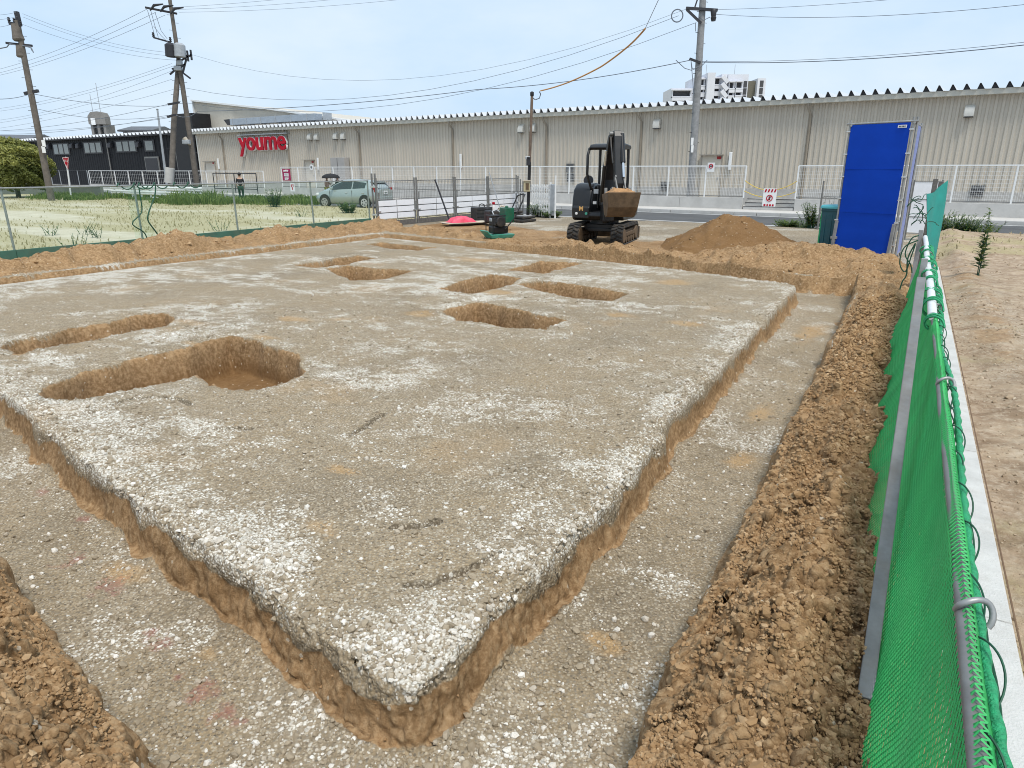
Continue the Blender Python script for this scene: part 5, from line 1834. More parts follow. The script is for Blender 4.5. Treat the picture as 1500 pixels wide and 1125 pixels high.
def ribbed_wall(mb, a0, a1, z0, z1, y, pitch=0.27, d=0.05):
    """trapezoid corrugation, ribs upright"""
    n = int((a1 - a0) / pitch)
    xs = []
    for i in range(n):
        x = a0 + (a1 - a0) * i / n
        p = (a1 - a0) / n
        xs += [(x, y), (x + p * 0.42, y), (x + p * 0.54, y - d), (x + p * 0.88, y - d)]
    xs.append((a1, y))
    base = len(mb.v)
    for x, yy in xs:
        mb.v += [(x, yy, z0), (x, yy, z1)]
    for i in range(len(xs) - 1):
        a = base + 2 * i
        mb.f.append((a, a + 2, a + 3, a + 1))
    return mb


def rib_mat(name, c, pitch=0.0):
    return mat(name, c, 0.55, 0.0, 0.07, 0.9, stretch=0.12, dirt=0.3, dirtcol=tuple(k * 0.7 for k in c))


WALLM = rib_mat('beige_metal_siding', (0.50, 0.45, 0.375))
store = thing('store_building', 'long beige corrugated store with ridged roof edge and red sign', 'store', S(A0, BS, 0), ROT_S)
LS = A1 - A0
mb = MB()
ribbed_wall(mb, 0, LS, GZ_S - 0.2, ZE - 0.12, 0)
mb.build('front_wall', WALLM, store, recalc=False)
MB().box((LS / 2, 12.08, (ZE - 0.2) / 2), (LS - 0.02, 24, ZE - 0.2)).build('wall_core', WALLM, store)
MB().box((0.02, -0.03, ZE / 2 - 0.1), (0.14, 0.1, ZE - 0.2)).build('corner_trim', mat('pale_trim', (0.62, 0.6, 0.55), 0.5), store)
MB().box((LS / 2, -0.03, 0.45), (LS - 0.1, 0.08, 0.9)).build('plinth', mat('grey_plinth', (0.4, 0.39, 0.37), 0.8, dirt=0.2), store)
GUT = mat('eave_gutter', (0.50, 0.48, 0.42), 0.5, 0.0, 0.05, 1)
MB().prism([(-0.42, ZE - 0.12), (-0.42, ZE + 0.1), (-0.36, ZE + 0.1), (0.1, ZE - 0.02), (0.1, ZE - 0.12)], 'x', -0.3, LS).build('gutter', GUT, store)
# folded-plate roof: deep triangular ridges, pale top, dark open ends
ROOFM = mat('pale_roof_metal', (0.62, 0.63, 0.64), 0.4, 0.1, 0.05, 1)


def fold_roof(parent, L, z, depth, pitch=0.5, hh=0.25, rise=0.5, yo=-0.52):
    n = int(L / pitch)
    p = L / n
    mb, en = MB(), MB()
    vs, fs = [], []
    for i in range(n + 1):
        x = i * p
        vs += [(x - p * 0.20, yo, z), (x - p * 0.20, depth, z + rise), (x - p * 0.05, yo, z + hh), (x - p * 0.05, depth, z + hh + rise), (x + p * 0.05, yo, z + hh), (x + p * 0.05, depth, z + hh + rise), (x + p * 0.5 - p * 0.15, yo, z + 0.02), (x + p * 0.5 - p * 0.15, depth, z + rise + 0.02)]
        b = i * 8
        fs += [(b, b + 2, b + 3, b + 1), (b + 2, b + 4, b + 5, b + 3), (b + 4, b + 6, b + 7, b + 5)]
        if i < n:
            fs.append((b + 6, b + 8, b + 9, b + 7))
        en.add([(x - p * 0.20, yo + 0.12, z), (x + p * 0.35, yo + 0.12, z), (x + p * 0.05, yo + 0.12, z + hh - 0.015), (x - p * 0.05, yo + 0.12, z + hh - 0.015)], [(0, 1, 2, 3)])
    mb.add(vs, fs)
    nf_ = len(mb.f)
    mb.add(en.v, en.f)
    o = mb.build('ridged_roof', ROOFM, parent, recalc=False)
    o.data.materials.append(M['dark_metal'])
    o.data.polygons.foreach_set('material_index', [0] * nf_ + [1] * len(en.f))


fold_roof(store, LS + 0.3, ZE + 0.08, 24)
# downpipes
DP = mat('downpipe', (0.27, 0.23, 0.18), 0.5, 0.1, 0.1, 3)
for px, py in ((326, 200), (421, 190), (526, 185), (664, 178), (802, 170), (942, 163), (1190, 155)):
    x = W(px, py, BS)[0] - A0
    MB().tube([(x - 0.12, -0.36, ZE - 0.1), (x - 0.1, -0.34, ZE - 0.3), (x, -0.12, ZE - 0.62), (x, -0.11, 0.1)], 0.06, 10).build('downpipe', DP, store, 50)
x = 6.3 - A0
# vent hoods
VH = mat('vent_hood', (0.6, 0.58, 0.53), 0.45, 0.1, 0.05, 4)
for px, py in ((452, 200), (462, 200), (490, 199), (501, 199), (762, 188), (779, 187), (961, 181), (1420, 162)):
    a, z = W(px, py, BS - 0.25)
    x = a - A0
    prof = [(0.0, z - 0.25), (-0.3, z - 0.25), (-0.32, z - 0.06), (-0.25, z + 0.13), (-0.1, z + 0.24), (0.0, z + 0.26)]
    o = MB().prism(prof, 'x', x - 0.19, x + 0.19).build('vent_hood', VH, store, 50, bevel=0.03)
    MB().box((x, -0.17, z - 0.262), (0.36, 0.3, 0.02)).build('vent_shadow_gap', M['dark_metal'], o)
# doors, canopies, lamps
DM = mat('door_paint', (0.55, 0.5, 0.42), 0.5, 0, 0.05, 2)
FRM = mat('door_frame', (0.3, 0.27, 0.23), 0.5)
for px0, px1, py, wd in ((302, 315, 237, 1.0), (448, 461, 235, 1.05), (1030, 1058, 228, 1.2)):
    a0_, z = W(px0, py, BS)
    a1_, _ = W(px1, py, BS)
    x0, x1 = a0_ - A0, a1_ - A0
    zt = z
    d = MB().box(((x0 + x1) / 2, -0.075, (0.9 + zt) / 2 - 0.25), (x1 - x0, 0.05, zt - 0.4)).build('door', DM, store)
    for bx0, bw0 in ((x0 - 0.03, 0.06), (x1 + 0.03, 0.06)):
        MB().box((bx0, -0.085, (0.9 + zt) / 2 - 0.25), (bw0, 0.07, zt - 0.36)).build('frame', FRM, d)
    MB().box(((x0 + x1) / 2, -0.2, zt + 0.03), (x1 - x0 + 0.2, 0.3, 0.05)).build('canopy', FRM, d)
    MB().box((x1 - 0.12, -0.115, zt * 0.5 + 0.1), (0.05, 0.04, 0.14)).build('handle', M['pale_metal'], d)
    MB().box((x1 - 0.12, -0.12, zt - 0.12), (0.22, 0.04, 0.14)).build('alarm_lamp', M['clinker'], d)
for px, py in ((319, 240), (465, 240), (674, 236), (1069, 236)):
    a, z = W(px, py, BS - 0.2)
    MB().box((a - A0, -0.13, z), (0.16, 0.12, 0.9)).build('wall_lamp', M['white'], store, bevel=0.03)
a, z = W(497, 245, BS - 0.4)
o = MB().box((a - A0, -0.32, 1.5), (1.55, 0.5, 2.4)).build('cabinet', mat('grey_cabinet', (0.36, 0.345, 0.33), 0.5, 0.1, 0.06, 2), store, bevel=0.02)
MB().box((a - A0, -0.578, 1.5), (0.03, 0.012, 2.3)).build('door_gap', M['dark_metal'], o)
for px, py in ((974, 273), (1431, 280), (835, 246), (836, 260)):
    a, z = W(px, py, BS - 0.1)
    o = MB().box((a - A0, -0.1, z), (0.5, 0.08, 0.5)).build('air_grille', M['steel_dull'], store)
    mb = MB()
    for k in range(4):
        mb.box((a - A0, -0.147, z - 0.16 + k * 0.11), (0.44, 0.02, 0.05))
    mb.build('louvre', M['dark_metal'], o)
# red sign
sx0, sz0 = W(348, 199, BS - 0.3)
sx1, sz1 = W(418, 197, BS - 0.3)
zb = W(417, 220, BS - 0.3)[1]
xm = (sx0 + sx1) / 2 - A0
xh = sz1 - zb
for nm, mt_, off, dy, ex in (('sign_edge', M['white'], 0.085, -0.19, 0.09), ('sign_lettering', M['red'], 0.045, -0.31, 0.06)):
    Mx = Matrix.Translation((xm, dy, (sz1 + zb) / 2 - 0.30)) @ Matrix.Rotation(PI / 2, 4, 'X')
    o = text_mesh(nm, 'youme', 2.42, mt_, store, Mx, ex, off, 0.0, 0.98)
    xs_ = [v.co.x for v in o.data.vertices]
    zs_ = [v.co.z for v in o.data.vertices]
    if nm == 'sign_edge':
        k = (sx1 - sx0) / (max(xs_) - min(xs_))
        cxm = (max(xs_) + min(xs_)) / 2
        ztop = max(zs_)
        kz = (sz1 - W(348, 229, BS - 0.3)[1]) / (max(zs_) - min(zs_))
    for v in o.data.vertices:
        v.co.x = xm + (v.co.x - cxm) * k
        v.co.z = sz1 - 0.06 + (v.co.z - ztop) * kz
MB().box((xm + 0.1, -0.2, sz1 + 0.1), (sx1 - sx0 + 0.2, 0.34, 0.07)).build('sign_rail', M['pale_metal'], store)
# upper storey wall with sloping top, behind the eave
ux0 = W(284, 150, BS + 2)[0] - A0
ux1 = W(527, 179, BS + 2)[0] - A0
uzt = W(284, 148, BS + 2)[1]
um = W(400, 161, BS + 2)
prof = [(ux0, ZE - 0.5), (ux1, ZE - 0.5), (ux1, ZE + 0.3), (um[0] - A0, um[1]), (ux0, uzt)]
MB().prism(prof, 'y', 2.0, 14.0).build('upper_wall', rib_mat('upper_siding', (0.52, 0.475, 0.40)), store)
mb = MB()
mb.beam((ux0 - 0.1, 1.9, uzt + 0.05), (um[0] - A0, 1.9, um[1] + 0.05), 0.3, 0.14).beam((um[0] - A0, 1.9, um[1] + 0.05), (ux1, 1.9, ZE + 0.35), 0.3, 0.14)
mb.box((ux0 - 0.06, 1.95, (ZE + uzt) / 2), (0.12, 0.2, uzt - ZE + 0.2))
mb.build('upper_trim', M['white'], store)
# duct lying on the roof
dx0, dz0 = W(345, 175, BS + 1.4)
dx1, dz1 = W(470, 178, BS + 1.4)
mb = MB().box(((dx0 + dx1) / 2 - A0, 1.2, dz0 - 0.25), (dx1 - dx0, 0.8, 0.5))
duct = mb.build('air_duct', mat('duct_metal', (0.33, 0.37, 0.42), 0.4, 0.3, 0.1, 2), store, bevel=0.02)
mb = MB().prism([(dx0 - A0, dz0), (dx0 - A0 - 0.9, dz0 - 0.02), (dx0 - A0 - 0.4, dz0 - 0.5), (dx0 - A0, dz0 - 0.5)], 'y', 0.8, 1.6)
mb.build('duct_mouth', M['dark_metal'], duct)
for k in range(7):
    MB().box((dx0 - A0 + 0.4 + k * 2.0, 1.2, dz0 - 0.25), (0.07, 0.86, 0.56)).build('duct_band', M['pale_metal'], duct)
    MB().box((dx0 - A0 + 0.4 + k * 2.0, 1.2, dz0 - 0.75), (0.07, 0.07, 0.6)).build('duct_leg', M['pale_metal'], duct)

# ------------------------------------------------------------------ dark building left of the store
DA1 = A0 - 0.6
DA0 = DA1 - 66
DARK = mat('charcoal_siding', (0.009, 0.010, 0.013), 0.65, 0, 0.12, 0.6, spec=0.25)
db = thing('dark_building', 'long charcoal building with small high windows left of the store', 'building', S(DA0, BS + 0.6, 0), ROT_S)
LD = DA1 - DA0
ribbed_wall(MB(), 0, LD - 3.5, -0.2, ZE + 0.05, 0, 0.5, 0.03).build('front_wall', DARK, db, recalc=False)
MB().box((LD / 2 - 1.75, 10.1, 2.5), (LD - 3.5, 20, 4.98)).build('wall_core', DARK, db)
MB().box((LD - 1.7, 4.0, 3.3), (3.4, 9.0, 6.9)).build('entrance_block', mat('black_siding', (0.007, 0.007, 0.009), 0.6), db, bevel=0.03)
fold_roof(db, LD - 3.5, ZE + 0.12, 20, 0.75, 0.26, 0.6)
MB().box(((LD - 3.5) / 2, -0.36, ZE + 0.06), (LD - 3.5, 0.16, 0.13)).build('gutter', M['dark_metal'], db)
for x0p, x1p, yt, yb, n in ((77, 102, 212, 225, 3), (122, 150, 210, 223, 3), (169, 200, 208, 221, 3), (211, 226, 207, 220, 1)):
    a0_, z1_ = W(x0p, yt, BS + 0.5)
    a1_, z0_ = W(x1p, yb, BS + 0.5)
    x0, x1 = a0_ - DA0, a1_ - DA0
    fr = MB().box(((x0 + x1) / 2, -0.06, (z0_ + z1_) / 2), (x1 - x0 + 0.3, 0.08, z1_ - z0_ + 0.25)).build('window', M['dark_metal'], db)
    for k in range(n):
        wx = (x1 - x0) / n
        MB().box((x0 + wx * (k + 0.5), -0.11, (z0_ + z1_) / 2), (wx - 0.28, 0.02, z1_ - z0_)).build('pane', M['win_glass'], fr)
for px, py in ((71, 214), (105, 213), (114, 213), (161, 212), (202, 211)):
    a, z = W(px, py, BS + 0.4)
    MB().prism([(0.0, z - 0.3), (-0.4, z - 0.3), (-0.36, z + 0.1), (-0.1, z + 0.32), (0, z + 0.32)], 'x', a - DA0 - 0.3, a - DA0 + 0.3).build('vent_hood', M['dark_metal'], db, 50, bevel=0.03)
for px in (158, 258):
    a, z = W(px, 220, BS + 0.5)
    MB().bar((a - DA0, -0.12, ZE), (a - DA0, -0.12, 0), 0.07, 8).build('downpipe', M['steel_dull'], db, 40)
a, z = W(222, 241, BS + 0.4)
o = MB().box((a - DA0, -0.1, z), (2.6, 0.12, 1.5)).build('shutter_box', M['steel_dull'], db, bevel=0.02)
MB().box((a - DA0, -0.17, z), (2.3, 0.03, 1.2)).build('shutter_face', M['dark_metal'], o)

# ------------------------------------------------------------------ far buildings
def far_box(name, lab, cat, px0, px1, ytop, Y, depth, material, group=None, zb=-0.2):
    p0, p1 = at(px0, ytop, Y), at(px1, ytop, Y)
    o = thing(name, lab, cat, (p0.x, Y, 0), 0, group)
    MB().box(((p1.x - p0.x) / 2, depth / 2, (p0.z + zb) / 2), (p1.x - p0.x, depth, p0.z - zb)).build('wall', material, o)
    return o, p1.x - p0.x, p0.z


TAN = mat('weathered_concrete', (0.2, 0.19, 0.175), 0.8, 0, 0.15, 0.6, dirt=0.4, dirtcol=(0.2, 0.19, 0.18))
Y = 115.0
p0, p1 = at(129, 176, Y), at(154, 176, Y)
zt = at(129, 163, Y).z
zm = at(129, 182, Y).z
wt = thing('rooftop_tower', 'round topped concrete rooftop tower beyond the dark building', 'tower', (p0.x, Y, 0))
Wt = p1.x - p0.x
prof = [(0, zm), (Wt, zm), (Wt * 1.0, zt - 0.8), (Wt * 0.9, zt - 0.2), (Wt * 0.6, zt), (Wt * 0.2, zt - 0.1), (0, zt - 0.7)]
MB().prism(prof, 'y', 0, 1.5).build('tower_head', TAN, wt)
MB().box((Wt * 0.3, -0.05, zt - 1.5), (Wt * 0.24, 0.12, 1.0)).build('opening', M['white'], wt)
for x in (0.12, 0.5, 0.86):
    MB().box((Wt * x, 1.5, zm / 2), (Wt * 0.14, 2.6, zm)).build('leg', TAN, wt)
MB().box((Wt * 0.5, 1.5, zm / 2), (Wt * 0.8, 1.2, zm - 0.05)).build('stair_shaft', M['steel_dull'], wt)
for x, h_ in ((Wt * 0.15, 2.6), (Wt * 0.6, 4.2)):
    MB().bar((x, 1, zt - 0.2), (x, 1, zt + h_), 0.05, 6).build('antenna', M['pale_metal'], wt)
TILE = mat('grey_roof_tiles', (0.10, 0.105, 0.115), 0.6, 0, 0.2, 1.0)
for k, (x0, x1, ya, yb, Y, lab) in enumerate(((180, 222, 183, 192, 120, 'house with dark tiled roof right of the rooftop tower'), (-30, 44, 196, 204, 140, 'low house with grey roof at the far left edge'), (60, 96, 200, 206, 150, 'low house with dull roof behind the left pole'))):
    o, Wd, z = far_box('far_house', lab, 'house', x0, x1, yb, Y, 8, mat('house_wall_%d' % k, (0.32, 0.31, 0.3), 0.8), 'houses beyond the dark building')
    zt = at(x0, ya, Y).z
    MB().prism([(-0.6, z - 0.1), (8.6, z - 0.1), (8.6, z + 0.15), (4.0, zt), (-0.6, z + 0.15)], 'x', -0.6, Wd + 0.4).build('roof', TILE, o)
    for x in (Wd * 0.3, Wd * 0.7):
        MB().box((x, -0.03, z - 1.4), (1.2, 0.06, 1.1)).build('window', M['glass'], o)

# apartment block
Y = 190.0
WHT = mat('apartment_plaster', (0.62, 0.63, 0.68), 0.7, 0, 0.06, 0.2)
pA = at(985, 150, Y)
ap = thing('apartment_block', 'stepped pale apartment block rising behind the store roof', 'apartment block', (pA.x, Y, 0))


def ax_(px):
    return at(px, 130, Y).x - pA.x


def az_(py, px=1050):
    return at(px, py, Y).z


def block(x0, x1, ytop, yf, dep, name='wing'):
    return MB().box(((ax_(x0) + ax_(x1)) / 2, yf + dep / 2, az_(ytop) / 2), (ax_(x1) - ax_(x0), dep, az_(ytop))).build(name, WHT, ap)


FL = az_(139) - az_(149)       # storey height in the picture
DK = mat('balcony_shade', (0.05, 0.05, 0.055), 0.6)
wing = block(986, 1022, 128, 2.0, 10)
mb = block(1034, 1045, 107, -1.0, 12, 'stair_tower')
wing2 = block(1020, 1064, 111.5, 1.5, 11)
wing3 = block(1066, 1096, 108.5, 0.5, 12)
wing4 = block(1108, 1120, 115, -0.5, 12, 'end_tower')
MB().box(((ax_(1096) + ax_(1108)) / 2, 3.5, az_(118) / 2), (ax_(1108) - ax_(1096), 5, az_(118))).build('lobby', mat('olive_panel', (0.13, 0.12, 0.09), 0.6), ap)
MB().box(((ax_(1056) + ax_(1064)) / 2, 3, az_(108.5) / 2), (ax_(1064) - ax_(1056), 6, az_(108.5))).build('lift_tower', WHT, ap)


def gallery(wg, x0, x1, y0, ys, n, yf):
    """open balcony rows: dark recess, parapet in front, dividers"""
    for k in range(n):
        zt_ = az_(ys + k * 10.6)
        xa, xb = ax_(x0), ax_(x1)
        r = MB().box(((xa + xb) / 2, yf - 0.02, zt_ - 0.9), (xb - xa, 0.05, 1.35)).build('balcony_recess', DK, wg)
        MB().box(((xa + xb) / 2, yf - 0.75, zt_ - 2.1), (xb - xa + 0.3, 1.4, 1.05)).build('balcony_parapet', WHT, wg)
        MB().box(((xa + xb) / 2, yf - 0.75, zt_ - 0.05), (xb - xa + 0.3, 1.5, 0.22)).build('balcony_slab', WHT, wg)
        m = max(1, int((xb - xa) / 2.6))
        for i in range(m + 1):
            MB().box((xa + (xb - xa) * i / m, yf - 0.5, zt_ - 0.8), (0.22, 0.9, 1.4)).build('divider', WHT, wg)


gallery(wing, 987, 1014, 0, 131, 3, 2.0)
gallery(wing2, 1022, 1032, 0, 115, 4, 1.5)
gallery(wing2, 1047, 1055, 0, 113.5, 4, 1.5)
gallery(wing3, 1067, 1074, 0, 120, 3, 0.5)
gallery(wing3, 1077, 1086, 0, 119.5, 3, 0.5)
for k in range(3):
    for px in (1092, 1114):
        MB().box((ax_(px), -0.53 + (1.0 if px < 1100 else 0), az_(123 + k * 10.6)), (0.9, 0.08, 1.5)).build('window', DK, wing3 if px < 1100 else wing4)
for k in range(4):
    z = az_(112 + k * 10.6)
    xa, xb = ax_(1056), ax_(1064)
    MB().beam((xa, -0.4, z), (xb, -0.4, z - FL * 0.95), 1.3, 1.0).build('stair_flight', WHT, ap)
MB().beam((ax_(1048), 2, az_(107)), (ax_(1048), 2, az_(105)), 0.5, 0.5).build('roof_vent', M['dark_metal'], ap)
for px, t_ in ((1037, 92), (1079, 92)):
    MB().bar((ax_(px), 3, az_(110)), (ax_(px), 3, az_(t_)), 0.06, 6).build('antenna', M['pale_metal'], ap)
# hazy hills on the horizon
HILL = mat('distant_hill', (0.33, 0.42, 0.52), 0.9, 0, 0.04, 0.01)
pts = []
n = 60
mb = MB()
ridge = []
for i in range(n + 1):
    az = rad(-75 + 100 * i / n)
    r = 1900
    h_ = 150 * float(fbm(np.array([i * 0.13]), np.array([3.3]), 4, 77)[0]) * max(0.0, 1 - i / 42.0) + 12
    ridge.append((r * math.sin(az), r * math.cos(az), h_))
mb.loft([[(x * 0.9, y * 0.9, -2) for x, y, z in ridge], [(x * 0.95, y * 0.95, z * 0.6) for x, y, z in ridge], ridge, [(x * 1.1, y * 1.1, -2) for x, y, z in ridge]], close=False)
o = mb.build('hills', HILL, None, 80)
tag(o, 'low bluish hills on the horizon at the left', 'hills', None, 'structure')

# ------------------------------------------------------------------ utility poles and wires
def pole(name, lab, top, base, r0, r1, material, group='utility poles'):
    o = thing(name, lab, 'utility pole', base, 0, group)
    t = top - base
    MB().tube([(0, 0, -1.0), t * 0.5, t], [r0, (r0 + r1) / 2, r1], 12).build('shaft', material, o, 50)
    mb = MB()
    L = t.length
    d = t.normalized()
    for k in range(int((L - 2.5) / 0.45)):
        h_ = 2.2 + k * 0.45
        a = (k % 2) * PI + 0.5
        p = d * h_
        mb.bar(p, p + Vector((math.cos(a) * (r0 + 0.12), math.sin(a) * (r0 + 0.12), 0.0)), 0.012, 5)
    mb.build('step_bolt', M['dark_metal'], o)
    return o


def arm(o, name, p, q, r=0.05, material='dark_metal', insul=0):
    p, q = p - o.location, q - o.location
    c = MB().beam(p, q, 2 * r, 2 * r).build(name, M[material], o)
    for k in range(insul):
        s_ = p.lerp(q, k / max(1, insul - 1))
        MB().lathe([(0.05, 0.0), (0.09, 0.05), (0.05, 0.1), (0.1, 0.16), (0.05, 0.22), (0.085, 0.28), (0.03, 0.32)], s_, 8).build('insulator', M['dark_metal'], c, 50)
    return c


Y1 = 44.0
P1 = pole('utility_pole', 'weathered utility pole with narrow top fittings beside the round bush', at(25, 30, Y1), at(72, 275, Y1), 0.2, 0.14, M['pole'])
arm(P1, 'crossarm', at(14, 34, Y1), at(30, 37, Y1), 0.09, insul=3)
arm(P1, 'top_bracket', at(24, 17, Y1), at(29, 38, Y1), 0.10, insul=0)
arm(P1, 'crossarm', at(9, 63, Y1), at(47, 67, Y1), 0.06)
arm(P1, 'cable_bracket', at(36, 137, Y1), at(56, 133, Y1), 0.08)
mb = MB()
for (x0, y0, x1, y1, w0) in ((21, 35, 28, 60, 0.5), (28, 66, 32, 84, 0.42)):
    p, q = at(x0, y0, Y1) - P1.location, at(x1, y1, Y1) - P1.location
    mb.tube([p, p.lerp(q, 0.9), q], [0.17, w0 * 0.62, w0 * 0.5], 10)
mb.build('sleeve', M['pole'], P1, 40)
for py in (210, 219):
    MB().box(at(64, py, Y1 - 0.27) - P1.location, (0.2, 0.04, 0.38)).build('plate', M['white'], P1)
for pts in (((0, 71), (10, 69), (14, 64), (24, 66)), ((34, 67), (46, 70), (49, 77)), ((30, 67), (44, 68), (47, 74))):
    MB().tube([at(x, y, Y1 - 0.1) - P1.location for x, y in pts], 0.03, 6).build('jumper_cable', M['wire'], P1, 60)

Y2 = 50.0
P2 = pole('utility_pole', 'leaning utility pole carrying black transformers at the store corner', at(247, -12, Y2), at(289, 272, Y2), 0.2, 0.11, M['pole'])
arm(P2, 'crossarm', at(213, 11, Y2), at(259, 20, Y2), 0.06)
for px, py in ((228, 9), (243, 11), (258, 14)):
    p = at(px, py, Y2 - 0.3) - P2.location
    MB().tube([p + Vector((-0.4, 0, -0.25)), p + Vector((-0.1, 0, 0.05)), p + Vector((0.5, 0, 0.12))], [0.05, 0.09, 0.04], 8).build('cutout_switch', M['dark_metal'], P2, 50)
arm(P2, 'crossarm', at(225, 55, Y2), at(250, 62, Y2), 0.05, insul=2)
mb = MB()
for px, s_ in ((251, 'dark_metal'), (264, 'pale_metal')):
    p0, p1 = at(px, 84, Y2 - 0.5) - P2.location, at(px - 1.5, 63, Y2 - 0.5) - P2.location
    d = p1 - p0
    MB().tube([p0, p0 + d * 0.05, p0 + d * 0.85, p0 + d], [0.26, 0.36, 0.36, 0.2], 14).build('transformer', M[s_], P2, 50)
arm(P2, 'crossarm', at(246, 80, Y2 - 0.2), at(281, 82, Y2 - 0.2), 0.06)
for x0, y0, x1, y1 in ((279, 73, 281, 88), (274, 74, 276, 90), (266, 88, 281, 80), (268, 106, 273, 86), (252, 101, 262, 99), (249, 109, 258, 101), (267, 106, 279, 115), (264, 99, 271, 94)):
    arm(P2, 'strut', at(x0, y0, Y2 - 0.25), at(x1, y1, Y2 - 0.25), 0.05)
for px, py, wdt_ in ((263, 92, 0.35), (261, 100, 0.5)):
    MB().box(at(px, py, Y2 - 0.2) - P2.location, (wdt_, 0.3, 0.3)).build('junction_box', M['pale_metal'], P2, bevel=0.04)
mb = MB()
for pts in (((216, 15), (222, 35), (227, 54)), ((221, 16), (227, 38), (232, 55)), ((227, 18), (236, 45), (245, 57)), ((225, 38), (236, 52), (246, 62))):
    MB().tube([at(x, y, Y2 - 0.1) - P2.location for x, y in pts], 0.016, 5).build('jumper_cable', M['wire'], P2, 60)
MB().box(at(273, 208, Y2 - 0.3) - P2.location, (0.5, 0.3, 0.3)).build('street_lamp', M['pale_metal'], P2, bevel=0.05)
MB().tube([at(279, 212, Y2 - 0.2) - P2.location, at(275, 209, Y2 - 0.3) - P2.location, at(270, 202, Y2 - 0.3) - P2.location], [0.06, 0.14, 0.16], 8).build('lamp_head', M['plywood'], P2, 50)
P2b = pole('utility_pole', 'dark brace pole propping the transformer pole, its foot sleeved white', at(262, 88, Y2 + 0.3), at(247, 276, Y2 - 1.5), 0.2, 0.16, M['pole'])
b_ = P2b.location
t0, t1 = at(247.5, 268, Y2 - 1.5) - b_, at(249, 246, Y2 - 1.45) - b_
MB().tube([t0, t1], 0.30, 12).build('white_sleeve', M['concrete'], P2b, 50)
arm(P2b, 'cable_bracket', at(246, 153, Y2 - 1.2), at(263, 150, Y2 - 1.2), 0.06)
arm(P2b, 'cable_bracket', at(245, 171, Y2 - 1.2), at(258, 168, Y2 - 1.2), 0.06)

a3 = W(1012, 285, 35.0)[0]
base3 = S(a3, 35.0, 0.05)
Y3 = base3.y
P3 = pole('utility_pole', 'tall grey concrete utility pole rising in front of the store wall', at(1033, -55, Y3), base3, 0.21, 0.15, M['pole_grey'])
arm(P3, 'crossarm', at(1005, 12, Y3 - 0.2), at(1051, 15, Y3 - 0.2), 0.06)
arm(P3, 'strut', at(1006, 14, Y3 - 0.2), at(1027, 34, Y3 - 0.2), 0.05)
arm(P3, 'strut', at(1018, 10, Y3 - 0.2), at(1024, -8, Y3 - 0.2), 0.03)
p0, p1 = at(1045, 31, Y3 - 0.3) - P3.location, at(1045.5, 13, Y3 - 0.3) - P3.location
MB().tube([p0, p0.lerp(p1, 0.3), p0.lerp(p1, 0.35), p0.lerp(p1, 0.8), p1], [0.1, 0.14, 0.11, 0.15, 0.08], 10).build('cutout_switch', M['dark_metal'], P3, 50)
c_ = at(992, 23, Y3 - 0.2) - P3.location
MB().tube([c_ + Vector((0.27 * math.cos(a), 0, 0.27 * math.sin(a))) for a in [2 * PI * i / 20 for i in range(21)]], 0.028, 6).build('cable_ring', M['wire'], P3, 60)
arm(P3, 'cable_bracket', at(1010, 86, Y3 - 0.2), at(1026, 92, Y3 - 0.2), 0.05)
mb = MB()
for pts in (((1012, 87), (1015, 120), (1016, 140)), ((990, 88), (1003, 100), (1013, 103), (1024, 97)), ((1040, 25), (1030, 30), (1024, 24)), ((1019, 34), (1019, 46)), ((1012, 88), (1014, 100), (1022, 103), (1036, 88))):
    MB().tube([at(x, y, Y3 - 0.25) - P3.location for x, y in pts], 0.018, 5).build('jumper_cable', M['wire'], P3, 60)
for py in (207, 218):
    MB().box(at(1014, py, Y3 - 0.26) - P3.location, (0.12, 0.03, 0.34)).build('plate', M['white'], P3)

# slim steel service pole at the gate with its meter box
bs_ = gnd(773, 316)
ts_ = at(779.5, 135, bs_.y)
P4 = thing('service_pole', 'slim rusty steel service pole with meter box beside the folding gate', 'pole', bs_)
d = ts_ - bs_
MB().tube([(0, 0, -0.3), d * 0.45], [0.07, 0.065], 10).build('lower_tube', M['black'], P4, 50)
MB().tube([d * 0.45, d * 0.98], [0.06, 0.055], 10).build('upper_tube', mat('rusty_tube', (0.16, 0.11, 0.08), 0.7, 0.2, 0.3, 5, dirt=0.5, dirtcol=(0.25, 0.2, 0.15)), P4, 50)
MB().lathe([(0.06, 0), (0.075, 0.02), (0.075, 0.14), (0.03, 0.17)], d * 0.97, 10).build('pole_cap', M['dark_metal'], P4, 50)
mbx = at(771.5, 273, bs_.y - 0.12) - bs_
MB().box(mbx, (0.26, 0.2, 0.42)).build('meter_box', M['beige'], P4, bevel=0.02)
MB().box(mbx + Vector((0, -0.01, 0.225)), (0.31, 0.26, 0.04)).build('meter_roof', M['plywood'], P4)
MB().box(mbx + Vector((0.02, -0.108, 0)), (0.13, 0.015, 0.26)).build('meter_window', M['mud'], P4)
MB().box(at(774, 236, bs_.y - 0.1) - bs_, (0.16, 0.16, 0.34)).build('junction_box', M['dark_metal'], P4, bevel=0.02)
MB().box(at(773, 231, bs_.y - 0.12) - bs_, (0.2, 0.12, 0.1)).build('junction_lid', M['pale_metal'], P4, bevel=0.02)
mb = MB().tube([at(x, y, bs_.y) - bs_ for x, y in ((780, 143), (784, 146), (790, 144), (792, 138), (790, 134))], 0.022, 6)
mb.build('drip_loop', M['wire'], P4, 60)


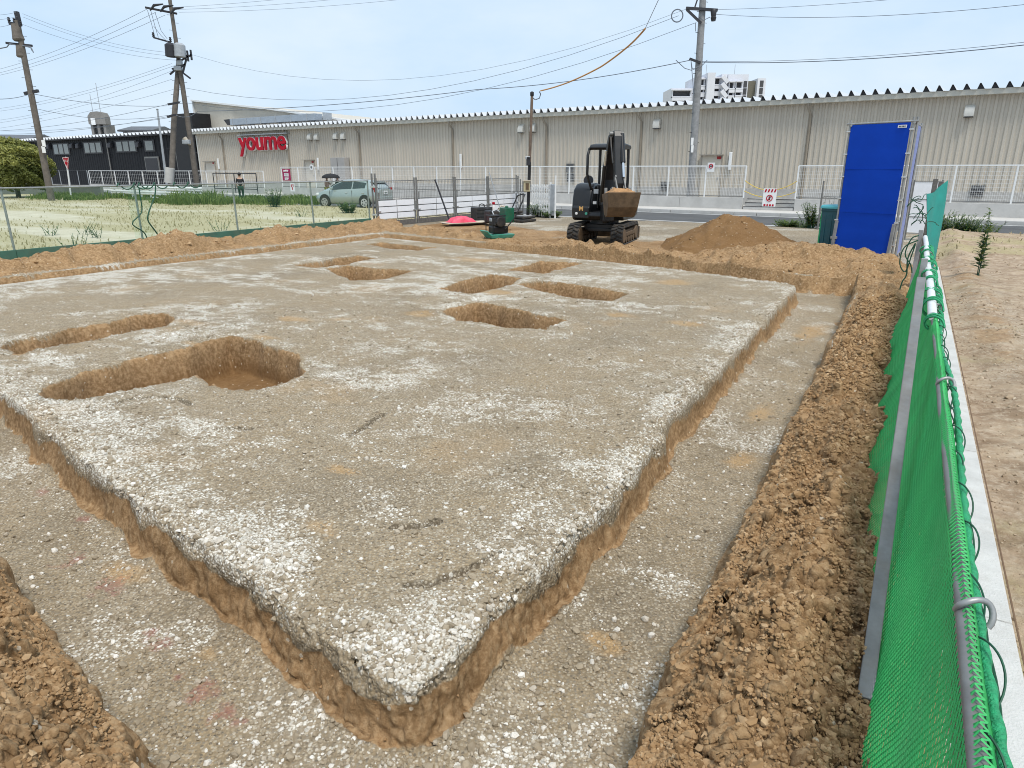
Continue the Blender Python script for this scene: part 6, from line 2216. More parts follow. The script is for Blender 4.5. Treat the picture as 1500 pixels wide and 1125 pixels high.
def wire(lab, pts, sag=0.0, r=0.016, group=None, material='wire', name='power_line', cat='wire'):
    """hanging wire through world points"""
    fine = []
    for i in range(len(pts) - 1):
        for k in range(12):
            t = k / 12
            p = pts[i].lerp(pts[i + 1], t)
            p.z -= 4 * sag * t * (1 - t)
            fine.append(p)
    fine.append(pts[-1])
    b0_ = fine[0]
    r = r * (0.62 if material == 'wire' else 1.0)
    o = MB().tube([p - b0_ for p in fine], r, 5).build(name, M[material], None, 60)
    o.location = b0_
    return tag(o, lab, cat, group)


ORD = ('highest', 'second', 'third', 'fourth', 'lowest')
OR3 = ('highest', 'middle', 'lowest')
LAB_A = ' of three thin wires sloping from the left pole down to the transformers'
for n_, (a, b) in zip(OR3, (((33, 20), (248, 77)), ((34, 25), (250, 82)), ((31, 35), (254, 88)))):
    wire(n_ + LAB_A, [at(*a, Y1), at(*b, Y2)], 0.35, 0.013, 'wires from the left pole to the transformer pole')
LAB_B = ' of three thin wires leaving the top of the left pole leftwards'
for n_, (a, b) in zip(OR3, (((24, 18), (-60, 17)), ((26, 24), (-60, 25)), ((16, 36), (-60, 36)))):
    wire(n_ + LAB_B, [at(*a, Y1), at(*b, Y1 - 10)], 0.15, 0.013, 'wires leaving the left pole')
LAB_C = ' of three wires falling from the transformer pole crossarm past the left pole'
for n_, (a, b) in zip(OR3, (((216, 13), (-40, 110)), ((228, 18), (-40, 115)), ((242, 22), (-40, 118)))):
    wire(n_ + LAB_C, [at(*a, Y2), at(*b, Y2 + 25)], 0.5, 0.018, 'wires from the transformer crossarm')
LAB_D = ' of five grey wires running left from below the transformers'
for n_, (a, b, s_) in zip(ORD, (((252, 93), (-40, 163), .5), ((253, 97), (-40, 167), .5), ((254, 103), (-40, 180), .6), ((252, 116), (-40, 185), .4), ((254, 131), (-40, 193), .3))):
    wire(n_ + LAB_D, [at(*a, Y2), at(*b, Y2 + 20)], s_, 0.014, 'lower wires of the transformer pole')
wire('telephone cable from the bracket of the left pole to the brace pole', [at(-60, 138, Y1 - 12), at(46, 137, Y1), at(245, 155, Y2 - 1.2)], 0.25, 0.024)
LAB_E = ' of four low cables crossing just above the dark building roof'
for n_, (a, b) in zip(('first', 'third', 'second', 'lowest'), (((245, 153), (-40, 193)), ((245, 171), (-40, 196)), ((246, 169), (52, 159)), ((250, 172), (-40, 190)))):
    wire(n_ + LAB_E, [at(*a, Y2 - 1.2), at(*b, Y2 + (18 if b[0] < 0 else -6))], 0.4, 0.02, 'low cables above the dark building')
LAB_F = ' of three thin high wires leaving the transformer pole to the upper right'
for n_, (a, b) in zip(OR3, (((250, 11), (900, -80)), ((258, 14), (900, -62)), ((262, 18), (900, -45)))):
    wire(n_ + LAB_F, [at(*a, Y2), at(*b, Y3 + 8)], 0.5, 0.013, 'high wires to the right of the transformer pole')
wire('long thin wire from the transformer struts to the right pole crossarm', [at(281, 80, Y2), at(1006, 13, Y3)], 2.3, 0.012)
wire('long sagging cable over the store roof to the right pole crossarm', [at(267, 128, Y2), at(994, 23, Y3)], 2.0, 0.017)
wire('second long cable over the store roof ending below the right pole crossarm', [at(268, 150, Y2), at(1020, 33, Y3)], 1.9, 0.017)
wire('thick twisted cable along the store roof edge to the right pole bracket', [at(258, 169, Y2 - 1.2), at(290, 163, Y2 - 1), at(700, 131, 42), at(1012, 88, Y3)], 0.22, 0.03)
wire('thick double cable from the right pole bracket off the right edge', [at(1026, 91, Y3), at(1560, 59, 25)], 0.25, 0.026)
wire('thinner strand beside the thick double cable at the right', [at(1026, 90, Y3), at(1560, 55, 25)], 0.22, 0.014)
wire('thin wire from the right pole crossarm over the top right corner', [at(1051, 14, Y3), at(1400, -10, 30)], 0.1, 0.014)
wire('wavy cable below the thin wire in the top right corner', [at(1048, 21, Y3), at(1560, 0, 26)], 0.3, 0.016)
tp = at(983, -40, 16.0)
mid = at(945, 42, 20.0)
endp = at(792, 133, bs_.y)
wire('orange sheathed service cable rising from the service pole', [endp, at(832, 121, 26.6), at(880, 98, 24.2), at(920, 68, 22.0), mid], 0.02, 0.025, None, 'orange', 'service_cable', 'cable')
wire('thin wire continuing the orange cable up out of view', [mid, tp], 0.0, 0.012)

# thin lamp pole in front of the dark building
b5 = at(243, 262, 56.0)
o = thing('lamp_pole', 'thin pale grey pole standing in front of the dark building', 'pole', b5)
MB().tube([(0, 0, -1.2), at(230.5, 160, 56.0) - b5], [0.11, 0.07], 8).build('shaft', M['pale_metal'], o, 50)
MB().lathe([(0.08, 0), (0.1, 0.05), (0.04, 0.1)], at(230.5, 161, 56.0) - b5, 8).build('cap', M['pale_metal'], o, 50)
# triangular red road sign seen from the side
b6 = gnd(104, 289)
o = thing('road_sign', 'red triangular stop sign on a white pole at the left lot edge', 'road sign', b6)
tp6 = at(97, 232, b6.y) - b6
MB().tube([(0, 0, -0.2), tp6 + Vector((0, 0, 0.1))], 0.055, 8).build('sign_post', M['white'], o, 50)
Rz = Matrix.Rotation(rad(-27), 4, 'Z')
sz = 0.37
tri = [(-sz, 0.32), (sz, 0.32), (0.05, -0.46), (-0.05, -0.46)]
Mt = Matrix.Translation(tp6 + Vector((0, -0.06, -0.25))) @ Rz
MB().prism(tri, 'y', -0.012, 0.012).xf(Mt).build('sign_face', M['red'], o)
mb = MB()
for i in range(4):
    p, q = tri[i], tri[(i + 1) % 4]
    mb.beam((p[0] * 0.9, -0.018, p[1] * 0.9), (q[0] * 0.9, -0.018, q[1] * 0.9), 0.008, 0.035)
for x, wd in ((-0.16, 0.09), (0.0, 0.1), (0.16, 0.09)):
    mb.box((x, -0.018, 0.14), (wd, 0.008, 0.03)).box((x, -0.018, 0.08), (0.025, 0.008, 0.16)).box((x, -0.018, 0.05), (wd * 0.8, 0.008, 0.025))
mb.xf(Mt).build('sign_lettering', M['white'], o)

# ------------------------------------------------------------------ left net fence
def pu_(px, py, u0):
    r = ray(px, py)
    t = u0 / (r[0] * cA - r[1] * sA)
    return Vector((r[0] * t, r[1] * t, H + r[2] * t))


LU = -15.75
m, nt, b = nt_new('fine_green_net')
b.inputs['Base Color'].default_value = (0.16, 0.42, 0.30, 1)
b.inputs['Roughness'].default_value = 0.8
tr_ = N(nt, 'ShaderNodeBsdfTransparent')
tr_.inputs[0].default_value = (0.92, 0.975, 0.945, 1)
tl_ = N(nt, 'ShaderNodeBsdfTranslucent')
tl_.inputs[0].default_value = (0.16, 0.42, 0.30, 1)
m1 = N(nt, 'ShaderNodeMixShader')
m1.inputs[0].default_value = 0.4
nt.links.new(b.outputs[0], m1.inputs[1])
nt.links.new(tl_.outputs[0], m1.inputs[2])
m2 = N(nt, 'ShaderNodeMixShader')
nt.links.new(m1.outputs[0], m2.inputs[2])
nt.links.new(tr_.outputs[0], m2.inputs[1])
tcn = N(nt, 'ShaderNodeTexCoord')
nzn = N(nt, 'ShaderNodeTexNoise', i_Scale=1.2, i_Detail=4.0)
nt.links.new(tcn.outputs['Object'], nzn.inputs['Vector'])
mr = N(nt, 'ShaderNodeMapRange')
mr.inputs[3].default_value = 0.03
mr.inputs[4].default_value = 0.10
nt.links.new(nzn.outputs['Fac'], mr.inputs[0])
nt.links.new(mr.outputs[0], m2.inputs[0])
nt.links.new(m2.outputs[0], nt.nodes['Material Output'].inputs['Surface'])
M['fine_net'] = m
pv_list = [to_uv(pu_(x, y, LU))[1] for x, y in ((25, 385), (212, 365), (350, 347), (461, 339), (543, 334))]
lf = thing('net_fence', 'pale green see-through net fence on thin steel posts along the left lot', 'fence', U(LU, 10), ROT_U)
VE = pv_list[-1]
allv = [pv_list[0] - 5.8, pv_list[0] - 2.9] + pv_list
for v in allv:
    MB().bar((0.02 * math.sin(v), v - 10, -0.2), (-0.03, v - 10, 1.52), 0.024, 8).build('post', M['steel'], lf, 40)
MB().bar((0, allv[0] - 10, 1.49), (0, VE - 10, 1.49), 0.018, 8).build('top_rail', M['steel'], lf, 40)
g = []
nv = 120
for i in range(nv + 1):
    v = allv[0] + (VE - allv[0]) * i / nv
    g.append([(0.03 + 0.02 * math.sin(v * 2.1 + z * 2), v - 10, z) for z in [0.05 + 1.44 * k / 8 for k in range(9)]])
MB().loft(g, close=False).build('net', M['fine_net'], lf, 80, recalc=False)
for i in range(len(allv) - 1):
    L = allv[i + 1] - allv[i]
    MB().box((0.05, (allv[i] + allv[i + 1]) / 2 - 10, 0.12), (0.03, L - 0.01, 0.34)).build('kick_board', M['kick'], lf, bevel=0.006)
# torn flap hanging at the second post, with its cords
v2 = pv_list[1]
g = []
for i in range(9):
    s_ = i / 8
    g.append([(0.08 + 0.03 * math.sin(z * 5 + s_ * 4), v2 - 10 - 0.25 + 0.75 * s_ * (0.55 + 0.45 * abs(z - 0.7)), z) for z in [0.15 + 1.34 * k / 14 for k in range(15)]])
MB().loft(g, close=False).build('loose_net_flap', M['fine_net'], lf, 80, recalc=False)
MB().tube([(0.1, v2 - 10 + 0.75 * (0.55 + 0.45 * abs(z - 0.7)) - 0.25 + 0.05 * math.sin(z * 6), z) for z in [0.1 + 1.4 * k / 20 for k in range(21)]], 0.016, 6).build('edge_cord', M['rope_dark'], lf, 60)
MB().tube([(0.12, v2 - 10 + 0.02 - 0.3 * math.exp(-((z - 0.65) / 0.16) ** 2), z) for z in [0.2 + 1.25 * k / 20 for k in range(21)]], 0.014, 6).build('edge_cord', M['rope_dark'], lf, 60)
for dv in (-0.5, 0.0, 0.9):
    MB().tube([(0.05 + 0.07 * math.cos(a), v2 - 10 + dv + 0.02 * a * 3, 1.48 + 0.07 * math.sin(a)) for a in [i * 0.5 for i in range(26)]], 0.014, 5).build('tie_cord', M['rope_dark'], lf, 60)
# end post of pipes next to the panels
ep = thing('pipe_post', 'pair of clamped steel pipes where the left net meets the panels', 'post', U(LU + 0.12, VE + 0.06), ROT_U)
for x in (0.0, 0.13):
    MB().bar((x, 0.05 * x, -0.2), (x, 0.05 * x, 1.72), 0.03, 8).build('pipe', M['steel_dull'], ep, 40)
for z in (0.4, 1.3):
    MB().box((0.07, -0.03, z), (0.22, 0.07, 0.06)).build('clamp', M['bright'], ep, bevel=0.008)

# ---- folding gate at the plot entrance
pg = gnd(778, 318)
fg = thing('folding_gate', 'white folding lattice gate pushed together beside the service pole', 'gate', pg, ROT_S + rad(-4))
GL = 0.95
for x in (GL, GL + 0.24):
    MB().bar((x, 0, 0), (x, 0, 1.36 if x < GL + .1 else 1.62), 0.035, 8).build('end_post', M['white'], fg, 40)
MB().box((GL + 0.12, -0.02, 0.7), (0.2, 0.05, 1.2)).build('latch_panel', M['pale_metal'], fg, bevel=0.02)
n = 8
for i in range(n):
    x = 0.05 + GL * i / n
    MB().box((x, 0, 0.66), (0.022, 0.03, 1.2)).build('upright', M['white'], fg)
mb = MB()
for i in range(n):
    x0, x1 = 0.05 + GL * i / n, 0.05 + GL * (i + 1) / n
    for k in range(4):
        z0_, z1_ = 0.12 + 0.29 * k, 0.12 + 0.29 * (k + 1)
        mb.beam((x0, -0.02, z0_), (x1, -0.02, z1_), 0.012, 0.02)
        mb.beam((x0, 0.02, z1_), (x1, 0.02, z0_), 0.012, 0.02)
mb.build('lattice', M['white'], fg)
for x in (0.3, 0.8):
    MB().lathe([(0.02, -0.02), (0.05, -0.02), (0.05, 0.02), (0.02, 0.02)], (x, 0, 0.05), 10, 'x').build('caster', M['rubber'], fg)
for px, h_ in ((756, 1.62), (762, 1.45), (766, 1.38)):
    p = gnd(px, 314)
    o = thing('pipe_post', {756: 'taller steel pipe post next to the last mesh panel', 762: 'middle steel pipe post between the mesh panels and service pole', 766: 'steel pipe post closest to the service pole'}[px], 'post', p, ROT_U, 'pipe posts by the service pole')
    MB().bar((0, 0, -0.2), (0, 0, h_), 0.028, 8).build('pipe', M['steel_dull'], o, 40)
    for z in (0.4, 0.9):
        MB().box((0.02, -0.03, z), (0.1, 0.06, 0.05)).build('clamp', M['bright'], o, bevel=0.006)
# crowd barrier by the bin
pbx = gnd(1197, 336)
cb = thing('crowd_barrier', 'grey tubular crowd barrier standing behind the teal bin', 'barrier', pbx, ROT_S + rad(3))
L = 1.15
MB().tube([(0, 0, 0), (0, 0, 0.95), (0.08, 0, 1.03), (L - 0.08, 0, 1.03), (L, 0, 0.95), (L, 0, 0)], 0.02, 8).build('frame_tube', M['steel'], cb, 60)
for k in range(1, 9):
    MB().bar((L * k / 9, 0, 0.22), (L * k / 9, 0, 1.02), 0.008, 6).build('bar', M['steel'], cb, 40)
MB().bar((0, 0, 0.22), (L, 0, 0.22), 0.014, 6).build('lower_rail', M['steel'], cb, 40)
MB().bar((0.02, -0.05, 0), (0.02, -0.05, 1.5), 0.025, 8).build('stake', M['steel_dull'], cb, 40)

# ---- guard rail and low wall beyond the left lot
ga, gb_ = W(165, 272, 24.3)[0], W(292, 276, 24.3)[0]
gr = street_thing('guard_rail', 'white road guard rail at the back of the left lot', 'guard rail', ga, 24.3, -0.05)
L = gb_ - ga
for x in [L * i / 9 for i in range(10)]:
    MB().bar((x, 0.08, 0), (x, 0.08, 0.86), 0.06, 8).build('post', M['white'], gr, 40)
for z in (0.42, 0.72):
    MB().prism([(0, z - 0.13), (-0.05, z - 0.08), (-0.05, z - 0.03), (0.0, z), (-0.05, z + 0.03), (-0.05, z + 0.08), (0, z + 0.13)], 'x', -0.3, L + 0.3).build('rail', M['white'], gr)
wa0, wa1 = W(-90, 280, 24.0)[0], W(150, 280, 24.0)[0]
lw = street_thing('low_wall', 'low grey block wall at the back of the left lot under the bush', 'wall', wa0, 24.0, -0.05)
MB().box(((wa1 - wa0) / 2, 0, 0.3), (wa1 - wa0, 0.2, 0.9)).build('wall_body', mat('grey_block', (0.16, 0.17, 0.155), 0.85, 0, 0.15, 1, dirt=0.3), lw, bevel=0.02)
MB().box(((wa1 - wa0) / 2, 0, 0.775), (wa1 - wa0, 0.26, 0.05)).build('coping', M['concrete'], lw)
sc = thing('litter_bag', 'white scrap of plastic lying on the dry grass by the torn net flap', 'litter', gnd(228, 292))
mb = MB()
rs = random.Random(3)
for k in range(3):
    mb.blob((k * 0.28, rs.uniform(-0.1, 0.1), 0.08), (0.2, 0.15, 0.1 - 0.02 * k), 9, 0.3, rs)
mb.build('crumpled_plastic', M['white'], sc, 50)

# ------------------------------------------------------------------ car on the street
cf, cr = gnd(480, 304, -0.1), gnd(535, 305.5, -0.1)
hd = (cf - cr).normalized()
crot = math.atan2(hd.y, hd.x)
mid_ = (cf + cr) / 2
side = Vector((-hd.y, hd.x, 0))
side = side if side.y > 0 else -side
cc_ = mid_ + side * 0.74
car = thing('parked_car', 'silver green compact hatchback on the street behind the left net', 'car', (cc_.x, cc_.y, -0.1), crot)
PAINT = mat('car_paint', (0.36, 0.41, 0.39), 0.25, 0.4, 0.04, 2)
PAINT.node_tree.nodes['Principled BSDF'].inputs['Coat Weight'].default_value = 0.6
ST = [(-2.0, .44, .82, .93, .66, .70, .52), (-1.93, .32, .92, 1.08, .78, .79, .56), (-1.62, .24, .97, 1.29, .83, .83, .575), (-1.2, .21, .97, 1.40, .845, .84, .59), (-0.5, .2, .93, 1.465, .845, .845, .61),
      (0.2, .2, .90, 1.44, .845, .845, .60), (0.72, .2, .87, 1.26, .845, .84, .60), (1.1, .2, .85, 1.05, .84, .83, .64), (1.5, .21, .80, .90, .83, .80, .66), (1.82, .25, .70, .77, .78, .74, .6), (2.0, .36, .56, .60, .66, .62, .5)]


def st_at(x):
    for p, q in zip(ST[:-1], ST[1:]):
        if p[0] <= x <= q[0]:
            t = (x - p[0]) / (q[0] - p[0])
            return [p[i] + (q[i] - p[i]) * t for i in range(7)]
    return ST[-1]


rings = []
xs_ = []
for p, q in zip(ST[:-1], ST[1:]):
    xs_ += [p[0], (p[0] + q[0]) / 2]
xs_.append(2.0)
for x in xs_:
    _, zb, zl, zt, wl, wb2, wt2 = st_at(x)
    half = [(wl * 0.9, zb), (wl, zb + 0.1), (wl * 1.02, (zb + zl) / 2), (wb2, zl), (wb2 - 0.03, zl + 0.03), (wt2 + 0.03, zt - 0.10), (wt2 - 0.05, zt - 0.03), (wt2 * 0.5, zt)]
    rings.append([(x, y, z) for y, z in half] + [(x, -y, z) for y, z in reversed(half)])
MB().loft(rings).build('body', PAINT, car, 50)


def glass_strip(name, xa, xb, t0, t1, off, sgn, taper0=0.0, taper1=0.0, n=8):
    g = []
    for i in range(n + 1):
        x = xa + (xb - xa) * i / n
        _, zb, zl, zt, wl, wb2, wt2 = st_at(x)
        lo, hi = (wb2 - 0.03, zl + 0.03), (wt2 + 0.03, zt - 0.10)
        row = []
        for t in (t0, (t0 + t1) / 2, t1):
            y, z = lo[0] + (hi[0] - lo[0]) * t, lo[1] + (hi[1] - lo[1]) * t
            row.append((x, sgn * (y + off), z + off * 0.4))
        g.append(row)
    return MB().loft(g, close=False).build(name, M['glass'], car, 60, recalc=False)


for s_ in (-1, 1):
    glass_strip('side_window', -0.46, 0.82, 0.06, 0.97, 0.008, s_)
    glass_strip('side_window', -1.30, -0.53, 0.06, 0.97, 0.008, s_)
    MB().box((0.72, s_ * 0.93, 1.0), (0.14, 0.16, 0.12)).build('mirror', PAINT, car, bevel=0.03)
    for x in (0.3, -0.75):
        MB().box((x - 0.45, s_ * 0.862, 0.78), (0.16, 0.02, 0.035)).build('door_handle', M['chrome'], car, bevel=0.008)
    mb = MB()
    for x in (0.92, -0.5):
        mb.box((x, s_ * 0.855, 0.6), (0.012, 0.012, 0.6))
    mb.build('door_gap', M['dark_metal'], car)
    MB().box((-1.86, s_ * 0.72, 0.92), (0.18, 0.16, 0.26)).build('tail_lamp', M['clinker'], car, bevel=0.04)
    MB().box((1.80, s_ * 0.62, 0.68), (0.2, 0.3, 0.14)).build('headlight', M['white'], car, bevel=0.04)


def top_strip(name, xa, xb, frac, off):
    g = []
    for i in range(7):
        x = xa + (xb - xa) * i / 6
        _, zb, zl, zt, wl, wb2, wt2 = st_at(x)
        w_ = (wt2 - 0.03) * frac
        g.append([(x, -w_, zt - 0.02 + off), (x, -w_ * 0.5, zt + off), (x, w_ * 0.5, zt + off), (x, w_, zt - 0.02 + off)])
    return MB().loft(g, close=False).build(name, M['glass'], car, 60, recalc=False)


top_strip('windscreen', 0.28, 1.04, 1.0, 0.012)
MB().prism([(-1.975, 0.99), (-1.66, 1.285), (-1.64, 1.26), (-1.955, 0.97)], 'y', -0.54, 0.54).build('rear_window', M['glass'], car)
MB().box((-1.58, 0, 1.325), (0.3, 1.04, 0.035), Matrix.Rotation(rad(-12), 3, 'Y')).build('spoiler', PAINT, car, bevel=0.015)
MB().box((-1.98, 0, 0.48), (0.12, 1.42, 0.26)).build('bumper', PAINT, car, bevel=0.05)
MB().box((-1.99, 0, 0.29), (0.1, 1.2, 0.13)).build('lower_trim', M['black_plastic'], car, bevel=0.03)
o = MB().box((-2.03, 0, 0.80), (0.02, 0.34, 0.17)).build('number_plate', M['white'], car)
mb = MB()
for k in range(4):
    mb.box((-2.042, -0.09 + k * 0.06, 0.79), (0.006, 0.035, 0.07))
mb.build('plate_marks', M['green_paint'], o)
for x in (1.27, -1.28):
    for s_ in (-1, 1):
        MB().lathe([(0.05, -0.02), (0.36, -0.02), (0.36, 0.02), (0.05, 0.02)], (x, s_ * 0.842, 0.34), 22, 'y').build('wheel_arch', M['black_plastic'], car, 40)
        wh = MB().lathe([(0.2, -0.09), (0.29, -0.1), (0.30, -0.06), (0.30, 0.06), (0.29, 0.1), (0.2, 0.09)], (x, s_ * 0.79, 0.30), 24, 'y').build('wheel', M['rubber'], car, 40)
        MB().lathe([(0.03, 0.0), (0.2, -0.004), (0.205, 0.03), (0.19, 0.03), (0.03, 0.03)], (x, s_ * 0.88 - (0.015 if s_ > 0 else 0.015), 0.30), 20, 'y').build('rim', M['bright'], wh, 40)
        mb = MB()
        for k in range(5):
            a = 2 * PI * (k + 0.5) / 5
            mb.box((x + 0.12 * math.cos(a), s_ * 0.897, 0.30 + 0.12 * math.sin(a)), (0.06, 0.012, 0.06), Matrix.Rotation(-a, 3, 'Y'))
        mb.build('rim_slot', M['black_plastic'], wh)

# ------------------------------------------------------------------ people
def skin_mesh(name, verts, edges, radii, material, parent, sub=2):
    me = bpy.data.meshes.new(name)
    me.from_pydata([Vector(v) for v in verts], edges, [])
    o = bpy.data.objects.new(name, me)
    COL.objects.link(o)
    md = o.modifiers.new('skin', 'SKIN')
    for i, r in enumerate(radii):
        sv = me.skin_vertices[0].data[i]
        sv.radius = r if isinstance(r, tuple) else (r, r)
        sv.use_root = (i == 0)
    md.use_smooth_shade = True
    s_ = o.modifiers.new('sub', 'SUBSURF')
    s_.levels = s_.render_levels = sub
    dg = bpy.context.evaluated_depsgraph_get()
    m2_ = bpy.data.meshes.new_from_object(o.evaluated_get(dg))
    bpy.data.objects.remove(o)
    m2_.name = name
    m2_.materials.clear()
    m2_.materials.append(material)
    o = bpy.data.objects.new(name, m2_)
    COL.objects.link(o)
    o.parent = parent
    return o


def person(lab, loc, rz, h, shirt, legs, hold=None):
    root = thing('person', lab, 'person', loc, rz, 'people on the street')
    k = h / 1.7
    J = {'pel': (0, 0, .92), 'spi': (0, 0, 1.12), 'che': (0, 0, 1.32), 'nk': (0, 0, 1.46), 'hd0': (0, -.01, 1.54), 'hd1': (0, -.01, 1.64),
         'shl': (-.17, 0, 1.38), 'ell': (-.22, .02, 1.12), 'wrl': (-.21, -.08, .90), 'hal': (-.2, -.1, .82),
         'shr': (.17, 0, 1.38), 'elr': (.22, .02, 1.12), 'wrr': (.21, -.08, .90), 'har': (.2, -.1, .82),
         'hil': (-.09, 0, .88), 'knl': (-.1, -.03, .48), 'anl': (-.1, 0.02, .09), 'tol': (-.11, -.13, .04),
         'hir': (.09, 0, .88), 'knr': (.1, -.06, .48), 'anr': (.1, .06, .09), 'tor': (.11, -.09, .04)}
    if hold:
        J['elr'] = (.2, -.12, 1.16)
        J['wrr'] = (.1, -.28, 1.26)
        J['har'] = (.08, -.3, 1.33)
    Rr = {'pel': .13, 'spi': .115, 'che': .14, 'nk': .05, 'hd0': .085, 'hd1': .09, 'sh': .06, 'el': .042, 'wr': .03, 'ha': .035, 'hi': .085, 'kn': .06, 'an': .042, 'to': .035}
    names = list(J)
    E_ = [('pel', 'spi'), ('spi', 'che'), ('che', 'nk'), ('nk', 'hd0'), ('hd0', 'hd1')]
    for s_ in 'lr':
        E_ += [('che', 'sh' + s_), ('sh' + s_, 'el' + s_), ('el' + s_, 'wr' + s_), ('wr' + s_, 'ha' + s_), ('pel', 'hi' + s_), ('hi' + s_, 'kn' + s_), ('kn' + s_, 'an' + s_), ('an' + s_, 'to' + s_)]

    def grow(nm, keep, mat_, plus):
        ns_ = [n_ for n_ in names if n_ in keep]
        es = [(ns_.index(a), ns_.index(b_)) for a, b_ in E_ if a in ns_ and b_ in ns_]
        rr_ = [((Rr[n_] if n_ in Rr else Rr[n_[:-1]]) * plus) * k for n_ in ns_]
        return skin_mesh(nm, [Vector(J[n_]) * k for n_ in ns_], es, rr_, mat_, root)
    grow('body', names, M['skin'], 0.92)
    grow('shirt', ['pel', 'spi', 'che', 'shl', 'ell', 'shr', 'elr'], shirt, 1.12)
    grow('trousers', ['pel', 'hil', 'knl', 'anl', 'hir', 'knr', 'anr'], legs, 1.12)
    for s_ in 'lr':
        a, t_ = Vector(J['an' + s_]) * k, Vector(J['to' + s_]) * k
        MB().blob(((a.x + t_.x) / 2, (a.y + t_.y) / 2 - 0.02, 0.045), (0.05, 0.13, 0.045), 10).build('shoe', M['black_plastic'], root, 60)
    c = Vector(J['hd1']) * k
    MB().blob((c.x, c.y + 0.02, c.z + 0.03), (0.105 * k, 0.115 * k, 0.11 * k), 12).build('hair', M['hair'], root, 60)
    return root


p = at(352, 270, 42.0)
person('person in black shirt and dark green trousers by the weeds', (p.x, p.y, -0.02), rad(-160), 1.63, M['cloth_black'], M['cloth_green'])
a, _ = W(479, 270, 30.0)
q = S(a, 30.0, -0.1)
per2 = person('person in pink top walking under a black umbrella behind the car', (q.x, q.y, -0.1), rad(70), 1.50, M['cloth_pink'], M['cloth_yellow'], True)
a, _ = W(494.5, 270, 30.4)
q3 = S(a, 30.4, -0.1)
person('person in dark clothes half hidden behind the car roof', (q3.x, q3.y, -0.1), rad(80), 1.56, M['cloth_black'], M['cloth_black'])
hand = Matrix.Rotation(rad(70), 3, 'Z') @ (Vector((.08, -.3, 1.33)) * 1.50 / 1.7)
um = thing('umbrella', 'open black umbrella held by the person in pink', 'umbrella', Vector((q.x, q.y, -0.1)) + hand)
top_z = 0.52
MB().bar((0, 0, -0.12), (0, 0, top_z + 0.04), 0.012, 8).build('shaft', M['dark_metal'], um, 40)
rings = []
for i in range(7):
    t = i / 6
    r = 0.02 + 0.56 * math.sin(t * PI / 2)
    z = top_z - 0.27 * (1 - math.cos(t * PI / 2)) - 0.0
    rings.append([(r * math.cos(2 * PI * kk / 16) * (1 - 0.04 * (kk % 2) * t), r * math.sin(2 * PI * kk / 16) * (1 - 0.04 * (kk % 2) * t), z) for kk in range(16)])
MB().loft(rings, cap=False).build('canopy', M['cloth_black'], um, 30, recalc=False)
for kk in range(8):
    a = 2 * PI * kk / 8
    MB().bar((0, 0, top_z - 0.02), (0.57 * math.cos(a), 0.57 * math.sin(a), top_z - 0.28), 0.005, 5).build('rib', M['dark_metal'], um)

# ------------------------------------------------------------------ plants
def blades(name, x, y, z, h_, wid, lean, tone, material, tri_only=True):
    n = len(x)
    a = rng.uniform(0, 2 * PI, n)
    b_ = rng.uniform(0, 2 * PI, n)
    dx, dy = np.cos(a), np.sin(a)
    lx, ly = np.cos(b_) * lean, np.sin(b_) * lean
    P = np.zeros((n, 5, 3))
    P[:, 0] = np.stack([x - dx * wid, y - dy * wid, z - 0.02], 1)
    P[:, 1] = np.stack([x + dx * wid, y + dy * wid, z - 0.02], 1)
    P[:, 2] = np.stack([x - dx * wid * .8 + lx * h_ * .35, y - dy * wid * .8 + ly * h_ * .35, z + h_ * .6], 1)
    P[:, 3] = np.stack([x + dx * wid * .8 + lx * h_ * .35, y + dy * wid * .8 + ly * h_ * .35, z + h_ * .6], 1)
    P[:, 4] = np.stack([x + lx * h_, y + ly * h_, z + h_ * (1 - 0.25 * lean)], 1)
    Fb = np.array([[0, 1, 3], [0, 3, 2], [2, 3, 4]])[None] + (np.arange(n) * 5)[:, None, None]
    return np_mesh(name, P.reshape(-1, 3), Fb.reshape(-1, 3), {'tone': np.repeat(tone, 5)}, material)


def cluster(cx, cy, n, r):
    a, d = rng.uniform(0, 2 * PI, n), r * np.sqrt(rng.random(n))
    return cx + np.cos(a) * d, cy + np.sin(a) * d


# dry grass over the left lot and the verge on the right
r_ = 15 + 45 * rng.random(90000) ** 0.8
a_ = np.radians(rng.uniform(-62, 45, 90000))
x, y = r_ * np.sin(a_), r_ * np.cos(a_)
hz, ids_, wa_, wb_ = terrain(x, y)
k = (wb_[1] * np.clip(vnoise(x * 1.2, y * 1.2, 501) * 1.6, 0, 1) > rng.random(len(x)) * 1.6) & (wa_[3] > 0.5) & (ids_ == 0)
x, y, z = x[k], y[k], hz[k]
o = blades('dry_grass', x, y, z, rng.uniform(0.04, 0.14, len(x)), rng.uniform(0.008, 0.02, len(x)), rng.uniform(0.2, 0.9, len(x)), rng.random(len(x)), M['straw'])
tag(o, 'sparse dry grass over the sandy lots', 'grass', None, 'stuff')
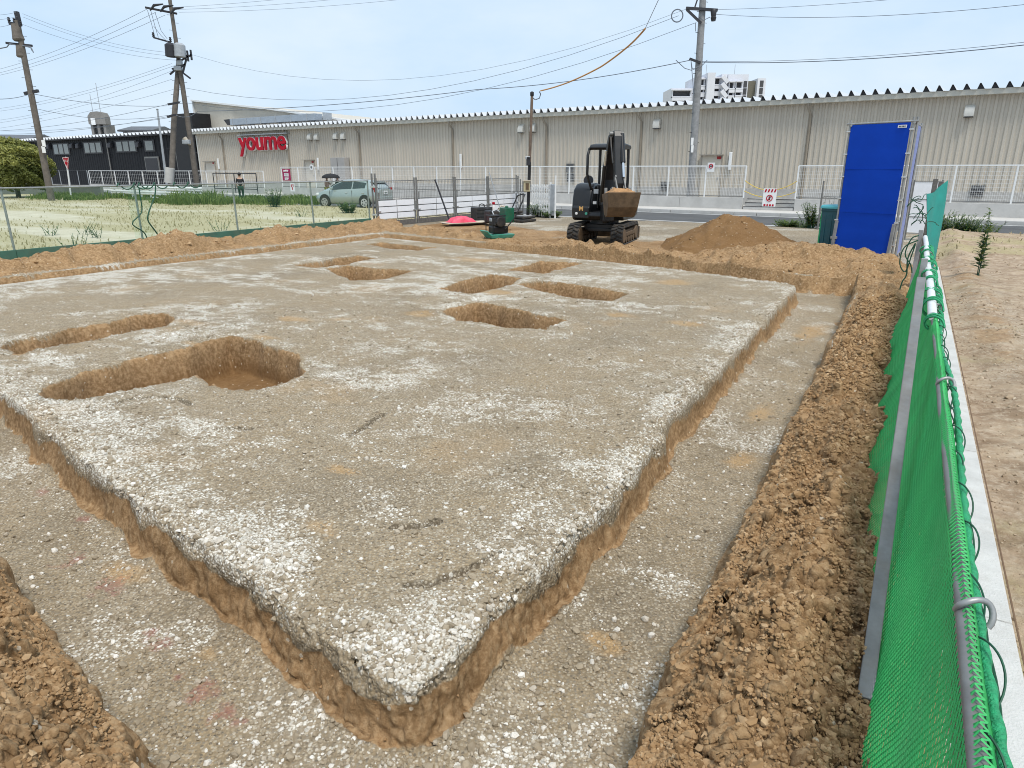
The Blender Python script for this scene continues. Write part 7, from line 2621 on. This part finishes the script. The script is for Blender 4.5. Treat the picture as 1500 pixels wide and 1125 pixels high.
# green weeds along the far side of the left lot
xs2, ys2, hs2 = [], [], []
for i in range(120):
    px = rng.uniform(60, 475)
    py = rng.uniform(286, 293) if px < 230 else rng.uniform(291, 300)
    if 130 < px < 230 and rng.random() < 0.7:
        continue
    p = gnd(px, py)
    n = int(rng.integers(40, 140))
    hh = rng.uniform(0.2, 0.75) * (1.2 if 255 < px < 345 else 0.7)
    cx2, cy2 = cluster(p.x, p.y, n, rng.uniform(0.4, 1.0))
    xs2.append(cx2); ys2.append(cy2); hs2.append(hh * rng.uniform(0.4, 1.0, n))
x, y, h_ = np.concatenate(xs2), np.concatenate(ys2), np.concatenate(hs2)
o = blades('weeds', x, y, np.zeros(len(x)), h_, rng.uniform(0.015, 0.04, len(x)), rng.uniform(0.1, 0.6, len(x)), rng.random(len(x)) * 0.8, M['leaf'])
tag(o, 'band of tall green weeds along the back of the left lot', 'weeds', None, 'stuff')


def leafy(name, lab, cat, loc, stems, hgt, spread, leaf, material, group=None, seed=1, per=26):
    """upright weed: stems with small leaves all the way up"""
    rs_ = random.Random(seed)
    root = thing(name, lab, cat, loc, 0, group)
    st_, V, Fc, T = MB(), [], [], []
    for s_ in range(stems):
        a = rs_.uniform(0, 2 * PI)
        b0_ = Vector((math.cos(a), math.sin(a), 0)) * spread * rs_.uniform(0, 0.45)
        tip = b0_ + Vector((math.cos(a) * spread * rs_.uniform(0.1, 0.6), math.sin(a) * spread * rs_.uniform(0.1, 0.6), hgt * rs_.uniform(0.6, 1.0)))
        st_.tube([b0_ - Vector((0, 0, 0.03)), b0_.lerp(tip, 0.5) + Vector((rs_.uniform(-.03, .03), rs_.uniform(-.03, .03), 0)), tip], [0.009, 0.006, 0.003], 5)
        for i in range(per):
            t = 0.12 + 0.88 * i / per
            p = b0_.lerp(tip, t)
            aa = i * 2.4 + rs_.uniform(-0.4, 0.4)
            L = leaf * (1.15 - 0.55 * t) * rs_.uniform(0.7, 1.2)
            up = rs_.uniform(0.15, 0.7)
            d = Vector((math.cos(aa), math.sin(aa), up)).normalized()
            n_ = Vector((-math.sin(aa), math.cos(aa), 0))
            w_ = L * 0.2
            b_ = len(V)
            V += [tuple(p), tuple(p + d * L * .5 + n_ * w_), tuple(p + d * L * .5 - n_ * w_), tuple(p + d * L + Vector((0, 0, -0.15 * L)))]
            Fc += [(b_, b_ + 1, b_ + 2), (b_ + 1, b_ + 3, b_ + 2)]
            T += [rs_.random() * 0.75] * 4
    st_.build('stem', M['bark'] if hgt > 3 else M['rope_dark'], root, 60)
    o = np_mesh('foliage', np.array(V), np.array(Fc), {'tone': np.array(T)}, material)
    o.parent = root
    return root


pw = gnd(1434, 401, 0.06)
pw.z = float(ground_z(pw.x, pw.y)[0])
leafy('tall_weed', 'single tall upright weed growing on the bare ground right of the fence', 'weed', pw, 3, 1.22, 0.16, 0.17, M['leaf'], None, 5, 60)
WL = [((1392, 335), 0.9, 5, 'leafy green bush at the street edge right of the teal sheet'), ((1413, 336), 0.8, 5, 'second leafy bush along the verge, right of the first'), ((1432, 337), 0.55, 5, 'low leafy bush at the right end of the verge'),
      ((1192, 334), 0.85, 5, 'weed clump growing against the crowd barrier'), ((1172, 331), 0.42, 4, 'low weed clump between the heap and the crowd barrier'), ((1155, 331), 0.35, 4, 'small weed clump nearest the road marking by the heap'),
      ((790, 318), 0.55, 5, 'weed clump growing at the foot of the folding gate'), ((806, 319), 0.3, 4, 'low weeds at the end post of the folding gate'), ((404, 303), 1.0, 5, 'tall weed clump behind the left net between two posts'),
      ((512, 312), 0.5, 5, 'small green weed clump in front of the car'), ((575, 312), 0.4, 4, 'small weed clump near the car rear wheel')]
for i, ((px, py), hgt, ns_, lab) in enumerate(WL):
    p = gnd(px, py)
    p.z = float(ground_z(p.x, p.y)[0])
    leafy('weed_clump', lab, 'weeds', p, ns_ * 9, hgt, 0.9 if px > 1380 else 0.6, 0.16, M['leaf'], 'weed clumps round the plot', 20 + i, 22)
for i, (px, py, lb) in enumerate(((145, 348, 'sparse weed sprig on the sandy lot, closest to the torn net flap'), (75, 345, 'sparse weed sprig on the sandy lot, nearest the first net post'), (124, 343, 'sparse weed sprig on the sandy lot between its two neighbours'), (325, 338, 'sparse weed sprig just before the third net post'), (442, 318, 'sparse weed sprig behind the net close to the fourth post'), (108, 360, 'sparse weed sprig nearest the kick board of the left net'))):
    p = gnd(px, py)
    leafy('weed_sprig', lb, 'weed', p, 6, 0.38, 0.55, 0.10, M['leaf'], 'weed sprigs on the sandy lot', 50 + i, 9)

# round bush at the far left
YB = 49.0
cB = at(18, 245, YB)
bush = thing('round_tree', 'round yellow tipped bushy tree at the left edge', 'tree', (cB.x, YB, 0))
nB = 26000
ph = rng.uniform(0, 2 * PI, nB)
ct = rng.uniform(-0.75, 1, nB)
st2 = np.sqrt(1 - ct ** 2)
dirs = np.stack([st2 * np.cos(ph), st2 * np.sin(ph), ct], 1)
lump = fbm(dirs[:, 0] * 3.2 + 4, dirs[:, 2] * 3.2 + dirs[:, 1] * 2.2, 3, 601)
rad_ = (0.80 + 0.62 * (lump - 0.42)) * rng.random(nB) ** 0.16
C_ = dirs * rad_[:, None] * np.array([2.6, 2.5, 2.2]) + np.array([0, 0, 2.0])
keepb = rng.random(nB) < np.clip(0.35 + 1.5 * (lump - 0.25), 0.2, 1)
C_, dirs, ct, lump, rad_ = C_[keepb], dirs[keepb], ct[keepb], lump[keepb], rad_[keepb]
nB = len(C_)
d1_ = rng.normal(size=(nB, 3)); d1_ /= np.linalg.norm(d1_, axis=1, keepdims=True)
d2_ = np.cross(d1_, dirs + rng.normal(0, 0.5, (nB, 3))); d2_ /= np.linalg.norm(d2_, axis=1, keepdims=True)
s_ = rng.uniform(0.06, 0.13, nB)[:, None]
Vb = np.stack([C_ - d1_ * s_, C_ + d2_ * s_ * .5, C_ + d1_ * s_, C_ - d2_ * s_ * .5], 1)
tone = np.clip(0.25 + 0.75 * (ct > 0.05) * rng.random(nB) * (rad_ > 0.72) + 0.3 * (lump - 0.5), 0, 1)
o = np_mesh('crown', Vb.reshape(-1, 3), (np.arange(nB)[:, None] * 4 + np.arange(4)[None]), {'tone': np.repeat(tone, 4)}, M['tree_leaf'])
o.parent = bush
mb = MB().tube([(0, 0, -0.3), (0.03, 0.02, 0.8), (0.0, 0.05, 1.6)], [0.16, 0.13, 0.1], 10)
for a in range(6):
    mb.tube([(0, 0, 0.7 + 0.1 * a), (0.6 * math.cos(a), 0.6 * math.sin(a), 1.5), (1.4 * math.cos(a), 1.4 * math.sin(a), 2.4)], [0.07, 0.05, 0.02], 6)
mb.build('trunk', M['bark'], bush, 60)
